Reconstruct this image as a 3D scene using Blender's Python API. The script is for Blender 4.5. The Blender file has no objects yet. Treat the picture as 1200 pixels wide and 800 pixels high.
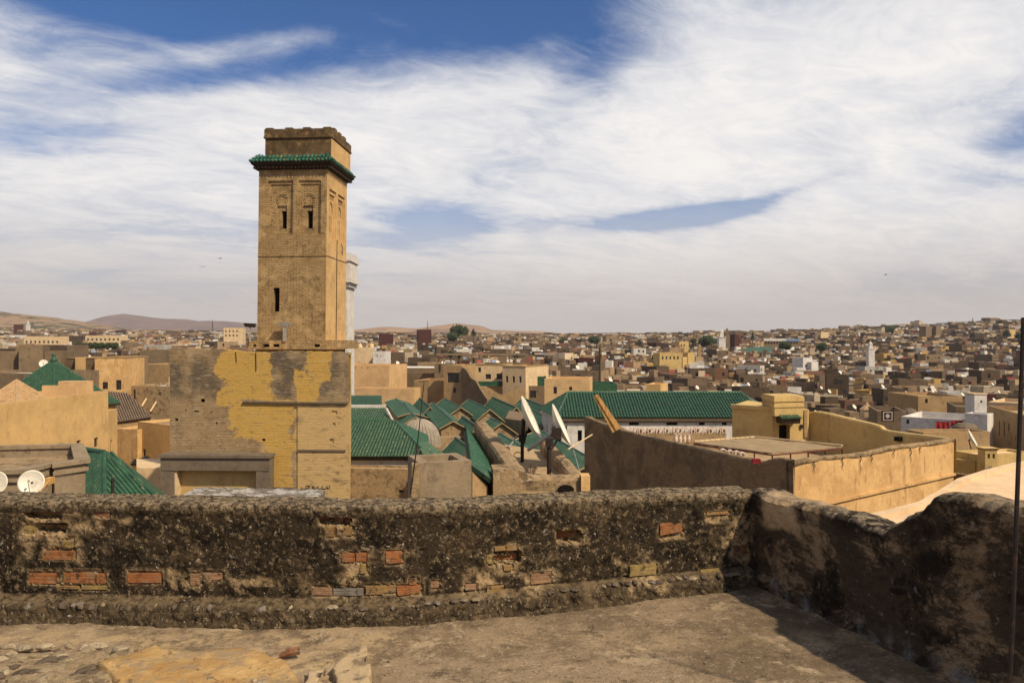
import bpy, math, random, bisect
import numpy as np
from mathutils import Vector, Matrix, noise

random.seed(11)
SC = bpy.context.scene
COL = SC.collection
R = math.radians
F = 900.0          # focal length in photograph pixels (1200 wide)
EYE = 1.6          # eye height above the terrace floor

# ------------------------------------------------------------------ camera
cam_d = bpy.data.cameras.new('camera'); cam = bpy.data.objects.new('camera', cam_d); COL.objects.link(cam)
cam.location = (0, 0, EYE); cam.rotation_euler = (R(90), 0, 0)
cam_d.sensor_width = 36; cam_d.lens = F / 1200 * 36; cam_d.clip_start = 0.05; cam_d.clip_end = 60000
SC.camera = cam

# ------------------------------------------------------------------ light: sky + sun
SUN_EL, SX, SY = R(46), 0.76, -0.65
sun_dir = Vector((SX * math.cos(SUN_EL), SY * math.cos(SUN_EL), math.sin(SUN_EL))).normalized()
sd = bpy.data.lights.new('sun', 'SUN'); sun = bpy.data.objects.new('sun', sd); COL.objects.link(sun)
sd.energy = 5.0; sd.angle = R(1.3); sd.color = (1.0, 0.86, 0.65)
sun.rotation_euler = sun_dir.to_track_quat('Z', 'Y').to_euler()

W = bpy.data.worlds.new('World'); SC.world = W; W.use_nodes = True
SKY_STRENGTH = 0.10
def build_world():
    nt = W.node_tree; nt.nodes.clear(); N = nt.nodes; L = nt.links
    def nd(t, **k):
        n = N.new(t)
        for a, b in k.items(): setattr(n, a, b)
        return n
    def mth(op, a, b=None, c=None, clamp=False):
        n = nd('ShaderNodeMath', operation=op); n.use_clamp = clamp
        for i, x in enumerate((a, b, c)):
            if x is None: continue
            if isinstance(x, (int, float)): n.inputs[i].default_value = x
            else: L.new(x, n.inputs[i])
        return n.outputs[0]
    def smooth(x, lo, hi, a=0.0, b=1.0):
        n = nd('ShaderNodeMapRange', interpolation_type='SMOOTHSTEP')
        L.new(x, n.inputs[0]); n.inputs[1].default_value = lo; n.inputs[2].default_value = hi
        n.inputs[3].default_value = a; n.inputs[4].default_value = b
        return n.outputs[0]
    def mix(f, a, b):
        n = nd('ShaderNodeMix', data_type='RGBA')
        for s, x in ((n.inputs[0], f), (n.inputs[6], a), (n.inputs[7], b)):
            if isinstance(x, (int, float)): s.default_value = x
            elif isinstance(x, tuple): s.default_value = (*x, 1)
            else: L.new(x, s)
        return n.outputs[2]
    out = nd('ShaderNodeOutputWorld'); bg = nd('ShaderNodeBackground'); L.new(bg.outputs[0], out.inputs[0])
    bg.inputs[1].default_value = SKY_STRENGTH
    sky = nd('ShaderNodeTexSky', sky_type='NISHITA'); sky.sun_disc = False
    sky.sun_elevation = SUN_EL; sky.sun_rotation = math.atan2(SX, SY)
    sky.air_density = 1.0; sky.dust_density = 0.6; sky.ozone_density = 2.5
    tc = nd('ShaderNodeTexCoord'); sep = nd('ShaderNodeSeparateXYZ'); L.new(tc.outputs['Generated'], sep.inputs[0])
    x, y, z = sep.outputs
    zc = mth('MAXIMUM', z, 0.0)
    # the cloud deck: a plane seen in perspective, softened at the horizon
    den = mth('ADD', zc, 0.16)
    px = mth('DIVIDE', x, den); py = mth('DIVIDE', y, den)
    # streaks run from lower left to upper right
    ca, sa = math.cos(R(24)), math.sin(R(24))
    qx = mth('ADD', mth('MULTIPLY', px, ca), mth('MULTIPLY', py, sa))
    qy = mth('SUBTRACT', mth('MULTIPLY', py, ca), mth('MULTIPLY', px, sa))
    cv = nd('ShaderNodeCombineXYZ'); L.new(mth('MULTIPLY', qx, 0.62), cv.inputs[0]); L.new(mth('MULTIPLY', qy, 1.0), cv.inputs[1])
    def nz(scale, det, rough, dist, off):
        m = nd('ShaderNodeVectorMath', operation='ADD'); L.new(cv.outputs[0], m.inputs[0]); m.inputs[1].default_value = (off, off * .7, off * .3)
        n = nd('ShaderNodeTexNoise'); n.inputs['Scale'].default_value = scale; n.inputs['Detail'].default_value = det
        n.inputs['Roughness'].default_value = rough; n.inputs['Distortion'].default_value = dist
        L.new(m.outputs[0], n.inputs['Vector']); return n.outputs[0]
    n1 = nz(0.9, 8, 0.56, 0.6, 3.1); n2 = nz(2.8, 10, 0.61, 1.0, 7.7); n3 = nz(0.55, 3, 0.5, 0.2, 1.3); n4 = nz(8.0, 9, 0.68, 1.6, 5.0)
    cov = mth('ADD', mth('MULTIPLY', n1, 0.85), mth('MULTIPLY', n2, 0.5))
    cov = mth('ADD', mth('ADD', cov, -0.03), mth('MULTIPLY', n4, 0.26))
    cov = mth('ADD', cov, mth('MULTIPLY', n3, 0.25))
    # banks and clearings of the deck, by compass direction: (azimuth deg, elevation deg, half sizes, tilt, weight)
    az = mth('MULTIPLY', mth('ARCTAN2', x, y), 57.2958)
    el = mth('MULTIPLY', mth('ARCSINE', z), 57.2958)
    def blob(a0, e0, ha, he, tilt, w):
        da = mth('SUBTRACT', az, a0); de = mth('SUBTRACT', el, e0)
        c, s = math.cos(R(tilt)), math.sin(R(tilt))
        r1 = mth('DIVIDE', mth('ADD', mth('MULTIPLY', da, c), mth('MULTIPLY', de, s)), ha)
        r2 = mth('DIVIDE', mth('SUBTRACT', mth('MULTIPLY', de, c), mth('MULTIPLY', da, s)), he)
        d = mth('ADD', mth('MULTIPLY', r1, r1), mth('MULTIPLY', r2, r2))
        return mth('MULTIPLY', mth('POWER', 2.718, mth('MULTIPLY', d, -1.0)), w)
    for b in CLOUD_BLOBS: cov = mth('ADD', cov, blob(*b))
    cov = mth('ADD', cov, 0.06)
    alpha = smooth(cov, 0.66, 1.14)
    thick = smooth(cov, 0.92, 1.45)
    # cirrus veil everywhere in the lower sky
    veil = smooth(el, 19.0, 3.0, 0.0, 0.62)
    alpha = mth('MAXIMUM', alpha, veil)
    k = 1.0 / SKY_STRENGTH
    bright = tuple(c * k for c in (0.87, 0.84, 0.815)); shade = tuple(c * k for c in (0.58, 0.60, 0.66))
    grey = smooth(mth('ADD', mth('MULTIPLY', n2, 0.6), mth('MULTIPLY', n4, 0.4)), 0.38, 0.62)
    ccol = mix(mth('ADD', mth('MULTIPLY', thick, 0.65), mth('MULTIPLY', grey, 0.35)), shade, bright)
    skyc = nd('ShaderNodeMix', data_type='RGBA', blend_type='MULTIPLY'); skyc.inputs[0].default_value = 1
    L.new(sky.outputs[0], skyc.inputs[6]); skyc.inputs[7].default_value = (0.30, 0.54, 0.84, 1)
    full = mix(alpha, skyc.outputs[2], ccol)
    # dusty air along the horizon
    hz = smooth(el, 11.0, -0.5, 0.0, 0.95)
    full = mix(hz, full, tuple(c * k for c in (0.50, 0.445, 0.415)))
    L.new(full, bg.inputs[0])
CLOUD_BLOBS = [
    (-2, 24, 10, 4.5, 8, -0.52), (-14, 24.5, 16, 3.4, 0, -0.36), (-22, 17.5, 9, .9, 12, -0.22), (-27, 21.5, 12, 3.2, -6, -0.40), (-18, 20.2, 7, .8, 14, 0.20), (-8, 22.3, 6, .6, -10, 0.16), (6, 19.5, 4, 2.5, 30, -0.25), (12.8, 9.0, 5.8, 0.75, 5, -0.75), (20.5, 10.6, 5, 0.5, 14, -0.25), (25, 11.5, 7, 2.5, 14, 0.30),
    (-5.5, 8.3, 4.5, 1.8, 0, -0.42), (33.5, 13, 3, 2, 20, -0.22), (31, 17, 6, 3.5, 10, 0.22), (30, 15, 5, .7, 10, -0.15), (-30, 13, 5, 1.5, 15, -0.2),
    (14, 15, 13, 5.5, 12, 0.45), (25, 7, 14, 3, 5, 0.35), (-25, 11, 14, 6, 8, 0.26), (4, 5, 20, 2.5, 0, 0.25), (-8, 13.5, 8, 3.5, 10, 0.25)]
build_world()
SC.view_settings.view_transform = 'Standard'; SC.view_settings.look = 'None'
SC.view_settings.exposure = 0.14; SC.view_settings.gamma = 1.0; SC.view_settings.use_curve_mapping = False
SC.cycles.max_bounces = 4; SC.cycles.diffuse_bounces = 3; SC.cycles.glossy_bounces = 2; SC.cycles.volume_bounces = 0

# ------------------------------------------------------------------ small helpers
def P(u, v, Y): return Vector(((u - 600) / F * Y, Y, EYE + (400 - v) / F * Y))
def X(u, Y): return (u - 600) / F * Y
def Zv(v, Y): return EYE + (400 - v) / F * Y
def YZ(v, z): return F * (EYE - z) / (v - 400)

class MB:
    def __init__(s): s.v = []; s.f = []
    def add(s, vs, fs):
        b = len(s.v); s.v += [tuple(p) for p in vs]; s.f += [tuple(i + b for i in q) for q in fs]; return s
    def quad(s, a, b, c, d): return s.add([a, b, c, d], [(0, 1, 2, 3)])
    def tri(s, a, b, c): return s.add([a, b, c], [(0, 1, 2)])
    def hexa(s, p):   # 8 points: bottom 4 (ccw) then top 4
        return s.add(p, [(3, 2, 1, 0), (4, 5, 6, 7), (0, 1, 5, 4), (1, 2, 6, 5), (2, 3, 7, 6), (3, 0, 4, 7)])
    def box(s, c, sz, rot=0, M=None):
        hx, hy, hz = (a / 2 for a in sz); cs, sn = math.cos(rot), math.sin(rot); pts = []
        for dz in (-hz, hz):
            for dx, dy in ((-hx, -hy), (hx, -hy), (hx, hy), (-hx, hy)):
                q = Vector((c[0] + dx * cs - dy * sn, c[1] + dx * sn + dy * cs, c[2] + dz)); pts.append(M(q) if M else q)
        return s.hexa(pts)
    def prism(s, poly, z0, z1):     # footprint polygon ccw, tops may be a list
        n = len(poly); zt = z1 if isinstance(z1, (list, tuple)) else [z1] * n
        vs = [(p[0], p[1], z0) for p in poly] + [(p[0], p[1], zt[i]) for i, p in enumerate(poly)]
        fs = [tuple(range(n - 1, -1, -1)), tuple(range(n, 2 * n))] + [(i, (i + 1) % n, n + (i + 1) % n, n + i) for i in range(n)]
        return s.add(vs, fs)
    def tube(s, pts, r, n=8, caps=True):
        pts = [Vector(p) for p in pts]; rr = r if isinstance(r, (list, tuple)) else [r] * len(pts); rings = []
        for i, p in enumerate(pts):
            t = (pts[min(i + 1, len(pts) - 1)] - pts[max(i - 1, 0)])
            t = t.normalized() if t.length > 1e-9 else Vector((0, 0, 1))
            a = t.cross(Vector((0, 0, 1)));
            if a.length < 1e-3: a = t.cross(Vector((1, 0, 0)))
            a.normalize(); b = t.cross(a)
            rings.append([p + (a * math.cos(2 * math.pi * k / n) + b * math.sin(2 * math.pi * k / n)) * rr[i] for k in range(n)])
        vs = [q for ring in rings for q in ring]; fs = []
        for i in range(len(pts) - 1):
            for k in range(n): fs.append((i * n + k, i * n + (k + 1) % n, (i + 1) * n + (k + 1) % n, (i + 1) * n + k))
        if caps: fs += [tuple(range(n - 1, -1, -1)), tuple((len(pts) - 1) * n + k for k in range(n))]
        return s.add(vs, fs)
    def lathe(s, prof, c=(0, 0, 0), n=16, rib=None):
        vs = []; m = len(prof)
        for k in range(n):
            a = 2 * math.pi * k / n; q = rib(k) if rib else 1
            for r, z in prof: vs.append((c[0] + r * q * math.cos(a), c[1] + r * q * math.sin(a), c[2] + z))
        fs = [(k * m + i, ((k + 1) % n) * m + i, ((k + 1) % n) * m + i + 1, k * m + i + 1) for k in range(n) for i in range(m - 1)]
        return s.add(vs, fs)
    def mesh(s, name, mat, smooth=False):
        me = bpy.data.meshes.new(name); me.from_pydata(s.v, [], s.f); me.update()
        if mat: me.materials.append(mat)
        if smooth: me.polygons.foreach_set('use_smooth', [True] * len(me.polygons))
        return me
    def obj(s, name, mat, parent=None, smooth=False, **k):
        o = bpy.data.objects.new(name, s.mesh(name, mat, smooth)); COL.objects.link(o)
        if parent: o.parent = parent
        for a, b in k.items(): o[a] = b
        return o
def inst(name, me, mw, parent=None):
    o = bpy.data.objects.new(name, me); COL.objects.link(o)
    if parent: o.parent = parent; o.matrix_parent_inverse = parent.matrix_world.inverted() if False else Matrix.Identity(4)
    o.matrix_local = mw
    return o
def thing(name, label, cat, group=None):
    o = bpy.data.objects.new(name, None); COL.objects.link(o); o.empty_display_size = .3
    o['label'] = label; o['category'] = cat
    if group: o['group'] = group
    return o
def tag(o, label, cat, group=None):
    o['label'] = label; o['category'] = cat
    if group: o['group'] = group
    return o
def struct(o): o['kind'] = 'structure'; return o

def S(r, g, b, k=1.0):
    f = lambda c: (c / 255 / 12.92) if c / 255 <= .04045 else ((c / 255 + .055) / 1.055) ** 2.4
    return (f(r) * k, f(g) * k, f(b) * k)

# ------------------------------------------------------------------ procedural materials
def material(name, base, layers=(), rough=0.9, bump=(), brick=None, spec=0.25, attr=None, colattr=False, wave=None):
    """layers: dicts with col and a noise mask (scale, lo, hi, st=stretch) and optional zr=(z0,z1) ramp or boxes in (h,z);
    bump: list of (scale, distance); brick: dict(dir=(a,b), w, h, mortar, c2)"""
    m = bpy.data.materials.new(name); m.use_nodes = True
    nt = m.node_tree; N = nt.nodes; L = nt.links; N.clear()
    def nd(t, **k):
        n = N.new(t)
        for a, b in k.items(): setattr(n, a, b)
        return n
    def put(sock, x):
        if isinstance(x, (int, float)): sock.default_value = x
        elif isinstance(x, tuple): sock.default_value = (*x, 1) if len(x) == 3 and sock.type == 'RGBA' else x
        else: L.new(x, sock)
    def mth(op, a, b=None, clamp=False):
        n = nd('ShaderNodeMath', operation=op); n.use_clamp = clamp; put(n.inputs[0], a)
        if b is not None: put(n.inputs[1], b)
        return n.outputs[0]
    def smooth(x, lo, hi):
        n = nd('ShaderNodeMapRange', interpolation_type='SMOOTHSTEP'); put(n.inputs[0], x)
        n.inputs[1].default_value = lo; n.inputs[2].default_value = hi; return n.outputs[0]
    def mix(f, a, b, bt='MIX'):
        n = nd('ShaderNodeMix', data_type='RGBA', blend_type=bt); put(n.inputs[0], f); put(n.inputs[6], a); put(n.inputs[7], b); return n.outputs[2]
    geo = nd('ShaderNodeNewGeometry'); pos = geo.outputs['Position']
    sep = nd('ShaderNodeSeparateXYZ'); L.new(pos, sep.inputs[0])
    def nz(scale, st=(1, 1, 1), det=6, rough_=.6, dist=0.0, off=0.0):
        v = nd('ShaderNodeMapping'); L.new(pos, v.inputs[0]); v.inputs['Scale'].default_value = st; v.inputs['Location'].default_value = (off, off * .6, -off * .4)
        n = nd('ShaderNodeTexNoise'); n.inputs['Scale'].default_value = scale; n.inputs['Detail'].default_value = det
        n.inputs['Roughness'].default_value = rough_; n.inputs['Distortion'].default_value = dist
        L.new(v.outputs[0], n.inputs['Vector']); return n.outputs[0]
    def hcoord(d): return mth('ADD', mth('MULTIPLY', sep.outputs[0], d[0]), mth('MULTIPLY', sep.outputs[1], d[1]))
    if colattr:
        a = nd('ShaderNodeVertexColor', layer_name='Col'); col = a.outputs[0]
    else:
        r = nd('ShaderNodeRGB'); r.outputs[0].default_value = (*base, 1); col = r.outputs[0]
    hsum = None
    if brick:
        cv = nd('ShaderNodeCombineXYZ'); L.new(hcoord(brick['dir']), cv.inputs[0]); L.new(sep.outputs[2], cv.inputs[1])
        bt = nd('ShaderNodeTexBrick'); L.new(cv.outputs[0], bt.inputs['Vector'])
        bt.inputs['Scale'].default_value = 1; bt.inputs['Brick Width'].default_value = brick['w']; bt.inputs['Row Height'].default_value = brick['h']
        bt.inputs['Mortar Size'].default_value = brick.get('mortar', .012); bt.inputs['Mortar Smooth'].default_value = .3
        put(bt.inputs['Color1'], tuple(base)); put(bt.inputs['Color2'], tuple(brick['c2'])); put(bt.inputs['Mortar'], tuple(brick['cm']))
        col = mix(brick.get('amt', .8), col, bt.outputs[0])
        hsum = mth('MULTIPLY', mth('SUBTRACT', 1.0, bt.outputs[1]), brick.get('bump', .02))
    for i, l in enumerate(layers):
        f = smooth(nz(l.get('scale', 3), l.get('st', (1, 1, 1)), l.get('det', 7), l.get('r', .62), l.get('dist', .3), l.get('off', 3.7 * i + 1)), l.get('lo', .45), l.get('hi', .6))
        if 'zr' in l:   # height range where the layer applies (stain with its own reach)
            z0, z1 = l['zr']; w = mth('ADD', sep.outputs[2], mth('MULTIPLY', mth('SUBTRACT', nz(l.get('zs', 3), off=9.1), .5), l.get('zn', .4)))
            f = mth('MULTIPLY', f, smooth(w, z0, z1))
        if 'boxes' in l:
            h = hcoord(l['dir']); acc = None; wob = mth('MULTIPLY', mth('SUBTRACT', nz(l.get('bs', 1.2), off=4.4, det=8), .5), l.get('bn', 1.6))
            for (h0, h1, z0, z1) in l['boxes']:
                a = mth('ABSOLUTE', mth('DIVIDE', mth('SUBTRACT', h, (h0 + h1) / 2), (h1 - h0) / 2)); b = mth('ABSOLUTE', mth('DIVIDE', mth('SUBTRACT', sep.outputs[2], (z0 + z1) / 2), (z1 - z0) / 2))
                d = mth('ADD', mth('MAXIMUM', a, b), wob); mk = smooth(d, 1.03, .93); acc = mk if acc is None else mth('MAXIMUM', acc, mk)
            f = mth('MULTIPLY', acc, l.get('amt', 1.0)) if l.get('solid') else mth('MULTIPLY', f, acc)
        if 'attr' in l:
            at = nd('ShaderNodeAttribute', attribute_name=l['attr']); f = mth('MULTIPLY', f, at.outputs['Fac']) if not l.get('solid') else at.outputs['Fac']
        if 'amt' in l and not l.get('solid'): f = mth('MULTIPLY', f, l['amt'])
        col = mix(f, col, tuple(l['col']), l.get('mode', 'MIX'))
    for sc, dist in bump:
        h = mth('MULTIPLY', nz(sc, det=8, rough_=.65), dist); hsum = h if hsum is None else mth('ADD', hsum, h)
    if wave:    # fine ribs: dict(dir, period, depth)
        s = mth('SINE', mth('MULTIPLY', hcoord(wave['dir']), 2 * math.pi / wave['period'])); h = mth('MULTIPLY', s, wave['depth']); hsum = h if hsum is None else mth('ADD', hsum, h)
    p = nd('ShaderNodeBsdfPrincipled'); o = nd('ShaderNodeOutputMaterial'); L.new(p.outputs[0], o.inputs[0])
    L.new(col, p.inputs['Base Color']); p.inputs['Roughness'].default_value = rough; p.inputs['Specular IOR Level'].default_value = spec
    if hsum is not None:
        b = nd('ShaderNodeBump'); b.inputs['Strength'].default_value = 1; b.inputs['Distance'].default_value = 1; L.new(hsum, b.inputs['Height']); L.new(b.outputs[0], p.inputs['Normal'])
    return m

def plaster(name, c, stain=(.10, .075, .045), sc=.6, amt=.55, bmp=.02, light=None, streak=.5):
    ly = [dict(col=tuple(x * .68 for x in c), scale=sc, lo=.35, hi=.7, amt=.7), dict(col=stain, scale=sc * 2.2, lo=.53, hi=.66, det=10, r=.72, amt=amt * 1.15),
          dict(col=stain, scale=2.2, st=(1, 1, .16), lo=.55, hi=.68, det=9, r=.7, amt=streak)]
    ly += [dict(col=tuple(x * .6 for x in c), scale=5, lo=.52, hi=.66, det=9, r=.72, amt=.5, off=71), dict(col=tuple(min(.75, x * 1.25) for x in c), scale=2.6, lo=.56, hi=.68, det=9, r=.7, amt=.35, off=83)]
    if light: ly.append(dict(col=light, scale=sc * 3, lo=.6, hi=.7, amt=.5))
    return material(name, c, ly, .92, [(6, bmp), (30, bmp * .25)], spec=.1)

MT = {}
MT['crust'] = material('weathered_crust', (.034, .024, .0145), [
    dict(col=(.12, .082, .045), scale=3.2, lo=.52, hi=.60, det=13, r=.82, amt=.75),
    dict(col=(.010, .0075, .005), scale=5, lo=.49, hi=.54, det=12, r=.8, off=11, amt=.85),
    dict(col=(.24, .17, .095), scale=26, lo=.545, hi=.59, det=8, r=.8, off=61, amt=.6),
    dict(col=(.30, .21, .115), scale=8, lo=.59, hi=.64, det=13, r=.82, off=22, amt=.85),
    dict(col=(.46, .39, .29), scale=44, lo=.625, hi=.655, det=6, r=.7, off=31, amt=.8),
    dict(col=(.27, .245, .20), scale=17, lo=.61, hi=.65, det=9, r=.8, off=41, amt=.75),
    dict(col=(.15, .105, .057), attr='slope', scale=22, lo=.40, hi=.58, det=10, r=.8, amt=.9),
    dict(col=(.34, .235, .125), attr='mortar', scale=20, lo=.42, hi=.54, det=11, r=.8),
    dict(col=(.29, .215, .13), attr='top', scale=30, lo=.44, hi=.55, det=10, r=.82, amt=.8),
    dict(col=(.035, .026, .018), attr='top', scale=22, lo=.51, hi=.56, det=10, r=.8, off=51, amt=.85)],
    .95, [(16, .008), (48, .007), (130, .005)], spec=.1)
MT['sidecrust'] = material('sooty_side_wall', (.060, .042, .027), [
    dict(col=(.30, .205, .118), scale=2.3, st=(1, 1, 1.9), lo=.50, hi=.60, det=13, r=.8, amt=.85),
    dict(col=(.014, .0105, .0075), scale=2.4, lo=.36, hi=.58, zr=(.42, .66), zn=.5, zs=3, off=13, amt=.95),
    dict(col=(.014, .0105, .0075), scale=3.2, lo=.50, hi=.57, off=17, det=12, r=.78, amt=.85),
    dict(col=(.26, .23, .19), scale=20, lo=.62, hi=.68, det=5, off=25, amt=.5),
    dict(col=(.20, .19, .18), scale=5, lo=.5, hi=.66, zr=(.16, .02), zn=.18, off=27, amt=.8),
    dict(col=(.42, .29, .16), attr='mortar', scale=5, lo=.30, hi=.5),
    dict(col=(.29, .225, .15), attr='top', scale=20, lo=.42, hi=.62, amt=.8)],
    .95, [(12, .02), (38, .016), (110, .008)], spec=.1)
MT['floor'] = material('terrace_screed', (.265, .19, .115), [
    dict(col=(.135, .094, .056), scale=1.7, lo=.46, hi=.56, det=13, r=.78, amt=.85),
    dict(col=(.40, .30, .185), scale=2.4, lo=.54, hi=.61, det=12, r=.76, off=12, amt=.85),
    dict(col=(.075, .052, .033), scale=5, lo=.56, hi=.61, det=12, r=.8, off=18, amt=.75),
    dict(col=(.42, .335, .225), scale=24, lo=.56, hi=.61, det=9, r=.8, off=66, amt=.5),
    dict(col=(.46, .39, .29), scale=50, lo=.61, hi=.65, det=6, r=.7, off=26, amt=.75),
    dict(col=(.05, .037, .025), scale=60, lo=.58, hi=.62, det=6, r=.7, off=36, amt=.75),
    dict(col=(.105, .073, .044), attr='side_dark', scale=6, lo=.40, hi=.56, det=12, r=.78, amt=.85),
    dict(col=(.40, .285, .155), attr='lime', scale=9, lo=.44, hi=.56, det=11, r=.78, amt=.85)],
    .94, [(9, .009), (40, .008), (120, .006)], spec=.1)
MT['yplaster'] = material('yellow_lime_patch', (.44, .285, .12), [
    dict(col=(.34, .195, .07), scale=3, lo=.4, hi=.65), dict(col=(.52, .34, .15), scale=6, lo=.55, hi=.68, amt=.7), dict(col=(.13, .085, .045), scale=7, lo=.60, hi=.64, dist=2.5, det=11, r=.75, amt=.75), dict(col=(.20, .125, .055), scale=2.2, lo=.54, hi=.62, det=12, r=.78, off=17, amt=.7), dict(col=(.27, .195, .118), scale=3.4, lo=.50, hi=.57, det=12, r=.8, off=27, amt=.8), dict(col=(.08, .055, .034), scale=16, lo=.57, hi=.62, det=9, r=.78, off=37, amt=.7)],
    .9, [(4, .03), (18, .012), (70, .004)], spec=.12)
for i, c in enumerate([(.27, .105, .040), (.26, .155, .062), (.28, .195, .065), (.20, .175, .145), (.28, .16, .09), (.19, .08, .04)]):
    MT['brick%d' % i] = material('hollow_brick_%d' % i, c, [dict(col=tuple(x * .55 for x in c), scale=14, lo=.45, hi=.65, amt=.7), dict(col=(.22, .155, .09), scale=14, lo=.50, hi=.58, det=10, r=.78, amt=.7), dict(col=(.04, .03, .02), scale=20, lo=.54, hi=.60, det=9, r=.75, off=7, amt=.8)], .9, [(40, .006), (110, .004)], spec=.12)
for i, c in enumerate([(.36, .28, .18), (.19, .155, .12), (.115, .085, .058), (.27, .205, .125)]):
    MT['stone%d' % i] = material('rubble_stone_%d' % i, c, [dict(col=tuple(x * .45 for x in c), scale=16, lo=.45, hi=.65, amt=.8), dict(col=(.05, .038, .026), scale=30, lo=.56, hi=.66, amt=.6)], .93, [(30, .01), (90, .004)], spec=.12)
BD = (1.0, -.07)
hx = lambda u, Y=50: X(u, Y) * BD[0] + Y * BD[1]
MT['tower'] = material('old_tower_brick', (.43, .285, .132), [
    dict(col=(.52, .355, .17), scale=.9, lo=.48, hi=.66, amt=.7), dict(col=(.13, .082, .04), scale=1.6, lo=.50, hi=.68, det=9, amt=.65),
    dict(col=(.10, .07, .04), scale=3, st=(1, 1, .35), lo=.56, hi=.68, off=15, amt=.55),
    dict(col=(.50, .36, .19), scale=7, st=(.3, .3, 2.4), lo=.57, hi=.64, det=8, r=.75, off=25, amt=.6), dict(col=(.085, .055, .03), scale=7, st=(.3, .3, 2.4), lo=.58, hi=.64, det=8, r=.75, off=45, amt=.6)],
    .95, [(9, .035), (30, .014)], brick=dict(dir=(1, .75), w=.42, h=.125, c2=(.30, .19, .086), cm=(.15, .10, .054), bump=.035, mortar=.02, amt=.8), spec=.08)
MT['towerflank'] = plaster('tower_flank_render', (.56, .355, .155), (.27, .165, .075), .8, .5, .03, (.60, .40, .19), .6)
MT['towertop'] = material('dark_tower_top', (.17, .11, .055), [dict(col=(.07, .047, .025), scale=1.4, lo=.40, hi=.62, amt=.85), dict(col=(.33, .20, .09), scale=2.6, lo=.54, hi=.66, amt=.7)], .95, [(9, .035), (30, .014)],  # darker brick tone for the top stage and parapet
    brick=dict(dir=(1, .75), w=.26, h=.085, c2=(.11, .072, .038), cm=(.085, .06, .035), bump=.02, amt=.6), spec=.08)
MT['bastion'] = material('patched_bastion_brick', (.38, .265, .145), [
    dict(col=(.42, .30, .16), scale=.7, lo=.46, hi=.64, amt=.8), dict(col=(.17, .115, .065), scale=1.1, lo=.50, hi=.66, det=9, amt=.7),
    dict(col=(.095, .075, .055), scale=.55, lo=.36, hi=.58, zr=(-2.4, -1.5), zn=1.6, zs=.5, amt=.85),
    dict(col=(.50, .43, .33), scale=7, st=(.35, .35, 2.2), lo=.59, hi=.66, off=21, amt=.6),
    dict(col=(.55, .335, .085), scale=2.4, lo=.36, hi=.46, det=12, r=.78, st=(.6, .6, 1.4), off=51, amt=.94, dir=BD, bs=.9, bn=2.0, boxes=[(hx(258), hx(320), Zv(472, 50), Zv(402, 50)), (hx(362), hx(392), Zv(450, 50), Zv(402, 50)), (hx(350), hx(376), Zv(474, 50), Zv(436, 50)), (hx(276), hx(349), Zv(512, 50), Zv(468, 50)), (hx(306), hx(346), Zv(590, 50), Zv(496, 50))]),
    dict(col=(.58, .39, .165), scale=2.0, lo=.34, hi=.48, det=10, r=.75, st=(.6, .6, 1.4), off=57, amt=.9, dir=BD, bs=.8, bn=.6, boxes=[(hx(350), hx(415), Zv(604, 50), Zv(474, 50))]),
    dict(col=(.62, .50, .33), scale=5, st=(.22, .22, 2.6), lo=.57, hi=.63, det=8, r=.75, off=91, amt=.55), dict(col=(.09, .06, .034), scale=6, st=(.25, .25, 2.6), lo=.57, hi=.63, det=8, r=.75, off=97, amt=.6),
    dict(col=(.25, .16, .07), scale=2.2, lo=.56, hi=.70, off=33, det=9, amt=.45)],
    .95, [(7, .03), (26, .014)], brick=dict(dir=BD, w=.30, h=.10, c2=(.25, .155, .07), cm=(.18, .125, .07), bump=.025, amt=.6), spec=.08)
MT['ochre'] = plaster('ochre_render', (.60, .385, .16), (.30, .19, .085), .35, .35, .02, (.64, .43, .2))
MT['orange_'] = plaster('orange_render', (.56, .315, .115), (.24, .14, .06), .9, .5, .03, (.60, .37, .16))
MT['orange'] = material('orange_render_stained', (.58, .365, .16), [dict(col=(.43, .255, .105), scale=.9, lo=.42, hi=.6, det=10, r=.72, amt=.8), dict(col=(.66, .42, .19), scale=1.6, lo=.55, hi=.64, det=10, r=.75, off=12, amt=.6), dict(col=(.24, .14, .06), scale=2.4, st=(1, 1, .22), lo=.54, hi=.66, det=9, r=.72, off=22, amt=.65), dict(col=(.20, .12, .055), scale=5, lo=.58, hi=.64, det=10, r=.78, off=32, amt=.6)], .92, [(5, .03), (22, .014)], spec=.08)
MT['yellow'] = plaster('yellow_render', (.52, .36, .145), (.25, .165, .075), .5, .4, .02)
MT['peach'] = plaster('peach_render', (.58, .37, .18), (.32, .21, .11), .5, .35, .015)
MT['cream'] = plaster('cream_render', (.62, .45, .26), (.30, .21, .12), .7, .4, .02)
MT['creamroof'] = plaster('cream_roof_lime', (.66, .46, .27), (.45, .31, .18), .5, .4, .01)
MT['white'] = plaster('limewash', (.62, .57, .51), (.24, .19, .14), .8, .5, .02)
MT['flaking'] = material('flaking_whitewash', (.34, .31, .27), [dict(col=(.12, .095, .07), scale=6, lo=.44, hi=.54, det=9, r=.7, amt=.9), dict(col=(.06, .046, .033), scale=14, lo=.56, hi=.64, off=9, amt=.8)], .95, [(12, .03), (40, .012)], spec=.1)
MT['tan'] = plaster('tan_render', (.36, .235, .115), (.15, .10, .055), .6, .55, .03)
MT['greybrown'] = plaster('grey_brown_render', (.20, .14, .085), (.085, .06, .038), .7, .6, .03)
MT['concrete'] = plaster('weathered_concrete', (.17, .13, .09), (.07, .053, .036), 1.2, .6, .02, (.26, .21, .15))
MT['limefloor'] = plaster('lime_roof_floor', (.40, .28, .155), (.20, .14, .08), .8, .6, .02, (.5, .4, .27))
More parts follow.
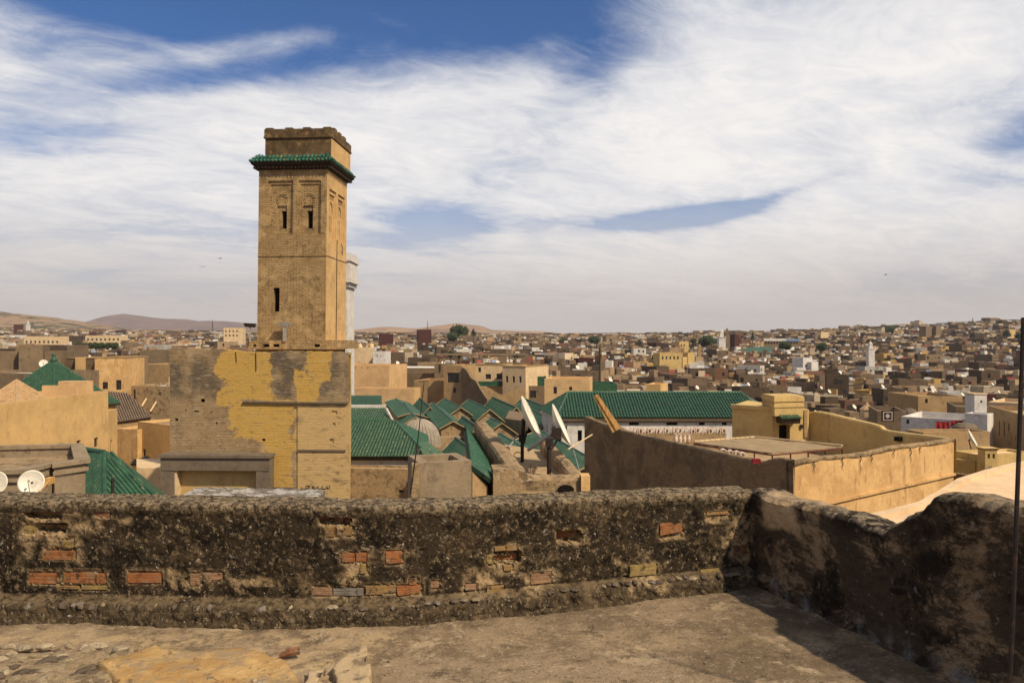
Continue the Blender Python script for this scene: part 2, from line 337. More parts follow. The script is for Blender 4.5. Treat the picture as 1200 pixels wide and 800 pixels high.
MT['cornice'] = plaster('sandy_cornice_render', (.27, .20, .125), (.11, .08, .05), 1.2, .6, .02, (.36, .28, .18))
MT['rubble'] = material('lime_and_rubble', (.30, .205, .11), [dict(col=(.13, .092, .052), scale=1.6, lo=.46, hi=.62, det=9, r=.7, amt=.85), dict(col=(.42, .33, .22), scale=5, lo=.57, hi=.66, off=9, amt=.7), dict(col=(.05, .037, .024), scale=7, lo=.60, hi=.68, off=19, amt=.7)], .95, [(4, .05), (14, .03)], spec=.08)
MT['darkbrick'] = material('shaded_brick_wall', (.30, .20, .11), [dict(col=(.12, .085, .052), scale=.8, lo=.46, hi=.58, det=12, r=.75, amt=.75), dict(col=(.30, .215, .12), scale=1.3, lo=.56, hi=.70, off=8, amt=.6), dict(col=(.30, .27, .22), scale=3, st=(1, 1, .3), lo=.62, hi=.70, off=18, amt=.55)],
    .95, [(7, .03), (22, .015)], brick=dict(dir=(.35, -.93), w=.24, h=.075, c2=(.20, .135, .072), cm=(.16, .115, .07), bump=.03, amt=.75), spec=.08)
def tile_mat(name, c, c2, mot=(.30, .22, .12), amt=.5):
    return material(name, c, [dict(col=c2, scale=1.7, lo=.40, hi=.62, amt=.8), dict(col=mot, scale=5.5, lo=.58, hi=.68, off=9, det=8, amt=amt), dict(col=tuple(x * .3 for x in c), scale=3, lo=.56, hi=.66, off=19, det=9, r=.75, amt=.7), dict(col=tuple(min(.6, x * 1.9 + .02) for x in c), scale=9, lo=.56, hi=.64, off=29, det=7, r=.75, amt=.6)], .5, [(14, .02)], spec=.35)
MT['green'] = tile_mat('green_glazed_tile', (.019, .076, .035), (.010, .044, .023), amt=.5)
MT['greendark'] = material('dark_tile_valley', (.010, .030, .018), [dict(col=(.05, .045, .03), scale=4, lo=.52, hi=.64, amt=.7)], .8)
MT['browndark'] = material('brown_tile_valley', (.06, .042, .026), [], .9)
MT['greenfar'] = material('green_roof_tiles', (.034, .088, .050), [dict(col=(.013, .055, .031), scale=.5, lo=.42, hi=.6, amt=.7), dict(col=(.14, .145, .085), scale=1.6, lo=.54, hi=.66, det=10, r=.75, off=7, amt=.55), dict(col=(.02, .035, .022), scale=3, lo=.56, hi=.64, det=9, r=.75, off=17, amt=.5)], .6, [(5, .05)], spec=.25)
MT['greenold'] = tile_mat('faded_green_tile', (.050, .105, .050), (.020, .062, .034), (.40, .34, .20), .9)
MT['tealtile'] = tile_mat('teal_glazed_tile', (.018, .105, .068), (.009, .052, .038), (.28, .26, .14), .75)
MT['browntile'] = tile_mat('brown_clay_tile', (.20, .13, .07), (.12, .08, .045), (.32, .23, .12), .6)
MT['sandtile'] = tile_mat('sand_clay_tile', (.42, .26, .12), (.30, .18, .085), (.5, .35, .19), .5)
MT['wooddark'] = material('dark_eave_wood', (.045, .026, .015), [dict(col=(.02, .013, .008), scale=6, lo=.45, hi=.6)], .8)
MT['wood'] = material('pine_plank', (.48, .27, .085), [dict(col=(.30, .155, .045), scale=8, st=(1, 1, .2), lo=.48, hi=.62)], .75)
MT['dark'] = material('dark_opening', (.012, .009, .007), [], .9, spec=.05)
MT['pane'] = material('window_pane', (.02, .018, .017), [dict(col=(.045, .04, .036), scale=2, lo=.5, hi=.6)], .35, spec=.5)
MT['iron'] = material('rusty_iron', (.020, .014, .012), [dict(col=(.055, .028, .017), scale=20, lo=.5, hi=.64)], .7, [(60, .002)])
MT['rediron'] = material('red_oxide_iron', (.13, .03, .018), [dict(col=(.05, .022, .015), scale=15, lo=.5, hi=.62)], .7)
MT['galv'] = material('galvanised_metal', (.28, .27, .25), [dict(col=(.14, .12, .10), scale=12, lo=.5, hi=.65)], .5)
MT['dish'] = material('off_white_dish', (.64, .585, .47), [dict(col=(.42, .36, .26), scale=4, lo=.48, hi=.66, amt=.7), dict(col=(.22, .12, .06), scale=16, lo=.63, hi=.69, amt=.6)], .55)
MT['mat'] = material('reed_matting', (.32, .225, .12), [dict(col=(.20, .14, .075), scale=6, st=(.3, 3, 1), lo=.42, hi=.6)], .9, [(30, .01)])
MT['redcloth'] = material('red_cloth', (.30, .022, .022), [dict(col=(.16, .012, .014), scale=3, lo=.45, hi=.6)], .9, [(5, .04)])
MT['clay'] = material('whitened_clay_tile', (.60, .48, .37), [dict(col=(.50, .28, .17), scale=5, lo=.52, hi=.66)], .85)
MT['leaf'] = material('olive_leaf', (.026, .040, .014), [dict(col=(.05, .065, .022), scale=1.1, lo=.45, hi=.6)], .7)
MT['bark'] = material('bark', (.08, .055, .035), [], .9)
MT['maroon'] = plaster('maroon_render', (.07, .024, .020), (.035, .014, .012), .5)
MT['rug1'] = material('dark_carpet', (.035, .018, .016), [], .95); MT['rug2'] = material('pale_carpet', (.38, .32, .26), [], .95)
MT['ink'] = material('black_paint_scrawl', (.03, .022, .015), [], .8)
MT['bird'] = material('dark_feathers', (.02, .02, .02), [], .8)

# ------------------------------------------------------------------ terrain
TH = [math.atan((u - 600) / F) for u in (0, 380, 620, 900, 1180)]
TD = [0, 110, 200, 400, 700, 1100, 1500, 2500, 5000, 14000]
TZ = [[-4, -4.5, -4.5, -4.5, -1.5, 8, 17, 32, 45, 30],
      [-7, -7, -6.5, -6, -1.5, 8, 16, 28, 40, 30],
      [-8, -8, -7.5, -7.5, -2.5, 7, 13, 22, 30, 30],
      [-12, -12, -13, -13, -4.5, 9, 19, 20, 20, 30],
      [-13, -13, -15, -16, -3.5, 20, 36, 34, 28, 30]]
def roofz(x, y):
    d = math.hypot(x, y); t = math.atan2(x, y) if y > 0 else (TH[-1] if x > 0 else TH[0])
    t = min(max(t, TH[0]), TH[-1]); i = min(max(bisect.bisect(TH, t) - 1, 0), 3); a = (t - TH[i]) / (TH[i + 1] - TH[i])
    d = min(d, TD[-1]); j = min(max(bisect.bisect(TD, d) - 1, 0), len(TD) - 2); b = (d - TD[j]) / (TD[j + 1] - TD[j])
    zz = [TZ[k][j] * (1 - b) + TZ[k][j + 1] * b for k in (i, i + 1)]
    return zz[0] * (1 - a) + zz[1] * a
def groundz(x, y):
    d = math.hypot(x, y); w = min(max((d - 90) / 60, 0), 1)
    w2 = min(max((d - 1300) / 900, 0), 1)
    g = -17 * (1 - w) + (roofz(x, y) - 7.5 + 6.5 * w2) * w
    return g + 2.0 * noise.noise((x * .004, y * .004, 0)) * w
def build_ground():
    mb = MB(); rings = [0, 30, 60, 90, 120, 150, 200, 260, 330, 420, 520, 640, 780, 940, 1120, 1320, 1560, 1850, 2250, 2800, 3600, 5000, 6500, 7900]
    n = 144
    for r in rings:
        for k in range(n):
            a = 2 * math.pi * k / n; x, y = r * math.sin(a), r * math.cos(a); mb.v.append((x, y, groundz(x, y)))
    for i in range(len(rings) - 1):
        for k in range(n): mb.f.append((i * n + k, i * n + (k + 1) % n, (i + 1) * n + (k + 1) % n, (i + 1) * n + k))
    m = material('dusty_ground', (.17, .115, .065), [dict(col=(.10, .075, .045), scale=.02, lo=.4, hi=.6), dict(col=(.06, .065, .03), scale=.05, lo=.56, hi=.64)], .95, spec=.05)
    struct(mb.obj('ground', m, smooth=True))
build_ground()
def hill(name, prof, Y, depth, mat, label_seed):
    """ridge profile in metres: list of (x, z); a long rounded ridge with real depth"""
    mb = MB(); xs = [p[0] for p in prof]; nx, ny = 90, 16
    for j in range(ny):
        t = j / (ny - 1) * 2 - 1
        for i in range(nx):
            x = xs[0] + (xs[-1] - xs[0]) * i / (nx - 1); k = min(max(bisect.bisect(xs, x) - 1, 0), len(xs) - 2)
            a = (x - xs[k]) / (xs[k + 1] - xs[k]); a = a * a * (3 - 2 * a); z = prof[k][1] * (1 - a) + prof[k + 1][1] * a
            z *= max(0, 1 - t * t) ** .8; z += noise.fractal((x * .004, t * 3 + label_seed, 1), 1, 2, 4) * .06 * abs(z) 
            mb.v.append((x, Y + t * depth, z - 4))
    for j in range(ny - 1):
        for i in range(nx - 1): mb.f.append((j * nx + i, j * nx + i + 1, (j + 1) * nx + i + 1, (j + 1) * nx + i))
    return struct(mb.obj(name, mat, smooth=True))
mh1 = material('bare_purple_hill', (.135, .075, .06), [dict(col=(.085, .052, .042), scale=.006, lo=.4, hi=.6)], .95, [(.02, 6)], spec=0)
mh2 = material('bare_tan_hill', (.30, .185, .105), [dict(col=(.18, .115, .07), scale=.008, lo=.42, hi=.6)], .95, [(.03, 4)], spec=0)
mh3 = material('scrub_hill', (.24, .155, .09), [dict(col=(.05, .05, .025), scale=.02, lo=.50, hi=.58), dict(col=(.05, .05, .025), scale=.006, lo=.52, hi=.6)], .95, [(.05, 4)], spec=0)
def hp(pts, Y): return [(X(u, Y), Zv(v, Y) + 4) for u, v in pts]
hill('hill', hp([(60, 400), (110, 383), (132, 374), (150, 368), (166, 370), (185, 373), (215, 374), (240, 377), (262, 376), (300, 380), (360, 384), (420, 394)], 6500), 6500, 900, mh1, 1)
hill('hill', hp([(360, 396), (420, 386), (455, 383), (490, 385), (515, 382), (538, 379.5), (560, 381), (580, 387), (620, 388), (680, 392), (760, 400)], 3800), 3800, 600, mh2, 2)
hill('hill', hp([(-260, 362), (-120, 362), (0, 365), (30, 368), (60, 373), (95, 378), (125, 383), (170, 392)], 2700), 2700, 450, mh3, 3)

# ------------------------------------------------------------------ the terrace: floor, front parapet, side wall
FW = [(-7.0, 4.66), (-0.75, 4.37), (1.60, 5.08)]                   # face line of the front parapet
def polyline(pts, step, rnd):
    """resampled, slightly rounded polyline: list of (pos, normal towards the terrace, s)"""
    segs = []; s = 0
    for a, b in zip(pts[:-1], pts[1:]):
        d = Vector(b) - Vector(a); segs.append((Vector(a), d.normalized(), d.length, s)); s += d.length
    out = []; n = int(s / step)
    def at(q):
        q = min(max(q, 0), s - 1e-6)
        for a, d, l, s0 in segs:
            if q <= s0 + l: return a + d * (q - s0)
        return segs[-1][0]
    for i in range(n + 1):
        q = s * i / n; p = (at(q - rnd) + at(q) * 2 + at(q + rnd)) / 4 if rnd else at(q)
        if q < rnd or q > s - rnd: p = at(q)
        t = (at(q + .1) - at(q - .1)).normalized(); out.append((p, Vector((t.y, -t.x)), q))
    return out, segs
def uv_to_sz(segs, u, v, off=0.0):
    a = (u - 600) / F
    for p, d, l, s0 in segs:
        den = d.x - a * d.y
        t = (a * p.y - p.x) / den
        if t <= l + .02: 
            Y = p.y + d.y * t - off; return s0 + t, EYE + (400 - v) / F * Y
    return s0 + t, EYE + (400 - v) / F * (p.y + d.y * t)
def nfr(x, y, z, o=4): return noise.fractal((x, y, z), 1.0, 2.0, o)

BR = [  # exposed bricks of the front parapet: u0,v0,u1,v1, brick colour, recess (m)
    (32, 601, 69, 610, 1, .06), (42, 617, 77, 627, 1, .06), (30, 616, 41, 628, 2, .0), (77, 633, 86, 642, 2, .0), (53, 645, 87, 656, 0, .0),
    (36, 671, 67, 684, 0, .0), (74, 671, 112, 684, 0, .0), (113, 672, 122, 684, 0, .0), (151, 671, 189, 683, 0, .0), (225, 672, 236, 686, 4, .0),
    (238, 671, 260, 680, 4, .0), (96, 686, 125, 691, 2, .0), (70, 686, 92, 690, 1, .0), (111, 598, 128, 608, 5, .01),
    (374, 606, 385, 615, 5, .05), (388, 606, 409, 615, 5, .05), (401, 648, 415, 659, 0, .0), (417, 648, 429, 659, 0, .0), (453, 647, 471, 660, 0, .0),
    (423, 661, 429, 673, 2, .0), (481, 677, 489, 685, 0, .0), (368, 688, 391, 698, 4, .0), (392, 689, 427, 699, 3, .0), (429, 687, 448, 698, 1, .0),
    (450, 687, 465, 695, 1, .0), (467, 687, 494, 696, 0, .0), (579, 645, 609, 656, 0, .05), (571, 649, 578, 659, 2, .0), (507, 681, 516, 688, 4, .0),
    (570, 686, 590, 692, 1, .0), (545, 684, 558, 690, 4, .0), (653, 618, 680, 630, 5, .05), (773, 612, 799, 624, 0, .0), (828, 593, 854, 602, 1, .0),
    (739, 662, 769, 672, 2, -.01), (731, 674, 760, 681, 5, .07), (622, 671, 646, 682, 4, .0), (861, 636, 877, 649, 5, .01), (821, 667, 842, 673, 2, .0),
    (580, 639, 592, 644, 1, .0), (594, 639, 606, 644, 1, .0), (590, 661, 600, 667, 1, .0), (404, 617, 412, 628, 1, .0), (384, 617, 393, 629, 1, .0)]
MORT = [(25, 598, 92, 660), (380, 600, 415, 632), (396, 645, 432, 700), (566, 636, 614, 672), (852, 592, 884, 622), (60, 612, 118, 632), (130, 608, 160, 622), (540, 660, 600, 694), (195, 668, 270, 690), (648, 612, 686, 636), (610, 665, 655, 688), (845, 600, 885, 660), (255, 675, 330, 690), (725, 655, 775, 685)]
def front_wall():
    cols, segs = polyline(FW, .0125, .22)
    bz = []
    for u0, v0, u1, v1, c, rec in BR:
        s0, z1 = uv_to_sz(segs, u0, v0); s1, z0 = uv_to_sz(segs, u1, v1)
        bz.append((s0, s1, z0, z1, c, rec))
    mz = []
    for u0, v0, u1, v1 in MORT:
        s0, z1 = uv_to_sz(segs, u0, v0); s1, z0 = uv_to_sz(segs, u1, v1); mz.append(((s0 + s1) / 2, (z0 + z1) / 2, (s1 - s0) / 2, (z1 - z0) / 2))
    TOPZ = .662
    prof = [(-.24, -.6, 0), (-.24, .3, 0), (-.237, TOPZ - .05, 0), (-.23, TOPZ - .015, 1), (-.215, TOPZ, 1)]
    prof += [(-.215 + .185 * k / 10, TOPZ + .003 * math.sin(k), 1) for k in range(1, 11)]
    prof += [(-.014, TOPZ - .002, 1), (.004, TOPZ - .008, 1), (.009, TOPZ - .022, .9), (.009, TOPZ - .042, .6), (.003, TOPZ - .063, .25)]
    z = TOPZ - .074
    while z > .135: prof.append((0, z, 0)); z -= .0105
    prof += [(.004, .128, -1), (.012, .122, -1), (.024, .117, -1), (.036, .112, -1), (.048, .107, -1), (.058, .102, -1), (.068, .096, -2), (.077, .088, -2), (.082, .078, -2), (.085, .066, -2), (.088, .052, -2), (.092, .038, -2), (.096, .022, -2), (.104, .006, -2), (.115, -.02, -2)]
    m = len(prof); mb = MB(); mort = []; top = []; slope = []
    for (p, nrm, s) in cols:
        wob = .03 * nfr(s * .8, 0, 3.3, 2); zt = .008 * nfr(s * 1.7, 5, 1, 3) + (.02 * (6.05 - s) / 2.15 if s < 6.05 else -.048 * (s - 6.05) / 2.65)
        for (d, zz, k) in prof:
            a = 0.0
            if d > -.21:
                a = .009 * nfr(s * 2.3, zz * 2.3, 7) + .009 * nfr(s * 11, zz * 11, 2, 3) + .004 * nfr(s * 34, zz * 34, 4, 2)
            mk = 0.0
            if k <= 0 and d > -.05:
                if k <= 0:
                    for (sc, zc, hs, hz) in mz:
                        e = max(abs(s - sc) / hs, abs(zz - zc) / hz)
                        if e < 1.5: mk = max(mk, min(1, max(0, (.95 - e + .9 * nfr(s * 9, zz * 9, 9, 4)) * 1.6)))
                if k == 0:
                    for (s0, s1, z0, z1, c, rec) in bz:
                        if s0 - .05 < s < s1 + .05 and z0 - .05 < zz < z1 + .05:
                            g = .008 * nfr(s * 40, zz * 40, 1, 2); e = max(s0 - s, s - s1, z0 - zz, zz - z1) + g
                            if e < .006: a = min(a, -.016 - max(rec, 0) * 1.0 if e < .004 else -.01); mk = max(mk, .9)
                            elif e < .024: mk = max(mk, .75 * (1 - (e - .006) / .018)); a *= .6
            if k == -2: a = a * 1.8 + .010 * abs(nfr(s * 16, zz * 10, 12, 2))
            if k == 1: zo = zt + .006 * nfr(s * 5, d * 14, 2, 3) + .005 * nfr(s * 30, d * 30, 5, 2)
            else: zo = zt * max(0, min(1, zz / .5)) if d > -.21 else zt
            q = p + nrm * (d + a + wob * (1 if zz > .14 else .6))
            mb.v.append((q.x, q.y, zz + zo)); mort.append(mk); top.append(max(0, k)); slope.append(1.0 if k == -1 else (.35 if k == -2 else 0))
    n = len(cols)
    for i in range(n - 1):
        for j in range(m - 1): mb.f.append((i * m + j, i * m + j + 1, (i + 1) * m + j + 1, (i + 1) * m + j))
    root = thing('parapet_wall', 'low crumbling front parapet with dark lichen crust and bare orange bricks', 'wall')
    o = mb.obj('rendered_wall', MT['crust'], root, smooth=False)
    for nm, arr in (('mortar', mort), ('top', top), ('slope', slope)):
        at = o.data.attributes.new(nm, 'FLOAT', 'POINT'); at.data.foreach_set('value', arr)
    # bricks, one object each
    rnd = random.Random(4)
    def pos(s):
        i = min(max(int(s / cols[-1][2] * (n - 1)), 0), n - 1); p, nr, _ = cols[i]; return p + nr * (.03 * nfr(s * .8, 0, 3.3, 2)), nr
    for (s0, s1, z0, z1, c, rec) in bz:
        p, nr = pos((s0 + s1) / 2); L = s1 - s0; H = z1 - z0; t = Vector((-nr.y, nr.x)); mbb = MB()
        f = -rec - .001 + rnd.uniform(-.004, .006); tilt = rnd.uniform(-.012, .012) + (.10 if (c, rec) == (0, .0) and s0 > 6.9 else 0)
        # body with grooved (hollow-tile) face: several ribs, chipped ends
        g = max(2, int(H / .02)); prof_ = []
        for k in range(g):
            za, zb = z0 + H * k / g, z0 + H * (k + 1) / g; prof_ += [(za + .001, -.0014), (za + .003, 0), (zb - .003, 0), (zb - .001, -.0014)]
        ns = max(2, int(L / .03)); grid = []
        for a in range(ns + 1):
            sa = -L / 2 + L * a / ns
            for (zz, dd) in prof_:
                e = .006 * nfr(s0 * 9 + a, zz * 30, 3, 2); q = p + t * (sa + (e if a in (0, ns) else 0)) + nr * (f + dd + e * .4)
                grid.append((q.x, q.y, zz + sa * tilt))
        mp = len(prof_); fs = [(a * mp + b, (a + 1) * mp + b, (a + 1) * mp + b + 1, a * mp + b + 1) for a in range(ns) for b in range(mp - 1)]
        mbb.add(grid, fs)
        back = [p + t * sg * L / 2 + nr * (f - .07) for sg in (-1, 1)]
        A = [grid[0], grid[ns * mp], grid[ns * mp + mp - 1], grid[mp - 1]]
        Bk = [(back[0].x, back[0].y, z0), (back[1].x, back[1].y, z0), (back[1].x, back[1].y, z1), (back[0].x, back[0].y, z1)]
        mbb.add(A + Bk, [(0, 1, 5, 4), (1, 2, 6, 5), (2, 3, 7, 6), (3, 0, 4, 7)])
        mbb.obj('brick', MT['brick%d' % c], root)
    # the course of small stones along the foot
    def stone_mesh(seed, mat):
        r = random.Random(seed); b = MB(); k = 0; pts = []
        for lat in (-.75, -.2, .35, .85):
            for q in range(7):
                a = 2 * math.pi * (q + .3 * r.random()) / 7; rr = math.sqrt(1 - lat * lat) * r.uniform(.8, 1.12); pts.append((rr * math.cos(a), rr * math.sin(a), lat * r.uniform(.9, 1.05)))
        fs = [tuple(range(6, -1, -1)), tuple(range(21, 28))] + [(i * 7 + q, i * 7 + (q + 1) % 7, (i + 1) * 7 + (q + 1) % 7, (i + 1) * 7 + q) for i in range(3) for q in range(7)]
        return b.add(pts, fs).mesh('stone', mat)
    stones = [stone_mesh(k, MT['stone%d' % (k % 4)]) for k in range(12)]
    s = 2.9
    while s < cols[-1][2] - .15:
        i = int(s / cols[-1][2] * (n - 1)); p, nr, _ = cols[i]; w = rnd.choice((.02, .028, .036, .05, .07)) * rnd.uniform(.85, 1.15)
        if rnd.random() < .25: s += w; continue
        flat = s > 6.0
        zz = (.088 if not flat else .098) + rnd.uniform(-.006, .006); q = p + nr * (.052 + .02 * nfr(s * .8, 0, 3.3, 2) + rnd.uniform(-.010, .010))
        M_ = Matrix.Translation((q.x, q.y, zz)) @ Matrix.Rotation(math.atan2(nr.y, nr.x) + math.pi / 2 + rnd.uniform(-.2, .2), 4, 'Z') @ Matrix.Rotation(rnd.uniform(-.5, .5) if not flat else 0, 4, 'Y') @ Matrix.Diagonal((w * .52, .034, (rnd.uniform(.010, .026) if not flat else rnd.uniform(.006, .014)), 1))
        inst('stone', stones[rnd.choice((2, 2, 6, 10, 1, 9, 3)) if rnd.random() < .88 else rnd.randrange(12)], M_, root); s += w * (1.02 if not flat else 1.1) + rnd.uniform(0, .012)
    return stones
STONES = front_wall()

RW0, RW1 = Vector((1.56, 5.10)), Vector((2.95, 1.2))
def side_wall():
    cols, segs = polyline([tuple(RW0), tuple(RW1)], .0135, 0)
    # top profile along the wall, read from the photograph on the inner face
    keys = [(885, 577), (900, 583), (930, 590), (960, 598), (990, 607), (1015, 616), (1036, 624), (1041, 617), (1050, 612), (1062, 606), (1074, 601), (1084, 592), (1092, 585), (1100, 580), (1130, 584), (1160, 590), (1190, 597)]
    tp = [uv_to_sz(segs, u, v) for u, v in keys]; ss = [a for a, b in tp]; zs = [b for a, b in tp]
    def topz(s):
        if s >= ss[-1]: return zs[-1]
        if s <= ss[0]: return zs[0]
        k = bisect.bisect(ss, s) - 1; a = (s - ss[k]) / (ss[k + 1] - ss[k]); return zs[k] * (1 - a) + zs[k + 1] * a
    mb = MB(); mort = []; top = []
    nf = 62; m = nf + 10
    sm0, _ = uv_to_sz(segs, 893, 600); sm1, _ = uv_to_sz(segs, 948, 600)
    for (p, nrm, s) in cols:
        # polyline normal for this direction points to the terrace side when negated
        nr = Vector((nrm.x, nrm.y)); 
        if nr.x > 0: nr = -nr
        zt = topz(s) + .018 * nfr(s * 5, 1, 4, 3) + .012 * nfr(s * 19, 2, 4, 2)
        rows = [(.06 * (1 - j / 6) ** 2 if j < 6 else 0, -.03 + (zt + .02) * j / nf, 0) for j in range(nf)]
        rows += [(-.012, zt - .010, .5), (-.035, zt + .006, 1), (-.08, zt + .012, 1), (-.12, zt + .010, 1), (-.16, zt + .004, 1), (-.20, zt, 1), (-.235, zt - .01, 1), (-.25, zt - .03, 1), (-.255, zt - .2, 0), (-.255, -.6, 0)]
        for (d, zz, k) in rows:
            a = 0
            if d > -.24: a = .016 * nfr(s * 2, zz * 2, 17) + .013 * nfr(s * 8, zz * 8, 12, 3) + .007 * nfr(s * 26, zz * 26, 14, 2)
            q = p + nr * (d + a); mb.v.append((q.x, q.y, zz + (.5 * a if k == 1 else 0)))
            e = max(abs(s - (sm0 + sm1) / 2) / ((sm1 - sm0) / 2), abs(zz - (zt - .07)) / .10)
            mort.append(min(1, max(0, (1.2 - e + .4 * nfr(s * 6, zz * 6, 3, 3)) * 2.5))); top.append(k)
    for i in range(len(cols) - 1):
        for j in range(m - 1): mb.f.append((i * m + j, (i + 1) * m + j, (i + 1) * m + j + 1, i * m + j + 1))
    o = mb.obj('side_wall', MT['sidecrust'])
    for nm, arr in (('mortar', mort), ('top', top)):
        at = o.data.attributes.new(nm, 'FLOAT', 'POINT'); at.data.foreach_set('value', arr)
    tag(o, 'soot-black side wall of the terrace with a broken stepped top edge', 'wall')
side_wall()

def floor():
    xs = list(np.arange(-7.2, -3.4, .12)) + list(np.arange(-3.4, 2.7, .021)) + list(np.arange(2.7, 3.1, .1))
    ys = list(np.arange(-3, 3.0, .25)) + list(np.arange(3.0, 5.2, .019))
    mb = MB(); side_dark = []; lime = []
    d = (RW1 - RW0).normalized()
    for y in ys:
        for x in xs:
            z = .016 * nfr(x * .9, y * .9, 1) + .006 * nfr(x * 5, y * 5, 3, 3) + .004 * nfr(x * 18, y * 18, 5, 2)
            u = 600 + F * x / max(y, .5); v = 400 + F * EYE / max(y, .5)
            # the raised rubble remains of an older wall line
            m_ = min(1, max(0, (3.98 - y + .10 * nfr(x * 2, 1, 1, 3)) / .07)) * min(1, max(0, (-.70 - x + .06 * nfr(1, y * 3, 5, 2)) / .06))
            z += .032 * m_ * (1 + .5 * nfr(x * 6, y * 6, 21, 3)) + .006 * m_ * nfr(x * 24, y * 24, 8, 2)
            mb.v.append((x, y, z))
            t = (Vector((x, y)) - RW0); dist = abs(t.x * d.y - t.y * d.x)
            side_dark.append(min(1, max(0, 1.1 - dist / .5)) * .9 + min(1, max(0, (x + .4) / 2.2)) * .35)  # floor colour darkens close to the side wall and towards the right
            lime.append(min(1, max(0, 1.25 - abs(y - 4.12) / .16)) * (1 if x < -.6 else .25) + .9 * m_ * (1 if x > -2.05 else .5))
    nx = len(xs)
    for j in range(len(ys) - 1):
        for i in range(nx - 1): mb.f.append((j * nx + i, j * nx + i + 1, (j + 1) * nx + i + 1, (j + 1) * nx + i))
    o = struct(mb.obj('terrace_floor', MT['floor'], smooth=True))
    for nm, arr in (('side_dark', side_dark), ('lime', lime)):
        at = o.data.attributes.new(nm, 'FLOAT', 'POINT'); at.data.foreach_set('value', arr)
    def fl(u, v, z=.0): Y = YZ(v, z); return Vector((X(u, Y), Y, z))
    # the trowelled yellow plaster patch over the old wall line, its broken lower edge showing stones
    def slab(poly, h, name, mat, z0=-.02, seed=0, amp=.006, parent=o):
        pts = [fl(u, v, h) for u, v in poly]; n = len(pts); den = []
        for i in range(n):
            a, b = pts[i], pts[(i + 1) % n]; k = max(1, int((b - a).length / .03))
            for j in range(k):
                q = a.lerp(b, j / k); e = .022 * nfr(q.x * 9, q.y * 9, seed, 4); den.append(Vector((q.x + e, q.y + e * .7, 0)))
        c = sum(den, Vector()) / len(den); mb = MB(); rings = [(1.03, z0), (1.0, h * .7), (.99, h * .9), (.97, h), (.85, h * 1.02), (.7, h * 1.02), (.55, h * 1.02), (.4, h * 1.02), (.25, h * 1.02), (.1, h * 1.02)]
        m = len(den)
        for s, z in rings:
            for q in den:
                w = c + (q - c) * s; mb.v.append((w.x, w.y, z + (amp * nfr(w.x * 4, w.y * 4, seed + 2, 4) * 2 + amp * .4 * nfr(w.x * 20, w.y * 20, seed, 2)) * (s < 1)))
        for r in range(len(rings) - 1):
            for k in range(m): mb.f.append((r * m + k, r * m + (k + 1) % m, (r + 1) * m + (k + 1) % m, (r + 1) * m + k))
        mb.f.append(tuple((len(rings) - 1) * m + k for k in range(m)))
        return mb.obj(name, mat, parent, smooth=True)
    slab([(112, 776), (135, 768), (158, 763), (182, 756), (205, 760), (250, 760), (300, 761), (325, 768), (345, 782), (352, 800), (346, 830), (240, 812), (225, 830), (132, 812), (142, 796), (128, 790)], .048, 'plaster_patch', MT['yplaster'], seed=5, amp=.010)
    slab([(393, 780), (400, 768), (413, 757), (427, 755), (434, 764), (435, 800), (438, 840), (392, 840)], .075, 'kerb_block', MT['cream_old'], seed=9, amp=.004)
    slab([(361, 784), (377, 783), (380, 800), (379, 830), (359, 830)], .06, 'kerb_block', MT['cream_old'], seed=12, amp=.004)
    # broken tile and loose stones
    rnd = random.Random(21)
    p = fl(340, 768, .05); mb2 = MB()
    mb2.tube([p + Vector((-.05, -.005, .0)), p + Vector((0, 0, .02)), p + Vector((.045, .012, .022))], [.01, .022, .02], 8); mb2.obj('broken_tile', MT['brick5'], o)
    row = [(8, 757, 22), (27, 759, 26), (53, 757, 24), (80, 757, 10), (100, 757, 9), (116, 756, 28), (142, 760, 26), (12, 766, 16), (2, 772, 18)]
    for (u, v, w) in row:
        q = fl(u, v, .036); s = w * q.y / F / 2
        inst('stone', STONES[rnd.choice((0, 4, 8, 0, 3))], Matrix.Translation(q) @ Matrix.Rotation(rnd.uniform(-.4, .4), 4, 'Z') @ Matrix.Rotation(rnd.uniform(-.2, .2), 4, 'Y') @ Matrix.Diagonal((s, s * .62, .016, 1)), o)
    for k in range(170):
        u, v = rnd.uniform(-40, 136), rnd.uniform(760, 830); q = fl(u, v, .025); s = rnd.choice((.010, .014, .02, .028, .04, .05)) * rnd.uniform(.8, 1.2)
        inst('stone', STONES[rnd.choice((3, 3, 7, 2, 6, 11, 2, 0))], Matrix.Translation(q) @ Matrix.Rotation(rnd.uniform(0, 6), 4, 'Z') @ Matrix.Rotation(rnd.uniform(-.25, .25), 4, 'Y') @ Matrix.Diagonal((s, s * rnd.uniform(.5, .9), s * .38, 1)), o)
    for (u, v) in [(245, 796), (252, 804), (238, 803), (298, 797), (307, 800), (290, 804), (276, 806), (318, 806), (262, 808)]:
        q = fl(u, v, .05); s = rnd.uniform(.016, .03); inst('stone', STONES[rnd.choice((0, 4, 1))], Matrix.Translation(q) @ Matrix.Rotation(rnd.uniform(0, 6), 4, 'Z') @ Matrix.Diagonal((s, s * .8, s * .6, 1)), o)
    for k in range(40):
        u, v = rnd.uniform(330, 1000), rnd.uniform(735, 840); q = fl(u, v, .004)
        if q.x > 1.7: continue
        s = rnd.uniform(.003, .008); inst('stone', STONES[rnd.choice((0, 4, 3, 2))], Matrix.Translation(q) @ Matrix.Rotation(rnd.uniform(0, 6), 4, 'Z') @ Matrix.Diagonal((s, s * .8, s * .6, 1)), o)
MT['cream_old'] = material('old_lime_block', (.40, .29, .165), [dict(col=(.13, .095, .06), scale=9, lo=.5, hi=.62, det=9, amt=.8), dict(col=(.48, .37, .23), scale=6, lo=.55, hi=.68, off=7, amt=.6)], .93, [(20, .012)], spec=.1)
floor()
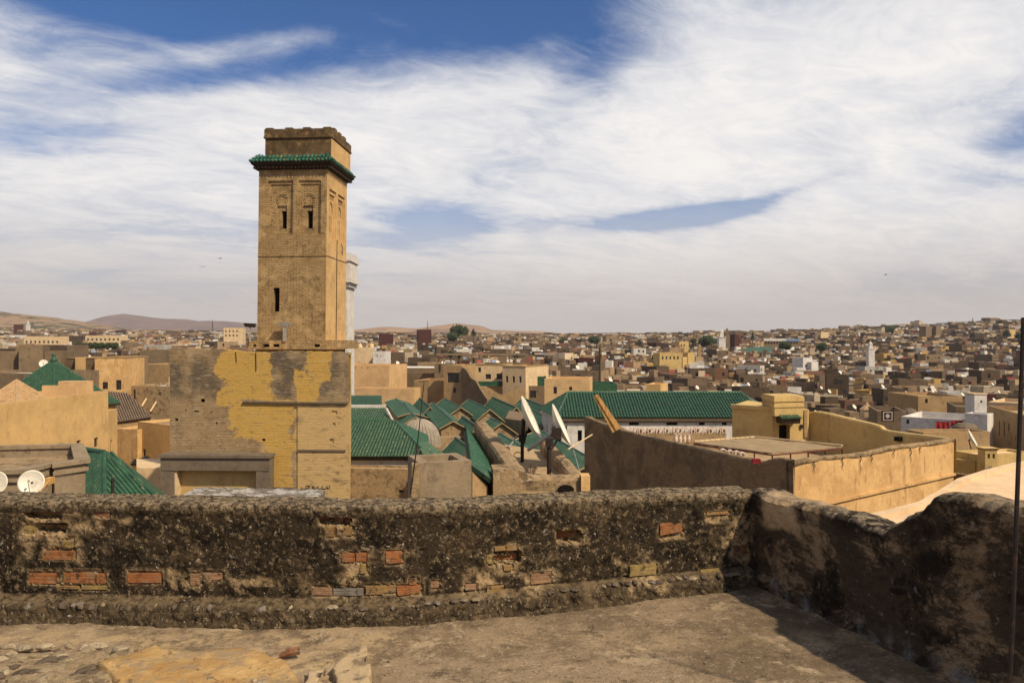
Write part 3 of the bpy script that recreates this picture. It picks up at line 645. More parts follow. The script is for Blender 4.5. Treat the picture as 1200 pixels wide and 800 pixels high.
# the house under the terrace
mb = MB(); mb.prism([(-7.0, -3), (2.9, -3), (2.9, 1.3), (1.75, 5.0), (-.75, 4.45), (-7.0, 4.7)], -17, -.08)
tag(mb.obj('terrace_house', MT['tan']), 'tan house block that carries the crumbling terrace', 'house')
# thin iron rod at the end of the side wall
mb = MB(); b = Vector((1.862, 2.9, 0)); t = P(1199.5, 372, 2.9); mb.tube([b, b.lerp(t, .3) + Vector((.006, 0, 0)), b.lerp(t, .7) + Vector((.003, 0, 0)), t], [.0085, .0085, .008, .008], 8)
mb.tube([P(1191, 790, 2.93) + Vector((.01, .0, 0)), P(1199, 760, 2.93) + Vector((.03, 0, 0))], .006, 6)
tag(mb.obj('iron_rod', MT['iron']), 'thin rusty iron rod standing upright before the sooty side wall', 'rod')

# ------------------------------------------------------------------ building helpers
def cutwall(mb, pane, fr, w, h, holes, x0=0.0, z0=0.0, dep=0.0):
    """wall in the plane of frame fr(x, depth, z) with rectangular recesses: (xa,xb,za,zb,depth,kind,sub)"""
    xs = sorted({x0, x0 + w} | {q for H in holes for q in H[:2]}); zs = sorted({z0, z0 + h} | {q for H in holes for q in H[2:4]})
    for a, b in zip(xs[:-1], xs[1:]):
        for c, d in zip(zs[:-1], zs[1:]):
            if any(H[0] <= a + 1e-6 and b <= H[1] + 1e-6 and H[2] <= c + 1e-6 and d <= H[3] + 1e-6 for H in holes): continue
            mb.quad(fr(a, dep, c), fr(b, dep, c), fr(b, dep, d), fr(a, dep, d))
    for H in holes:
        a, b, c, d, q = H[:5]; e = dep + q
        for (m, n) in (((a, c), (b, c)), ((b, c), (b, d)), ((b, d), (a, d)), ((a, d), (a, c))):
            mb.quad(fr(m[0], dep, m[1]), fr(n[0], dep, n[1]), fr(n[0], e, n[1]), fr(m[0], e, m[1]))
        kind = H[5] if len(H) > 5 else 'win'
        if kind == 'win':
            p = MB(); p.quad(fr(a - .01, e - .02, c - .01), fr(b + .01, e - .02, c - .01), fr(b + .01, e - .02, d + .01), fr(a - .01, e - .02, d + .01)); pane.append(p)
        else: cutwall(mb, pane, fr, b - a, d - c, H[6] if len(H) > 6 else [], a, c, e)

def box_house(name, label, p0, p1, ztop, depth, mat, zb=-17, cat='house', wins=(), roofmat=None, par=.45, cop=None, group=None, side_wins=(), inner=True):
    """flat-roofed house whose front runs p0->p1 (x,y, left to right seen from the terrace); wins: (x from p0, z0, w, h) in the front;
    side_wins the same along the right flank"""
    root = thing(name, label, cat, group); p0 = Vector(p0); p1 = Vector(p1); t = (p1 - p0); w = t.length; t.normalize(); nb = Vector((-t.y, t.x))
    fr = lambda x, d, z: (p0.x + t.x * x + nb.x * d, p0.y + t.y * x + nb.y * d, z)
    sf = lambda x, d, z: (p1.x + nb.x * x - t.x * d, p1.y + nb.y * x - t.y * d, z)
    mb = MB(); panes = []
    cutwall(mb, panes, fr, w, ztop - zb, [(x, x + ww, z, z + hh, .18) for x, z, ww, hh in wins], 0, zb)
    cutwall(mb, panes, sf, depth, ztop - zb, [(x, x + ww, z, z + hh, .18) for x, z, ww, hh in side_wins], 0, zb)
    mb.quad(fr(w, depth, zb), fr(0, depth, zb), fr(0, depth, ztop), fr(w, depth, ztop)); mb.quad(fr(0, depth, zb), fr(0, 0, zb), fr(0, 0, ztop), fr(0, depth, ztop))
    e = .22; O = [fr(0, 0, ztop), fr(w, 0, ztop), fr(w, depth, ztop), fr(0, depth, ztop)]; I = [fr(e, e, ztop), fr(w - e, e, ztop), fr(w - e, depth - e, ztop), fr(e, depth - e, ztop)]
    J = [(a, b, ztop - par) for a, b, c in I]
    for k in range(4):
        mb.quad(O[k], O[(k + 1) % 4], I[(k + 1) % 4], I[k]); mb.quad(I[k], I[(k + 1) % 4], J[(k + 1) % 4], J[k])
    wall = mb.obj('wall', mat, root)
    MB().quad(*J).obj('roof', roofmat or mat, root)
    for p in panes: p.obj('window', MT['pane'], wall)
    if cop:
        c = MB(); o = .07
        for a, b, n_ in ((0, 0, 0),): pass
        q = [fr(-o, -o, 0), fr(w + o, -o, 0), fr(w + o, depth + o, 0), fr(-o, depth + o, 0)]; r = [fr(e + o, e + o, 0), fr(w - e - o, e + o, 0), fr(w - e - o, depth - e - o, 0), fr(e + o, depth - e - o, 0)]
        for k in range(4):
            n2 = (k + 1) % 4; zt, zb2 = ztop + .06, ztop - .08
            A = [q[k], q[n2], r[n2], r[k]]; c.hexa([(a[0], a[1], zb2) for a in A] + [(a[0], a[1], zt) for a in A])
        c.obj('coping', cop, root)
    return root
def UV(u, Y): return (X(u, Y), Y)
def tile_roof(parent, name, corners, mat, spacing=.22, r=.075, n=5, ribs=True, base=None):
    """one roof slope: corners eave-left, eave-right, ridge-right, ridge-left; real half-round tile ribs up the slope"""
    a, b, c, d = [Vector(q) for q in corners]; mb = MB(); mb.quad(a, b, c, d) if (c - d).length > 1e-3 else mb.tri(a, b, (c + d) / 2)
    nrm = (b - a).cross(d - a).normalized()
    if nrm.z < 0: nrm = -nrm
    th = nrm * .10
    mb.add([a, b, c, d, a - th, b - th, c - th, d - th], [(4, 5, 1, 0), (5, 6, 2, 1), (6, 7, 3, 2), (7, 4, 0, 3)])
    dk = {'green': 'greendark', 'greenold': 'greendark', 'greenfar': 'greendark', 'browntile': 'browndark', 'sandtile': 'browntile'}
    if ribs and base is None: base = next((MT[v] for k_, v in dk.items() if MT[k_] is mat), mat)
    o = mb.obj(name, base or mat, parent)
    if not ribs: return o
    # ribs run straight up the slope (perpendicular to the eave), clipped by the hips
    ex = (b - a).normalized(); up = nrm.cross(ex).normalized()
    if up.z < 0: up = -up
    quad = [((q - a).dot(ex), (q - a).dot(up)) for q in (a, b, c, d)]
    W_ = quad[1][0]; k = int((max(q[0] for q in quad) - min(q[0] for q in quad)) / spacing); x = min(q[0] for q in quad) + spacing / 2; rb = MB()
    for i in range(k):
        ys = []
        for (p, q) in zip(quad, quad[1:] + quad[:1]):
            if abs(p[0] - q[0]) > 1e-6 and min(p[0], q[0]) <= x <= max(p[0], q[0]): ys.append(p[1] + (q[1] - p[1]) * (x - p[0]) / (q[0] - p[0]))
        if len(ys) >= 2 and max(ys) - min(ys) > .2:
            y0, y1 = min(ys) - (.06 if min(ys) < .05 else 0), max(ys); L = y1 - y0; m = max(2, int(L / .62) + 1); pr = [(math.cos(math.pi * j / (n - 1)), math.sin(math.pi * j / (n - 1))) for j in range(n)]
            for s in range(m - 1):      # overlapping tiles: each starts wide and ends narrow
                ya, yb = y0 + L * s / (m - 1), y0 + L * (s + 1) / (m - 1) + .03; jx = random.uniform(-.006, .006); jz = random.uniform(0, .005); vs = []
                for yy, rr, zz in ((ya, r * 1.05, .010 + jz), (yb, r * .95, .0)):
                    for cx, sz in pr: vs.append(a + ex * (x + cx * rr + jx) + up * yy + nrm * (sz * rr + zz))
                rb.add(vs, [(j, j + 1, n + j + 1, n + j) for j in range(n - 1)] + [tuple(range(n))])
        x += spacing
    if rb.v:
        q = rb.obj('tile_ribs', mat, o); q['kind'] = 'stuff'
    return o
def dish(name, label, c, r, aim, post=None, group=None, arm=True, mat=None, lnb=True):
    """satellite dish: shallow bowl, rim, back bracket, feed arm, mast"""
    root = thing(name, label, 'satellite dish', group); c = Vector(c); aim = Vector(aim).normalized(); q = aim.to_track_quat('Z', 'Y').to_matrix()
    mb = MB(); prof = []; K = 8
    for k in range(K + 1): rr = r * k / K; prof.append((rr, .28 * rr * rr / r - .02 * r))
    for k in range(K, -1, -1): rr = r * k / K; prof.append((rr * .985, .28 * rr * rr / r - .05 * r - .02 * (k == 0)))
    mb.lathe(prof, (0, 0, -.12 * r), 28); mb.v = [tuple(c + q @ Vector(p)) for p in mb.v]; mb.obj('bowl', mat or MT['dish'], root, smooth=True)
    if arm:
        f = c + aim * r * .95; low = c + q @ Vector((0, -r * .97, .05 * r))
        mb = MB(); mb.tube([low, f + q @ Vector((0, -r * .12, 0))], r * .03, 6); mb.obj('feed_arm', MT['galv'], root)
        if lnb:
            mb = MB(); mb.tube([f, f - aim * r * .2], [r * .07, r * .09], 8); mb.obj('feed_horn', MT['galv'], root)
    bk = c - aim * r * .22
    mb = MB(); mb.tube([c - aim * r * .1, bk - aim * r * .1], r * .09, 8)
    if post is not None: mb.tube([bk - aim * r * .05, Vector((bk.x - aim.x * r * .1, bk.y - aim.y * r * .1, bk.z - r * .2))], r * .06, 6)
    mb.obj('bracket', MT['iron'], root)
    if post is not None:
        mb = MB(); tp = bk - aim * r * .12; mb.tube([Vector(post), Vector((tp.x, tp.y, tp.z))], r * .055, 8); mb.obj('mast', MT['iron'], root)
    return root

# ------------------------------------------------------------------ the brick tower
def tower():
    root = thing('brick_tower', 'tall square brick tower with green-tiled eave and toothed parapet', 'tower')
    Y0 = 54.0; px = Y0 / F; a = R(4); ex = Vector((math.cos(a), -math.sin(a), 0)); ey = Vector((math.sin(a), math.cos(a), 0)); w = 82 * px; D = 4.9
    c = P(299, 400, Y0); c.z = 0; c += Vector((0, .34, 0))
    def T(x, d, z): k = max(0, z) * .012; return c + ex * (x + k) + ey * d + Vector((0, 0, z))
    xl = lambda u: (u - 299) * px * 1.0; zv = lambda v: Zv(v, Y0)
    sh = MB(); panes = []
    zt = zv(195); zb = -1.0
    def lx(u, v): return xl(u) - zv(v) * .012           # undo the lean at that height
    def panel(u0, u1, win):
        wl = [(lx(win[0], 258) - .30, lx(win[1], 258) + .02, zv(268), zv(240), .10, 'rec', [(lx(win[0], 258), lx(win[1], 258) - .03, zv(267), zv(246), .55)])]
        return (lx(u0, 240), lx(u1, 240), zv(274), zv(211), .09, 'rec', [(lx(u0, 240) + .13, lx(u1, 240) - .13, zv(272.5), zv(215), .07, 'rec', wl)])
    front = [panel(312.5, 342.5, (327.5, 334)), panel(349, 376, (358.5, 365.5)), (lx(319, 350), lx(326.5, 350), zv(365), zv(337), .5)]
    cutwall(sh, panes, lambda x, d, z: T(x, d, z), w, zt - zb, front, 0, zb)
    rf = lambda x, d, z: T(w - d, x, z)
    def rp(x0, x1): return (x0, x1, zv(279), zv(219), .10, 'rec', [(x0 + .16, x1 - .16, zv(277), zv(224), .09, 'rec', [((x0 + x1) / 2 - .32, (x0 + x1) / 2 - .08, zv(268), zv(250), .4), ((x0 + x1) / 2 + .08, (x0 + x1) / 2 + .32, zv(268), zv(250), .4)])])
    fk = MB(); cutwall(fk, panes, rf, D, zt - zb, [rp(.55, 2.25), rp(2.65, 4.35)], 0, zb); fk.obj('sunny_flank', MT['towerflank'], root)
    sh.quad(T(w, D, zb), T(0, D, zb), T(0, D, zt), T(w, D, zt)); sh.quad(T(0, D, zb), T(0, 0, zb), T(0, 0, zt), T(0, D, zt)); sh.quad(T(0, 0, zt), T(w, 0, zt), T(w, D, zt), T(0, D, zt))
    shaft = sh.obj('shaft', MT['tower'], root)
    for p in panes: p.obj('window', MT['dark'], shaft)
    # worn string course, upper corner bands
    mb = MB(); zz = zv(299.5)
    mb.box((w / 2, -.01, zz), (w + .04, .06, .07), M=lambda q: T(*q)); mb.box((w + .0, D / 2, zz), (.06, D, .07), M=lambda q: T(*q)); mb.obj('string_course', MT['tower'], root)
    # horseshoe arches and carved lattice inside the panels
    for (uc, un) in ((329, 0), (362, 1)):
        mb = MB(); xc = lx(uc, 233); zc = zv(233)
        for rr, dd in ((.30, .14), (.42, .15)): mb.tube([T(xc + rr * math.cos(R(t)), dd, zc + rr * math.sin(R(t))) for t in range(-40, 221, 20)], .035, 6)
        mb.obj('arch_moulding', MT['tower'], root)
        lb = MB()
        u0, u1 = (315.5, 339.5) if un == 0 else (352, 373.5); r0, r1 = lx(u0, 240), lx(u1, 240); zr = random.Random(un)
        nx = 11; st = (r1 - r0) / nx
        z = zv(271)
        j = 0
        while z < zv(217):
            for i in range(nx):
                x = r0 + (i + .5 + (.5 if j % 2 else 0)) * st
                if x > r1 - .04: continue
                if math.hypot(x - xc, z - zc) < .52: continue
                if lx(uc - 8, 255) < x < lx(uc + 8, 255) and z < zv(240): continue
                s = st * .34 * zr.uniform(.7, 1.1); lb.add([T(x - s, .165, z), T(x, .165, z - s * 1.3), T(x + s, .165, z), T(x, .165, z + s * 1.3), T(x, .165 - s * .8, z)], [(0, 1, 4), (1, 2, 4), (2, 3, 4), (3, 0, 4)])
            z += st * .62; j += 1
        q = lb.obj('carved_lattice', MT['tower'], root); q['kind'] = 'stuff'
    for x0 in (.55, 2.65):
        mb = MB(); xc = x0 + .85
        for rr in (.34, .46): mb.tube([rf(xc + rr * math.cos(R(t)), .18, zv(240) + rr * math.sin(R(t))) for t in range(-40, 221, 20)], .035, 6)
        for q in range(3): mb.tube([rf(x0 + .2, .19, zv(229) + q * .12), rf(x0 + 1.5, .19, zv(229) + q * .12)], .03, 5)
        mb.obj('arch_moulding', MT['tower'], root)
    # upper stage with toothed parapet
    b0, b1 = lx(309, 165), lx(388, 165); dz0, dz1 = zv(184), zv(150.5); ins = .12
    mb = MB(); mb.box(((b0 + b1) / 2, D / 2, (dz0 + zv(160)) / 2), (b1 - b0, D - .1, zv(160) - dz0), M=lambda q: T(*q)); mb.obj('upper_stage', MT['towertop'], root)
    mb = MB(); mb.box((b1 + .015, D / 2, (dz0 + zv(161.5)) / 2), (.03, D - .14, zv(161.5) - dz0), M=lambda q: T(*q)); mb.obj('sunlit_upper_flank', MT['towerflank'], root)  # brighter render skin puts the sunlit look of this side into the colour
    mb = MB(); mb.box(((b0 + b1) / 2, D / 2, (zv(160) + dz1) / 2 + .01), (b1 - b0 + .12, D + .02, dz1 - zv(160)), M=lambda q: T(*q))
    mb.box(((b0 + b1) / 2, D / 2, zv(160)), (b1 - b0 + .2, D + .10, .10), M=lambda q: T(*q)); mb.obj('parapet', MT['towertop'], root)
    me = MB().box((0, 0, .16), (.50, .34, .34)).add([(-.25, -.17, .33), (.25, -.17, .33), (.25, .17, .33), (-.25, .17, .33), (-.12, -.1, .40), (.12, -.1, .40), (.12, .1, .40), (-.12, .1, .40)], [(0, 1, 5, 4), (1, 2, 6, 5), (2, 3, 7, 6), (3, 0, 4, 7), (4, 5, 6, 7)]).mesh('merlon', MT['towertop'])
    for d in (.2, D - .2):
        for x in (b0 + .28, b0 + 1.70, b0 + 2.98, b1 - .30): inst('merlon', me, Matrix.Translation(T(x, d, dz1 - .03)) @ Matrix.Rotation(-a, 4, 'Z') @ Matrix.Diagonal((1.1, 1, .42, 1)), root)
    for k in range(5):
        for x in (b0 + .2, b1 - .2):
            if k in (0, 4): continue
            inst('merlon', me, Matrix.Translation(T(x, .2 + (D - .4) * k / 4, dz1 - .03)) @ Matrix.Rotation(-a + math.pi / 2, 4, 'Z'), root)
    # green eave: backing slope, tiles one by one, dark boarding and corbels under it
    ov = .44; zi, zo = zv(181.5), zv(190.5); ins0 = .06
    inn = [(ins0, ins0), (w - ins0, ins0), (w - ins0, D - ins0), (ins0, D - ins0)]; outr = [(-ov, -ov), (w + ov, -ov), (w + ov, D + ov), (-ov, D + ov)]
    mb = MB()
    for k in range(4):
        n = (k + 1) % 4; A = T(*outr[k], zo); B = T(*outr[n], zo); C = T(*inn[n], zi); E = T(*inn[k], zi); dn = Vector((0, 0, -.10))
        mb.quad(A, B, C, E); mb.quad(A + dn, B + dn, B, A)
    mb.obj('eave_backing', MT['wooddark'], root)
    mb = MB()
    for k in range(4):
        n = (k + 1) % 4; A = T(*outr[k], zo - .10); B = T(*outr[n], zo - .10); s = [T(*((-.02, -.02), (w + .02, -.02), (w + .02, D + .02), (-.02, D + .02))[q], zv(198.5)) for q in (k, n)]
        mb.quad(A, B, s[1], s[0])
    mb.obj('eave_soffit', MT['wooddark'], root)
    cb = MB()
    for k in range(4):
        n = (k + 1) % 4; A = Vector((*outr[k], 0)); B = Vector((*outr[n], 0)); L = (B - A).length; q = int(L / .26); dr = (B - A).normalized(); inw = Vector((-dr.y, dr.x, 0))
        for i in range(1, q):
            p = A + dr * (L * i / q) + inw * .33; cb.box((p.x, p.y, zv(196.2)), (.10, .46, .12) if k % 2 == 0 else (.46, .10, .12), M=lambda z: T(*z))
    q = cb.obj('corbel_row', MT['wooddark'], root); q['kind'] = 'stuff'
    tm = MB(); n = 7
    L = .46
    for yy, rr, zz in ((0, .125, .03), (L, .09, 0)):
        for j in range(n): tm.v.append((rr * math.cos(math.pi * j / (n - 1)), yy, rr * math.sin(math.pi * j / (n - 1)) + zz))
    tm.f = [(j, j + 1, n + j + 1, n + j) for j in range(n - 1)] + [tuple(range(n))]
    tmes = [tm.mesh('tile', MT[k]) for k in ('tealtile', 'tealtile', 'tealtile', 'greenold', 'sandtile')]; rn = random.Random(3)
    for k in range(4):
        nx = (k + 1) % 4; A = T(*outr[k], zo); B = T(*outr[nx], zo); C = T(*inn[nx], zi); E = T(*inn[k], zi); e1 = (B - A).normalized(); nr = e1.cross((E - A)).normalized()
        if nr.z < 0: nr = -nr
        up = nr.cross(e1); up = up if up.z > 0 else -up; Ls = (E - A).dot(up); Lw = (B - A).length; q = int(Lw / .265); hipx = (E - A).dot(e1)
        for row in range(2):
            y0 = row * Ls * .48 - .03
            for i in range(q):
                x = Lw * (i + .5) / q
                if x < hipx * y0 / Ls or x > Lw - hipx * y0 / Ls: continue
                o_ = A + e1 * x + up * y0 + nr * (.01 + .012 * row)
                M_ = Matrix.Translation(o_) @ Matrix((e1, up, nr)).transposed().to_4x4() @ Matrix.Rotation(rn.uniform(-.06, .06), 4, 'Z') @ Matrix.Diagonal((1, Ls * .56 / L, rn.uniform(.9, 1.15), 1))
                inst('tile', tmes[0 if rn.random() < .75 else 3], M_, root)
        for row in range(3):
            p0 = A.lerp(E, row / 3); p1 = A.lerp(E, row / 3 + .4); d = (p1 - p0); yv = d.normalized(); xv = yv.cross(Vector((0, 0, 1))).normalized(); zv_ = xv.cross(yv)
            inst('tile', tmes[0], Matrix.Translation(p0 + zv_ * .05) @ Matrix((xv, yv, zv_)).transposed().to_4x4() @ Matrix.Diagonal((1, d.length / L, 1, 1)), root)
    # cable down the sunny flank, loop under the panel, iron stay
    mb = MB(); mb.tube([rf(2.45, -.03, zv(276)), rf(2.42, -.03, zv(300)), rf(2.47, -.03, zv(340)), rf(2.45, -.03, zv(402))], .03, 5)
    mb.tube([rf(3.55, -.03, zv(278)), rf(3.9, -.04, zv(285)), rf(3.75, -.04, zv(292)), rf(3.6, -.03, zv(287))], .02, 5); mb.obj('cable', MT['iron'], root)
    # ragged masonry collar at the foot
    mb = MB()
    ci, co = (lx(291, 402), lx(396, 402)); panes = []
    hs = [(lx(u, 403), lx(u, 403) + ww, zv(406.5), zv(403), .35) for u, ww in ((298.5, .18), (310, .45), (322, .45), (371, .40))]
    cutwall(mb, panes, lambda x, d, z: T(x, d - .5, z), co - ci, zv(398.5) - zv(409), hs, ci, zv(409))
    zt2 = zv(398.5); z2 = zv(409)
    for A, B in (((co, -.5), (co, D + .5)), ((co, D + .5), (ci, D + .5)), ((ci, D + .5), (ci, -.5))): mb.quad(T(*A, z2), T(*B, z2), T(*B, zt2), T(*A, zt2))
    mb.quad(T(ci, -.5, zt2), T(co, -.5, zt2), T(co, D + .5, zt2), T(ci, D + .5, zt2)); cw = mb.obj('collar', MT['tower'], root)
    for p in panes: p.obj('hole', MT['dark'], cw)
    # floodlights at the foot
    for (u, v, s, lab) in ((333.5, 380, 1, 'grey floodlight on a stub post before the tower front'), (293, 381, .9, 'dark floodlight tilted up beside the tower foot')):
        t = thing('floodlight', lab, 'floodlight'); base = P(u, 399 if s == 1 else 400, Y0 - .35); top = P(u, v, Y0 - .35)
        mb = MB(); mb.box((base + top) / 2 - Vector((0, 0, .1)), (.22 if s == 1 else .1, .12, (top - base).length - .1)); mb.obj('post', MT['galv'], t)
        mb = MB(); h = .32 * s; mb.hexa([top + Vector(q) for q in ((-.36 * s, -.1, -.12), (.36 * s, -.1, -.16), (.36 * s, .15, -.16), (-.36 * s, .15, -.12), (-.46 * s, -.16, .16), (.42 * s, -.16, .12), (.42 * s, .2, .12), (-.46 * s, .2, .16))]); mb.obj('lamp_head', MT['galv'] if s == 1 else MT['iron'], t)
tower()
def bastion():
    root = thing('bastion', 'broad patched brick block with yellow plaster scars below the tower', 'building')
    Y0 = 50.0; A = P(199, 400, Y0); B = P(409, 400, Y0 - .6); ex = Vector((B.x - A.x, B.y - A.y, 0)); w = ex.length; ex.normalize(); ey = Vector((-ex.y, ex.x, 0)); D = 11
    def T(x, d, z): return Vector((A.x, A.y, 0)) + ex * (x - .25 * max(d, 0) * x / w) + ey * d + Vector((0, 0, z))
    px = Y0 / F; xl = lambda u: (u - 199) * px; zv = lambda v: Zv(v, Y0); panes = []; mb = MB(); zb = -17
    tops = [(0, 407.5), (8, 407), (30, 408), (62, 409), (88, 412), (118, 413), (128, 411), (170, 411.5), (205, 412), (210, 414)]
    holes = [(xl(u), xl(u) + a * px, zv(v + b), zv(v), .3) for u, v, a, b in ((205, 490, 4, 3), (236, 467, 5, 4), (228, 481, 6, 1.5), (247, 482, 3, 1.5), (254, 494, 2, 3), (309, 513, 4, 3), (217, 480, 2, 1.5))]
    zt0 = zv(416)
    cutwall(mb, panes, T, w, zt0 - zb, holes, 0, zb)
    for A2, B2 in (((w, 0), (w, D)), ((w, D), (0, D)), ((0, D), (0, 0))): mb.quad(T(*A2, zb), T(*B2, zb), T(*B2, zt0), T(*A2, zt0))
    # ragged top course
    xs = np.arange(0, w + .001, w / 60); zt = []
    for x in xs:
        u = x / px; k = min(max(bisect.bisect([t[0] for t in tops], u) - 1, 0), len(tops) - 2); a = (u - tops[k][0]) / (tops[k + 1][0] - tops[k][0]); zt.append(zv(tops[k][1] * (1 - a) + tops[k + 1][1] * a) + .07 * nfr(x * 3, 1, 1, 3))
    for i in range(60):
        mb.hexa([T(xs[i], 0, zt0), T(xs[i + 1], 0, zt0), T(xs[i + 1], .8, zt0), T(xs[i], .8, zt0), T(xs[i], 0, zt[i]), T(xs[i + 1], 0, zt[i + 1]), T(xs[i + 1], .8, zt[i + 1]), T(xs[i], .8, zt[i])])
    mb.hexa([T(0, .8, zt0 - .3), T(w, .8, zt0 - .3), T(w, D, zt0 - .3), T(0, D, zt0 - .3), T(0, .8, zt0), T(w, .8, zt0), T(w, D, zt0), T(0, D, zt0)])
    wall = mb.obj('wall', MT['bastion'], root)
    for p in panes: p.obj('hole', MT['dark'], wall)
    # pilaster at the right end with its two ledges
    bz = MB(); panes = []
    hs = [(xl(u), xl(u) + a * px, zv(v + b), zv(v), .25) for u, v, a, b in ((392, 480, 6, 4), (393, 494, 3, 4), (389, 512.5, 5, 5))]
    x0, x1 = xl(351.5), w + .04
    f2 = lambda x, d, z: T(x, d - .07, z); cutwall(bz, panes, f2, x1 - x0, zv(473) - zb, hs, x0, zb)
    bz.quad(f2(x1, 0, zb), f2(x1, .4, zb), f2(x1, .4, zv(473)), f2(x1, 0, zv(473))); bz.quad(f2(x0, .07, zb), f2(x0, 0, zb), f2(x0, 0, zv(473)), f2(x0, .07, zv(473))); bz.quad(f2(x0, 0, zv(473)), f2(x1, 0, zv(473)), f2(x1, .3, zv(473)), f2(x0, .3, zv(473)))
    pl = bz.obj('pilaster', MT['bastion'], root)
    for p in panes: p.obj('hole', MT['dark'], pl)
    mb = MB()
    for i, (ua, ub) in enumerate(((287, 318), (318, 352), (351, 411))):
        mb.box(((xl(ua) + xl(ub)) / 2, -.05 - (.06 if i == 2 else 0), zv(470.2) - .02 * i), (xl(ub) - xl(ua) - .02, .20, .11), M=lambda q: T(*q))
    mb.obj('ledge', MT['concrete'], root)
    mb = MB(); mb.box(((xl(352) + xl(408.5)) / 2, -.10, zv(526)), (xl(408) - xl(352), .10, .11), M=lambda q: T(*q)); mb.obj('ledge', MT['concrete'], root)
    mb = MB(); mb.box(((xl(319) + xl(349)) / 2, -.02, zv(570.5)), (xl(349) - xl(319), .1, .12), M=lambda q: T(*q)); mb.obj('ledge', MT['concrete'], root)
    # black scrawl painted low on the pilaster
    mb = MB()
    def stroke(pts): mb.tube([f2(xl(u), -.012, zv(v)) for u, v in pts], .028, 4)
    stroke([(356, 569), (357, 571), (360, 570.5), (362, 570)]); stroke([(361, 568), (364, 566.8), (366, 568), (364, 570), (362, 570.5)]); stroke([(364, 570.4), (368, 571), (372, 570), (371, 567.5), (368.5, 568), (370, 570)])
    stroke([(373, 570.5), (375, 568), (377, 570.5), (380, 570), (381, 567.5)]); stroke([(380, 570.5), (384, 570.5), (386, 568), (388, 570)]); stroke([(365, 572.5), (372, 572.8), (380, 572.4)]); stroke([(386, 570.4), (389, 569), (389.5, 567)])
    mb.obj('scrawl', MT['ink'], root)
    # doorway porch in front of the block
    r2 = thing('walled_up_porch', 'grey concrete door frame with a walled-up yellow panel against the brick block', 'porch')
    Yp = 48.6; q = lambda u: X(u, Yp); zp = lambda v: Zv(v, Yp); mb = MB()
    mb.prism([(q(188), Yp), (q(317), Yp - .2), (q(317), 49.35), (q(188), 50.0)], zp(551), zp(534)); mb.prism([(q(186.5), Yp - .12), (q(318.5), Yp - .32), (q(318.5), 49.35), (q(186.5), 49.9)], zp(536), zp(532.5)); mb.obj('lintel', MT['concrete'], r2)
    mb = MB(); mb.prism([(q(188), Yp + .02), (q(204), Yp + .02), (q(204), 49.9), (q(188), 49.9)], -17, zp(551)); mb.obj('pillar', MT['concrete'], r2)
    mb = MB(); mb.prism([(q(301), Yp - .15), (q(317), Yp - .15), (q(317), 49.3), (q(301), 49.3)], -17, zp(551)); mb.obj('pillar', MT['concrete'], r2)
    mb = MB(); mb.prism([(q(204), Yp + .65), (q(301), Yp + .5), (q(301), Yp + .9), (q(204), Yp + 1.0)], -17, zp(551)); mb.obj('panel', MT['yellow'], r2)
    mb = MB(); mb.prism([(q(204), Yp + .08), (q(206.5), Yp + .08), (q(206.5), Yp + .64), (q(204), Yp + .64)], -17, zp(551.2)); mb.obj('sun_tinted_reveal', MT['cream'], r2)  # sunlight on the left jamb, put in as a cream strip
    # two hanging wires at the yellow scar
    mb = MB(); mb.tube([T(xl(302), -.04, zv(413)), T(xl(302.3), -.04, zv(434))], .025, 5); mb.tube([T(xl(278), -.04, zv(412)), T(xl(279), -.04, zv(424))], .02, 5); mb.obj('wire', MT['iron'], root)
bastion()
def minaret():
    root = thing('white_minaret', 'whitewashed minaret standing close behind the brick tower', 'minaret'); Y0 = 95.0; x1 = X(407, Y0); x0 = x1 - 4.2
    mb = MB(); mb.box(((x0 + x1) / 2, Y0 + 2.1, (-17 + Zv(336, Y0)) / 2), (4.2, 4.2, Zv(336, Y0) + 17)); mb.obj('shaft', MT['white'], root)
    mb = MB()
    for v0, v1, e in ((336, 331, .25), (331, 326, .55), (326, 306, .34), (306, 303, .52)):
        mb.box(((x0 + x1) / 2, Y0 + 2.1, (Zv(v0, Y0) + Zv(v1, Y0)) / 2), (4.2 + 2 * e, 4.2 + 2 * e, Zv(v1, Y0) - Zv(v0, Y0) + .01))
    mb.obj('gallery', MT['white'], root)
    me = MB().box((0, 0, .28), (.55, .3, .56)).box((0, 0, .66), (.3, .3, .2)).mesh('merlon', MT['white'])
    for k in range(5):
        for y in (Y0 - .2, Y0 + 4.4): inst('merlon', me, Matrix.Translation((x0 - .15 + 4.5 * k / 4, y, Zv(303.3, Y0))), root)
        if 0 < k < 4:
            for x in (x0 - .25, x1 + .25): inst('merlon', me, Matrix.Translation((x, Y0 - .2 + 4.6 * k / 4, Zv(303.3, Y0))) @ Matrix.Rotation(math.pi / 2, 4, 'Z'), root)
minaret()

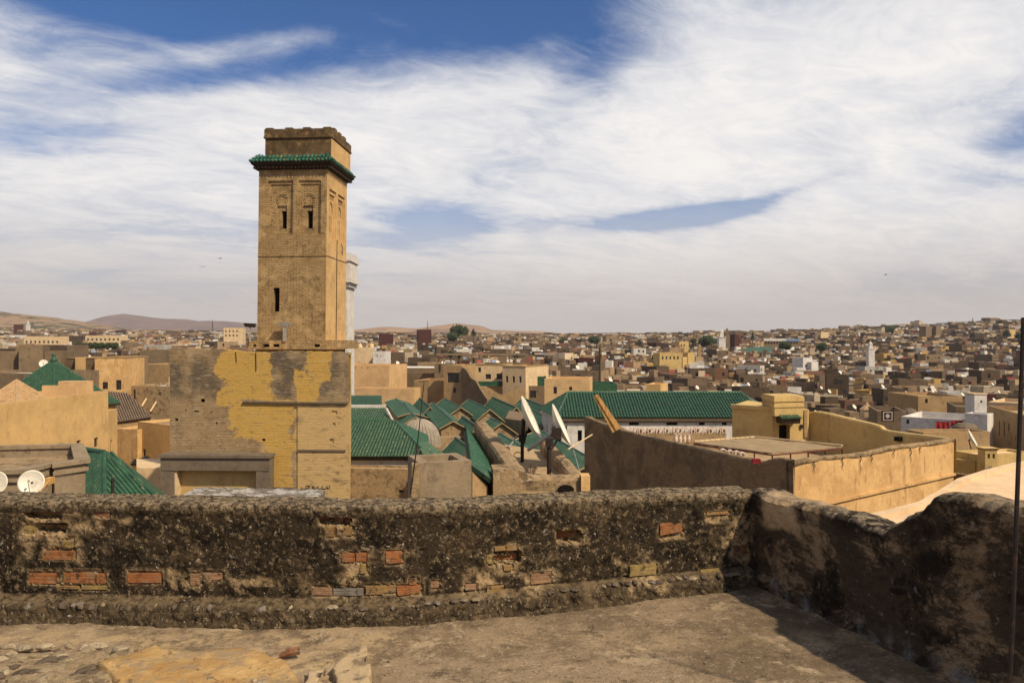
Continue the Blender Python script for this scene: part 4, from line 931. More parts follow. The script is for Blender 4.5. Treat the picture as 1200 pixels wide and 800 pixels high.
# ------------------------------------------------------------------ left group
def left_group():
    # whitewashed wall top just beyond the parapet
    mb = MB(); a, b = P(214, 580, 9), P(372, 582.5, 9.6)
    n = 24
    for i in range(n):
        p, q = a.lerp(b, i / n), a.lerp(b, (i + 1) / n); e = .025 * nfr(i * .7, 1, 1, 2); e2 = .025 * nfr((i + 1) * .7, 1, 1, 2)
        mb.hexa([(p.x, p.y, -17), (q.x, q.y, -17), (q.x, q.y + .4, -17), (p.x, p.y + .4, -17), (p.x, p.y, p.z + e), (q.x, q.y, q.z + e2), (q.x, q.y + .4, q.z + e2 + .02), (p.x, p.y + .4, p.z + e + .02)])
    tag(mb.obj('whitewashed_wall', MT['flaking']), 'flaking whitewashed wall top just behind the front parapet', 'wall')
    # corniced grey house with two dishes
    root = thing('corniced_house', 'low grey-brown house with a moulded cornice and dished roof', 'house')
    z = -2.05
    pts = [(-70, 21.6), (28, 22.0), (62, 23.2), (64, 23.0), (100, 23.9), (93, 27.5), (-70, 26.5)]; poly = [UV(u, Y) for u, Y in pts]
    MB().prism(poly, -17, z - .42).obj('wall', MT['cornice'], root)
    c = Vector((sum(p[0] for p in poly) / 7, sum(p[1] for p in poly) / 7))
    def ring(o, z0, z1, thick, mat, nm):
        mb = MB(); n = len(poly); P2 = []
        for i in range(n):
            a, b, d = Vector(poly[i - 1]), Vector(poly[i]), Vector(poly[(i + 1) % n]); e1 = (b - a).normalized(); e2 = (d - b).normalized(); nr = (Vector((e1.y, -e1.x)) + Vector((e2.y, -e2.x))).normalized(); P2.append((b + nr * o, b - nr * thick))
        for i in range(n):
            j = (i + 1) % n; q = [P2[i][0], P2[j][0], P2[j][1], P2[i][1]]; mb.hexa([(*v, z0) for v in q] + [(*v, z1) for v in q])
        mb.obj(nm, mat, root)
    ring(.03, z - .42, z - .12, .26, MT['cornice'], 'parapet'); ring(.10, z - .36, z - .25, .1, MT['cornice'], 'cornice'); ring(.16, z - .12, z, .34, MT['cornice'], 'coping')
    MB().prism([(c.x + (p[0] - c.x) * .93, c.y + (p[1] - c.y) * .9) for p in poly], z - .5, z - .38).obj('roof', MT['rubble'], root)
    dish('satellite_dish', 'round white satellite dish before the corniced house, whole bowl in view', P(37, 565, 19.5), .31, (.30, -1, .35), P(44, 640, 19.7), arm=True)
    dish('satellite_dish', 'white satellite dish before the corniced house, cut by the picture edge', P(-6, 566, 19.5), .31, (.2, -1, .35), P(0, 640, 19.7))
    mb = MB(); mb.box(P(57.5, 563, 21.5), (.16, .3, .18)); mb.tube([P(47, 576, 21.0), P(58, 562, 21.4)], .02, 6); tag(mb.obj('wall_bracket', MT['wood']), 'yellow bracket on the corniced house beside the round dish', 'bracket')
    # near green hipped roof
    root = thing('green_roof_house', 'house under a steep hipped roof of dark green tiles beside the corniced house', 'house')
    r0, r1 = P(78, 527, 33.5), P(122, 530.5, 31.5); zr = r1.z; r0.z = zr + .02
    e = zr - 3.1
    FL = Vector((X(28, 31.5), 31.5, e)); FC = Vector((X(124, 27.2), 27.2, e)); FR = Vector((X(228, 31.4), 31.4, e)); BL = Vector((X(70, 38), 38, e)); BR_ = Vector((X(215, 38), 37, e))
    tile_roof(root, 'roof_slope', [FL, FC, r1, r0], MT['green'], .21, .07)
    tile_roof(root, 'roof_slope', [FC, FR, r1 + Vector((.15, .35, -.02)), r1], MT['green'], .21, .07)
    tile_roof(root, 'roof_slope', [FR, BR_, r1 + Vector((.15, .35, -.02)), r1 + Vector((.14, .34, -.02))], MT['green'], ribs=False)
    mb = MB(); mb.tube([r0 + Vector((-.3, 0, .03)), r1 + Vector((0, 0, .04))], .10, 8); mb.tube([r1 + Vector((0, 0, .03)), FC + Vector((0, -.02, .05))], .085, 8); mb.tube([r1 + Vector((0, 0, .03)), FR + Vector((0, 0, .05))], .10, 8); mb.obj('ridge_tiles', MT['green'], root)
    MB().prism([(FL.x, FL.y + .3), (FC.x - .2, FC.y + .3), (FR.x - .4, FR.y + .2), (BR_.x - .4, BR_.y), (BL.x, BL.y)], -17, e - .05).obj('wall', MT['tan'], root)
    mb = MB(); p = P(132, 560, 27.0); mb.tube([p + Vector((0, 0, -1.2)), p], .05, 6); tag(mb.obj('vent_pipe', MT['iron']), 'short dark vent pipe before the near green hipped roof', 'pipe')
    # long sunlit ochre wall
    zt = -3.15; A = (X(-60, 52), 52.0); B = (X(127, 73.6), 73.6)
    wy = lambda u, Yg: None
    A = Vector((-39.0, 50.0)); B = Vector((-38.7, 73.6)); t = (B - A).normalized()
    wl = []
    for (u, v, ww, hh) in ((62, 527, 7, 7), (75, 526, 4, 6), (91, 520.5, 6, 10), (111, 518, 6, 11)):
        Y = -38.9 / ((u - 600) / F); wl.append((Y - 50.0 - .4, Zv(v, Y) - hh / 2 * Y / F, .7, hh * Y / F))
    rt = box_house('long_ochre_house', 'long sunlit ochre house with a plain wall and four small windows', A, B, zt, 6.5, MT['ochre'], wins=wl, roofmat=MT['cream'], par=.9)
    box_house('ochre_annex', 'lower ochre annex with one tall window at the end of the long wall', (B.x + .01, 73.61), (X(137.5, 76.2) , 76.2), Zv(480, 75), 6, MT['ochre'], wins=((.6, Zv(532, 74), .6, 1.3),), roofmat=MT['cream'])
    mb = MB(); a0 = P(74, 454, 72); mb.box(P(89, 455, 72), (2.6, 1.2, 1.4)); mb.box(P(70, 458, 70) , (3.0, .4, 1.0)); tag(mb.obj('roof_stub', MT['peach']), 'small peach stub wall on the roof of the long ochre house', 'wall')
    # sand coloured pyramid and green pyramid
    def pyramid(name, label, ap, near, right, left, mat, wallmat, fin):
        root = thing(name, label, 'building'); ap, n_, r_, l_ = (Vector(q) for q in (ap, near, right, left)); bk = r_ + l_ - n_
        for (p, q) in ((l_, n_), (n_, r_)): tile_roof(root, 'roof_slope', [p, q, ap + Vector((.001, 0, 0)), ap], mat, .26, .085)
        for (p, q) in ((r_, bk), (bk, l_)): tile_roof(root, 'roof_slope', [p, q, ap + Vector((.001, 0, 0)), ap], mat, ribs=False)
        mb = MB()
        for q in (n_, r_, l_): mb.tube([ap, q + Vector((0, 0, .05))], .09, 8)
        mb.obj('ridge_tiles', mat, root)
        c = (n_ + bk) / 2; MB().prism([tuple((c + (q - c) * .93).xy) for q in (n_, r_, bk, l_)], -17, n_.z - .06).obj('wall', wallmat, root)
        mb = MB(); mb.tube([n_ + Vector((0, 0, -.12)), r_ + Vector((0, 0, -.12))], .12, 6); mb.tube([n_ + Vector((0, 0, -.12)), l_ + Vector((0, 0, -.12))], .12, 6); mb.obj('eave', MT['wooddark'], root)
        if fin:
            mb = MB(); mb.lathe([(.0, .9), (.05, .75), (.16, .6), (.22, .45), (.14, .32), (.3, .15), (.36, 0), (.3, -.25)], ap, 12); mb.obj('finial', mat, root, smooth=True)
    ap = P(63, 421.5, 83.2); ez = -5.3
    pyramid('green_pyramid_roof', 'pyramid roof of green tiles with a finial behind the long ochre wall', ap, (-46.3, 77.7, ez), (-44.2, 86.6, ez), (-55.1, 79.8, ez), MT['green'], MT['ochre'], True)
    ap2 = P(19.5, 445, 66)
    pyramid('sand_pyramid_roof', 'small sand-coloured tiled pyramid roof behind the long ochre wall', ap2, (X(20, 61.5), 61.5, ap2.z - 1.9), (X(62, 66), 66.0, ap2.z - 1.9), (X(-26, 62), 62.0, ap2.z - 1.9), MT['sandtile'], MT['ochre'], False)
    # brown lean-to roof beyond
    root = thing('brown_roof_house', 'house under a slanting brown clay tile roof past the green pyramid', 'house')
    a, b = P(136, 494.5, 88), P(178, 488.5, 90); c = P(150, 461, 97); d = P(118, 458, 97)
    tile_roof(root, 'roof_slope', [a, b, c, d], MT['browntile'], .26, .09)
    MB().prism([(a.x, a.y + .3), (b.x - .2, b.y + .3), (b.x, b.y + 9), (d.x, d.y)], -17, [a.z - .1, b.z - .1, b.z - 4, d.z - .2]).obj('wall', MT['tan'], root)
    box_house('ochre_shed', 'blank orange-ochre cube house below the brown tiled roof', UV(134, 80), UV(161, 79), Zv(502, 80), 8, MT['orange'], par=.25, roofmat=MT['rubble'])
    box_house('rough_ochre_house', 'ochre house with crumbling top and one dark slot window by the brick block', UV(161.5, 80), UV(205, 76), Zv(496, 78), 9, MT['ochre'], wins=((1.0, Zv(535, 79), .5, .75),), par=.25, roofmat=MT['rubble'])
    g = thing('green_lean_to', 'small faded green tile roof below the ochre cube house', 'roof'); a, b, c, d = P(153, 544, 70), P(183, 543, 70), P(173, 534, 72), P(158, 538, 72)
    tile_roof(g, 'roof_slope', [a, b, c, d], MT['green'], .25, .08); MB().prism([tuple(a.xy + Vector((0, .2))), tuple(b.xy + Vector((0, .2))), tuple(c.xy), tuple(d.xy)], -17, [a.z - .1, b.z - .1, c.z - .2, d.z - .2]).obj('wall', MT['cream'], g)
    mb = MB(); mb.prism([UV(160, 62), UV(192, 62), UV(192, 67), UV(160, 67)], -17, Zv(548, 62)); tag(mb.obj('cream_terrace_house', MT['cream']), 'flat cream roof between the green hipped roof and the door frame', 'house')
    # blocks behind
    box_house('orange_house', 'orange house with two dark windows behind the green pyramid', UV(111, 118), UV(148, 119), Zv(419, 118), 12, MT['orange'], wins=((1.1, Zv(456, 118), .75, 1.1), (3.0, Zv(457, 118), .75, 1.5)), cop=MT['tan'])
    box_house('brown_flank_house', 'brown house flank with a pale corner beside the orange house', UV(70, 121), UV(111, 119.5), Zv(419.5, 120), 12, MT['greybrown'], cop=MT['tan'])
    mb = MB(); mb.prism([UV(88, 119), UV(100.5, 118.8), UV(100.5, 120.5), UV(88, 120.5)], -17, Zv(419, 119)); tag(mb.obj('pale_buttress', MT['ochre']), 'pale ochre buttress on the brown house flank', 'buttress')
    box_house('long_brown_house', 'long dark brown wall house with stepped top behind the sand pyramid roof', UV(-60, 112), UV(72, 117), Zv(412, 115), 10, MT['greybrown'])
    box_house('brown_block', 'dark brown block rising above the long brown wall house', UV(22, 113.3), UV(50, 114.5), Zv(404, 114), 7, MT['greybrown'])
    box_house('grey_low_house', 'low grey house with a pale rubble roof left of the green pyramid', UV(-60, 100), UV(40, 98), Zv(437, 99), 12, MT['greybrown'], roofmat=MT['white'])
    dish('satellite_dish', 'small pale dish on the grey low house near the green pyramid', P(51, 426, 104), .55, (.6, -1, .4), P(51, 440, 104.2))
    box_house('rubble_house', 'ruined rubble house with slanting props beyond the brown tiled roof', UV(150, 122), UV(205, 121), Zv(452, 122), 12, MT['rubble'], wins=((.9, Zv(470, 122), .4, 1.8), (5.2, Zv(462, 122), .35, .35)), roofmat=MT['white'])
    for (p, q) in ((P(166, 476, 120), P(169, 466, 121)), (P(176, 482, 120), P(182, 468, 121))):
        mb = MB(); mb.tube([p, q + Vector((0, .9, 0))], .14, 5); tag(mb.obj('timber_prop', MT['cream']), 'pale slanting timber prop against the ruined rubble house', 'prop', 'props of the rubble house')
    box_house('grey_block_house', 'plain grey-brown block house behind the rubble house', UV(164, 150), UV(205, 150), Zv(410, 150), 14, MT['greybrown'])
    box_house('tan_terrace_house', 'tan house with cluttered pale roof between rubble house and grey block', UV(158, 136), UV(202, 135), Zv(427, 135), 10, MT['tan'], roofmat=MT['white'])
left_group()

# ------------------------------------------------------------------ the mosque: parallel green naves
def mosque():
    root = thing('mosque', 'mosque of parallel green-tiled gabled naves with plastered gable ends', 'mosque'); H = 8.6; zr = EYE - H
    def nave(Bp, Ap, Lp, h=H, rdrop=1.25, rw=1.25, gm='rubble', Rp=None):
        """ridge far end, ridge near end, near left eave corner (pixels); builds a full gabled nave"""
        z = EYE - h; A = Vector((0, YZ(Ap[1], z), z)); A.x = X(Ap[0], A.y); B = Vector((0, YZ(Bp[1], z), z)); B.x = X(Bp[0], B.y)
        r = (B - A); r.z = 0; r.normalize(); e = Vector((r.y, -r.x, 0))
        a = (Lp[0] - 600) / F; wl = (A.x - a * A.y) / (e.x - a * e.y); Lq = A - e * wl; Lq.z = Zv(Lp[1], Lq.y); dl = max(z - Lq.z, .5)
        wr = wl * rw; dr = dl * rdrop
        L0 = Lq; R0 = A + e * wr; R0.z = z - dr; L1 = L0 + (B - A); R1 = R0 + (B - A); back = B + r * .0
        tile_roof(root, 'nave_roof', [L1, L0, A, B], MT['greenfar'], .27, .10, n=4)
        tile_roof(root, 'nave_roof', [R0, R1, B, A], MT['greenfar'], ribs=False)
        g = MB(); i = .18; f = r * .25
        for q in (A + f, B - f): g.add([Vector((L0.x, L0.y, -17)) + (q - A) + e * i, Vector((R0.x, R0.y, -17)) + (q - A) - e * i, R0 + (q - A) - e * i, q + Vector((0, 0, -.05)), L0 + (q - A) + e * i], [(0, 1, 2, 3, 4)])
        for s, q in ((L0 + e * i, L1 + e * i), (R0 - e * i, R1 - e * i)): g.quad((s.x, s.y, -17), (q.x, q.y, -17), q + Vector((0, 0, -.05)), s + Vector((0, 0, -.05)))
        g.obj('gable_wall', MT[gm], root)
        mb = MB(); mb.tube([A, B], .14, 6); mb.obj('ridge_cap', MT['greenfar'], root)
        mb = MB(); mb.tube([A + Vector((0, 0, .02)), L0 + Vector((0, 0, .04))], .07, 5); mb.tube([A + Vector((0, 0, .02)), R0 + Vector((0, 0, .04))], .07, 5); mb.obj('verge', MT['tan'], root)
        mb = MB(); mb.tube([B + Vector((0, 0, .02)), L1 + Vector((0, 0, .05))], .09, 5); mb.obj('verge', MT['cream'], root)
    nave((464, 467), (482, 484), (466, 489)); nave((473, 472), (487, 489), (471, 499)); nave((492, 466.5), (504, 477), (494, 488)); nave((507, 472), (531, 494), (515, 503))
    nave((521, 467), (540, 477.5), (527, 487)); nave((549, 468), (574, 480), (559, 493)); nave((577, 465.5), (605, 477.5), (592, 492)); nave((610, 472), (646, 492), (628, 506))
    nave((542, 488), (560, 500), (554, 507), rw=1.0); nave((575, 490), (588, 496), (566, 512), rw=1.2); nave((585, 508), (612, 524), (590, 534)); nave((632, 504), (700, 542), (660, 560), rw=.8)
    nave((612, 466), (640, 477), (630, 487)); nave((534, 513), (553, 527), (536, 545), rw=.7)
    # blocks of plaster between roofs
    for pl, zt, m in (([(515, 80), (563, 82), (560, 94), (512, 92)], Zv(512, 81), 'rubble'), ([(592, 86), (616, 83), (620, 92), (597, 96)], Zv(486, 90), 'greybrown'), ([(455, 90), (520, 90), (520, 118), (455, 118)], -12, 'tan')):
        MB().prism([UV(u, Y) for u, Y in pl], -17, zt).obj('low_wall', MT[m], root)
    # scalloped lime dome
    d = thing('ribbed_dome', 'small ribbed lime-white dome among the green naves', 'dome'); Yd = 72; c = Vector((X(492, Yd), Yd, Zv(516, Yd))); r = 23 * Yd / F
    mb = MB(); prof = [(r * 1.02, -.6), (r * 1.02, 0)] + [(r * math.cos(R(a)), r * 1.12 * math.sin(R(a))) for a in range(0, 91, 6)]
    mb.lathe(prof, c, 120, rib=lambda k: 1 + (.035 if k % 4 in (0, 1) else -.02)); mb.obj('shell', MT['domelime'], d)
    mb = MB(); mb.prism([(c.x - r * 1.15, c.y - r * 1.15), (c.x + r * 1.15, c.y - r * 1.15), (c.x + r * 1.15, c.y + r * 1.15), (c.x - r * 1.15, c.y + r * 1.15)], -17, c.z - .35); mb.obj('base', MT['rubble'], d)
    # front hall with ribbed old tiles
    t = thing('front_hall', 'hall with faded ribbed green tile roof beside the brick block', 'building')
    e = Zv(534.5, 58); zr2 = Zv(493.5, 64.5); a, b = Vector((X(380, 58), 58, e)), Vector((X(501.5, 58), 58, e)); cR, cL = Vector((X(463, 64.5), 64.5, zr2)), Vector((X(370, 64.5), 64.5, zr2))
    tile_roof(t, 'roof_slope', [a, b, cR, cL], MT['greenold'], .25, .088, n=5)
    b2 = Vector((X(501, 71), 71, e)); tile_roof(t, 'roof_slope', [b, b2, cR + Vector((.1, .8, -.05)), cR], MT['green'], .205, .068)
    mb = MB(); mb.tube([cR, b + Vector((0, -.03, .06))], .13, 8); mb.tube([cL + Vector((0, 0, .04)), cR + Vector((0, 0, .04))], .12, 8); mb.obj('ridge_tiles', MT['green'], t)
    mb = MB(); mb.prism([(a.x, 58.15), (b.x - .1, 58.15), (b2.x - .1, 70), (a.x, 70)], e - .32, e - .06); mb.obj('eave', MT['wooddark'], t)
    mb = MB(); mb.prism([(a.x, 58.4), (b.x - .6, 58.4), (b2.x - .6, 70), (a.x, 70)], -17, e - .3); mb.obj('wall', MT['white'], t)
    # lower slopes to the east, the grazing light put into a paler tile colour
    lo = thing('valley_roof', 'pale-green roof slope running down beside the front hall', 'roof'); q = [P(503, 545, 52), P(536, 545, 50), P(500, 518, 62), P(487, 518, 63)]
    tile_roof(lo, 'roof_slope', q, MT['greenold'], .22, .07); MB().prism([tuple(q[0].xy), tuple(q[1].xy), tuple(q[2].xy), tuple(q[3].xy)], -17, [p.z - .15 for p in q]).obj('wall', MT['tan'], lo)
    # two upper tiers behind
    t2 = thing('tiered_roof', 'middle tier of ribbed green tiles with a white coping by the brick block', 'roof'); z0, z1 = Zv(493, 67), Zv(478, 71)
    tile_roof(t2, 'roof_slope', [(X(375, 67), 67, z0), (X(459, 67), 67, z0), (X(452, 71), 71, z1), (X(375, 71), 71, z1)], MT['greenold'], .22, .072)
    mb = MB(); mb.prism([(X(375, 71), 71), (X(452.5, 71), 71), (X(452.5, 71.4), 71.4), (X(375, 71.4), 71.4)], -17, Zv(474.5, 71)); mb.obj('coping_wall', MT['white'], t2)
    mb = MB(); mb.prism([(X(375, 67.2), 67.2), (X(458, 67.2), 67.2), (X(452, 71), 71), (X(375, 71), 71)], -17, z0 - .1); mb.obj('wall', MT['tan'], t2)
    mb = MB(); mb.tube([P(453, 479, 69), P(461, 494, 66.8)], .12, 6); mb.obj('verge', MT['white'], t2)
    t3 = thing('small_green_roof', 'small top tier of green tiles under the peach parapet', 'roof'); z0, z1 = Zv(474.2, 74), Zv(463.5, 79)
    tile_roof(t3, 'roof_slope', [(X(375, 74), 74, z0), (X(447.5, 74), 74, z0), (X(447, 79), 79, z1), (X(375, 79), 79, z1)], MT['green'], .22, .072)
    mb = MB(); mb.prism([(X(375, 74.2), 74.2), (X(447, 74.2), 74.2), (X(447, 79), 79), (X(375, 79), 79)], -17, z0 - .1); mb.obj('wall', MT['tan'], t3)
    # masonry below the front hall
    box_house('rubble_shed', 'rubble-walled shed with pale lime top below the front hall eave', UV(380, 56.6), UV(484, 56), Zv(549, 56.3), 1.6, MT['rubble'], wins=((5.6, Zv(577, 56.3), .35, .25), (6.6, Zv(558, 56.3), .28, .25)), par=.12, roofmat=MT['limefloor'])
    # near lime block
    box_house('lime_block', 'square grey-lime roof block with a pitted parapet just past the front parapet', UV(492, 17.2), UV(552.5, 17.6), Zv(541, 17.4), 1.3, MT['concrete2'], par=.3, roofmat=MT['rubble'])
    mb = MB(); mb.hexa([P(482, 640, 17.0), P(492, 640, 17.1), P(492, 640, 18.4), P(484, 640, 18.4), P(482.5, 542, 17.0), P(491.8, 541, 17.1), P(491.8, 541, 18.4) , P(485, 541, 18.4)]); tag(mb.obj('whitened_buttress', MT['rubble']), 'lime-flecked buttress at the left edge of the grey-lime block', 'buttress')
    # narrow green lean-to between block and dish terrace
    lt = thing('lean_to_roof', 'narrow green tiled lean-to squeezed beside the grey-lime block', 'roof'); q = [P(577, 563, 20), P(558, 513, 31), P(545, 505, 31), P(552, 545, 19.5)]
    tile_roof(lt, 'roof_slope', q, MT['green'], .2, .07); MB().prism([tuple((q[3] + Vector((.03, .1, 0))).xy), tuple((q[0] + Vector((-.12, .1, 0))).xy), tuple((q[1] + Vector((-.12, 0, 0))).xy), tuple(q[2].xy)], -17, [q[3].z - .16, q[0].z - .16, q[1].z - .16, q[2].z - .16]).obj('wall', MT['tan'], lt)
MT['domelime'] = plaster('grey_lime_dome', (.31, .26, .20), (.15, .12, .085), 1.5, .6, .03)
MT['concrete2'] = plaster('stained_lime_render', (.27, .20, .125), (.10, .075, .048), 1.6, .6, .025, (.36, .30, .22), .8)
mosque()
def long_hall():
    root = thing('green_hall', 'long whitewashed hall under one big hipped green tile roof', 'building'); e = Zv(489, 75); zr = Zv(459.5, 80.5)
    A = Vector((X(652, 75), 75, e)); B = Vector((X(905, 75), 75, e)); C = Vector((X(868, 80.5), 80.5, zr)); D = Vector((X(665.5, 80.5), 80.5, zr))
    LB = Vector((X(632, 85), 85, e)); RB = Vector((X(905, 85), 86, e))
    tile_roof(root, 'roof_slope', [A, B, C, D], MT['green'], .30, .105, n=5); tile_roof(root, 'roof_slope', [LB, A, D, D + Vector((-.01, 0, 0))], MT['green'], .24, .08); tile_roof(root, 'roof_slope', [RB, LB, D, C], MT['green'], ribs=False); tile_roof(root, 'roof_slope', [B, RB, C, C + Vector((.01, 0, 0))], MT['green'], ribs=False)
    mb = MB(); mb.tube([D, C], .13, 8); mb.tube([D, A], .12, 8); mb.tube([C, B], .12, 8); mb.tube([D, LB], .12, 8); mb.obj('ridge_tiles', MT['greenold'], root)
    ins = .35; p0 = Vector((A.x + .25, A.y + ins)); p1 = Vector((B.x, B.y + ins)); w = p1.x - p0.x; mb = MB(); panes = []
    fr = lambda x, d, z: (p0.x + x, p0.y + d, z); px = 75 / F; xw = lambda u: X(u, 75.35) - p0.x; z_ = lambda v: Zv(v, 75.35)
    hs = [(xw(u), xw(u) + ww * px, z_(v1), z_(v0), .25) for u, ww, v0, v1 in ((660.5, 4, 499, 511), (677, 5, 504, 517), (737, 12, 494.5, 498), (781, 13, 494.5, 498), (819, 7, 494.5, 498), (846, 6, 494.5, 498))]
    cutwall(mb, panes, fr, w, e - .05 + 17, hs, 0, -17)
    q0 = Vector((LB.x + .3, LB.y - .2)); t = Vector((p0.x, p0.y)) - q0; Lw = t.length; t.normalize(); nb = Vector((-t.y, t.x)); f2 = lambda x, d, z: (q0.x + t.x * x + nb.x * d, q0.y + t.y * x + nb.y * d, z)
    cutwall(mb, panes, f2, Lw, e - .05 + 17, [(Lw * .30, Lw * .30 + .55, Zv(508, 80), Zv(499, 80), .25), (Lw * .62, Lw * .62 + .5, Zv(506, 78), Zv(498, 78), .25)], 0, -17)
    wall = mb.obj('wall', MT['white'], root)
    for p in panes: p.obj('window', MT['dark'], wall)
    mb = MB(); mb.prism([(A.x + .1, 75.2), (B.x, 75.2), (B.x, 75.36), (A.x + .1, 75.36)], e - .36, e - .04); mb.obj('fascia', MT['cream'], root)
    mb = MB(); mb.prism([(A.x + .05, 75.12), (B.x, 75.12), (B.x, 75.34), (A.x + .05, 75.34)], e - .50, e - .365); mb.obj('shadow_board', MT['wooddark'], root)
long_hall()

# ------------------------------------------------------------------ dish terrace
def dish_terrace():
    root = thing('dish_terrace', 'flat lime-washed roof terrace with thick rubble parapets carrying two big dishes', 'house'); zf = -2.35
    fl_ = [UV(596, YZ(572, zf)), UV(690, YZ(577, zf)), UV(650, 27.5), UV(585, 27.5)]
    FLp = Vector((X(597, 20.2), 20.2)); FRp = Vector((X(690, 20.4), 20.4)); BRp = Vector((X(646, 27.5), 27.5)); BLp = Vector((X(556, 31), 31.0))
    MB().prism([tuple(FLp), tuple(FRp), tuple(BRp), tuple(BLp)], -17, zf).obj('roof', MT['limefloor'], root)
    def par(a, b, h0, h1, th, nm, m):
        a, b = Vector(a), Vector(b); L = (b - a).length; t = (b - a).normalized(); n = Vector((-t.y, t.x)); mb = MB(); k = 30; rows = []
        for i in range(k + 1):
            p = a + t * L * i / k; h = h0 + (h1 - h0) * i / k + .05 * nfr(p.x * 2, p.y * 2, 3, 3); s = []
            for d, z in ((0, -17), (0, zf + h - .1), (.06, zf + h - .02), (th * .5, zf + h + .02), (th - .06, zf + h - .02), (th, zf + h - .1), (th, zf - .1)):
                e = .035 * nfr(p.x * 3, p.y * 3, z * 3 + d, 3) if z > -10 else 0; q = p + n * (d + e); s.append((q.x, q.y, z + e * .5))
            rows.append(s)
        m_ = 7; mb.v = [q for s in rows for q in s]; mb.f = [(i * m_ + j, (i + 1) * m_ + j, (i + 1) * m_ + j + 1, i * m_ + j + 1) for i in range(k) for j in range(m_ - 1)] + [tuple(range(m_)), tuple(k * m_ + j for j in reversed(range(m_)))]
        mb.obj(nm, m, root)
    par(FLp, FRp, .42, .36, .45, 'parapet', MT['rubble']); par(FRp, BRp, .36, .40, .42, 'parapet', MT['rubble']); par(BLp, FLp, .75, .55, .50, 'parapet', MT['rubble'])
    mb = MB(); p = P(686, 572, 20.15); mb.prism([(p.x - .10, 20.25), (p.x + .14, 20.3), (p.x + .14, 20.75), (p.x - .10, 20.75)], -17, zf + .40); mb.obj('corner_pier', MT['orange'], root)
    mb = MB(); mb.prism([(FLp.x - .42, 19.9), (FLp.x + .25, 20.05), (FLp.x + .2, 20.9), (FLp.x - .5, 20.8)], -17, zf + .62); mb.obj('corner_pier', MT['rubble'], root)
    mb = MB(); mb.prism([(FLp.x - .14, 19.86), (FLp.x + .04, 19.9), (FLp.x + .04, 19.98), (FLp.x - .14, 19.95)], zf - .75, zf - .25); mb.obj('niche', MT['dark'], root)
    mb = MB(); c = P(663, 573, 20.3); mb.lathe([(0, .02), (.2, .02), (.22, 0)], (0, 0, 0), 14); mb.v = [(c.x + x * 1.0, c.y - .04 - z, c.z + y * .6) for x, y, z in mb.v]; mb.obj('drain_hole', MT['dark'], root)
    # big dishes seen nearly edge on
    c1 = P(619.5, 490, 25); r = .76
    dish('satellite_dish', 'big cream satellite dish seen edge-on, mast standing free of the hall windows', c1, r, (.90, -.10, .42), None, arm=False)
    c2 = P(655.5, 499, 24.2); dish('satellite_dish', 'big cream satellite dish seen edge-on before the white hall windows', c2, .72, (.90, -.10, .42), None, arm=False)
    for (pu, pv0, pv1, Yd, cc, rr, lab) in ((612, 513, 536, 25.2, c1, .76, 'dark iron mast with feed boom of the taller edge-on dish'), (643.5, 518, 558, 22.6, c2, .72, 'tall dark iron mast with boom of the dish by the hall windows')):
        t = thing('dish_mast', lab, 'mast'); top = P(pu, pv0, Yd); mb = MB(); mb.tube([(top.x, top.y, zf - .05), top], .06 if pu < 620 else .07, 10); mb.obj('mast', MT['iron'], t)
        mb = MB(); mb.tube([top + Vector((0, 0, -.1)), cc - Vector((.90, -.10, .42)) * .18], .06, 8); mb.tube([top + Vector((0, 0, -.35)), cc + Vector((-.05, .0, -.4))], .035, 6); mb.box(top, (.22, .2, .25)); mb.obj('cradle', MT['iron'], t)
    t = thing('feed_boom', 'long grey feed boom slanting between the two edge-on dishes', 'boom'); mb = MB(); mb.tube([P(619, 527, 24.6), P(651, 505, 23.4)], .055, 6); mb.obj('tube', MT['galv'], t)
    mb = MB(); mb.box(P(652, 508, 23.4), (.3, .2, .34)); mb.tube([P(650, 506, 23.4), P(657, 516, 23.4)], .06, 6); mb.obj('feed_head', MT['iron'], t)
    t = thing('feed_horn_arm', 'thin arm with dark feed horn hanging below the taller dish', 'feed horn'); mb = MB(); mb.tube([P(607, 509, 25), P(595, 526, 24.4)], .025, 6); mb.obj('arm', MT['galv'], t); mb = MB(); mb.tube([P(595, 526, 24.4), P(590, 529, 24.2)], [.09, .11], 8); mb.obj('horn', MT['iron'], t)
    # coiled cable and thin stay wire, a dried weed
    mb = MB()
    for k in range(3): mb.tube([P(607 + 5 * math.cos(q * .6), 533 + 3.5 * math.sin(q * .6), 25 + .1 * k) for q in range(11)], .014, 5)
    tag(mb.obj('cable_coil', MT['iron']), 'loose black cable coil at the foot of the dish mast', 'cable')
    mb = MB(); mb.tube([P(671, 523, 24), P(680, 555, 22), P(684, 577, 20.3)], .012, 5); tag(mb.obj('stay_wire', MT['galv']), 'pale stay wire running down to the terrace corner pier', 'wire')
    mb = MB(); mb.tube([P(666, 526, 22), P(694, 509, 27)], .022, 6); tag(mb.obj('pale_pole', MT['cream']), 'pale thin pole slanting against the dark brick house', 'pole')
    w = thing('dry_weed', 'dry brown weed on the lime terrace floor', 'weed'); rn = random.Random(5); c = P(625, 556, 22.6); mb = MB()
    for k in range(26):
        p = c + Vector((rn.uniform(-.1, .1), rn.uniform(-.1, .1), rn.uniform(.05, .32))); d = Vector((rn.uniform(-1, 1), rn.uniform(-1, 1), rn.uniform(-.3, 1))) * .05; s = Vector((d.y, -d.x, .02)) * .5; mb.quad(p - d, p + s, p + d, p - s)
    mb.tube([c + Vector((0, 0, -.15)), c + Vector((0, 0, .25))], .008, 5); mb.obj('leaves', MT['brick5'], w)
dish_terrace()

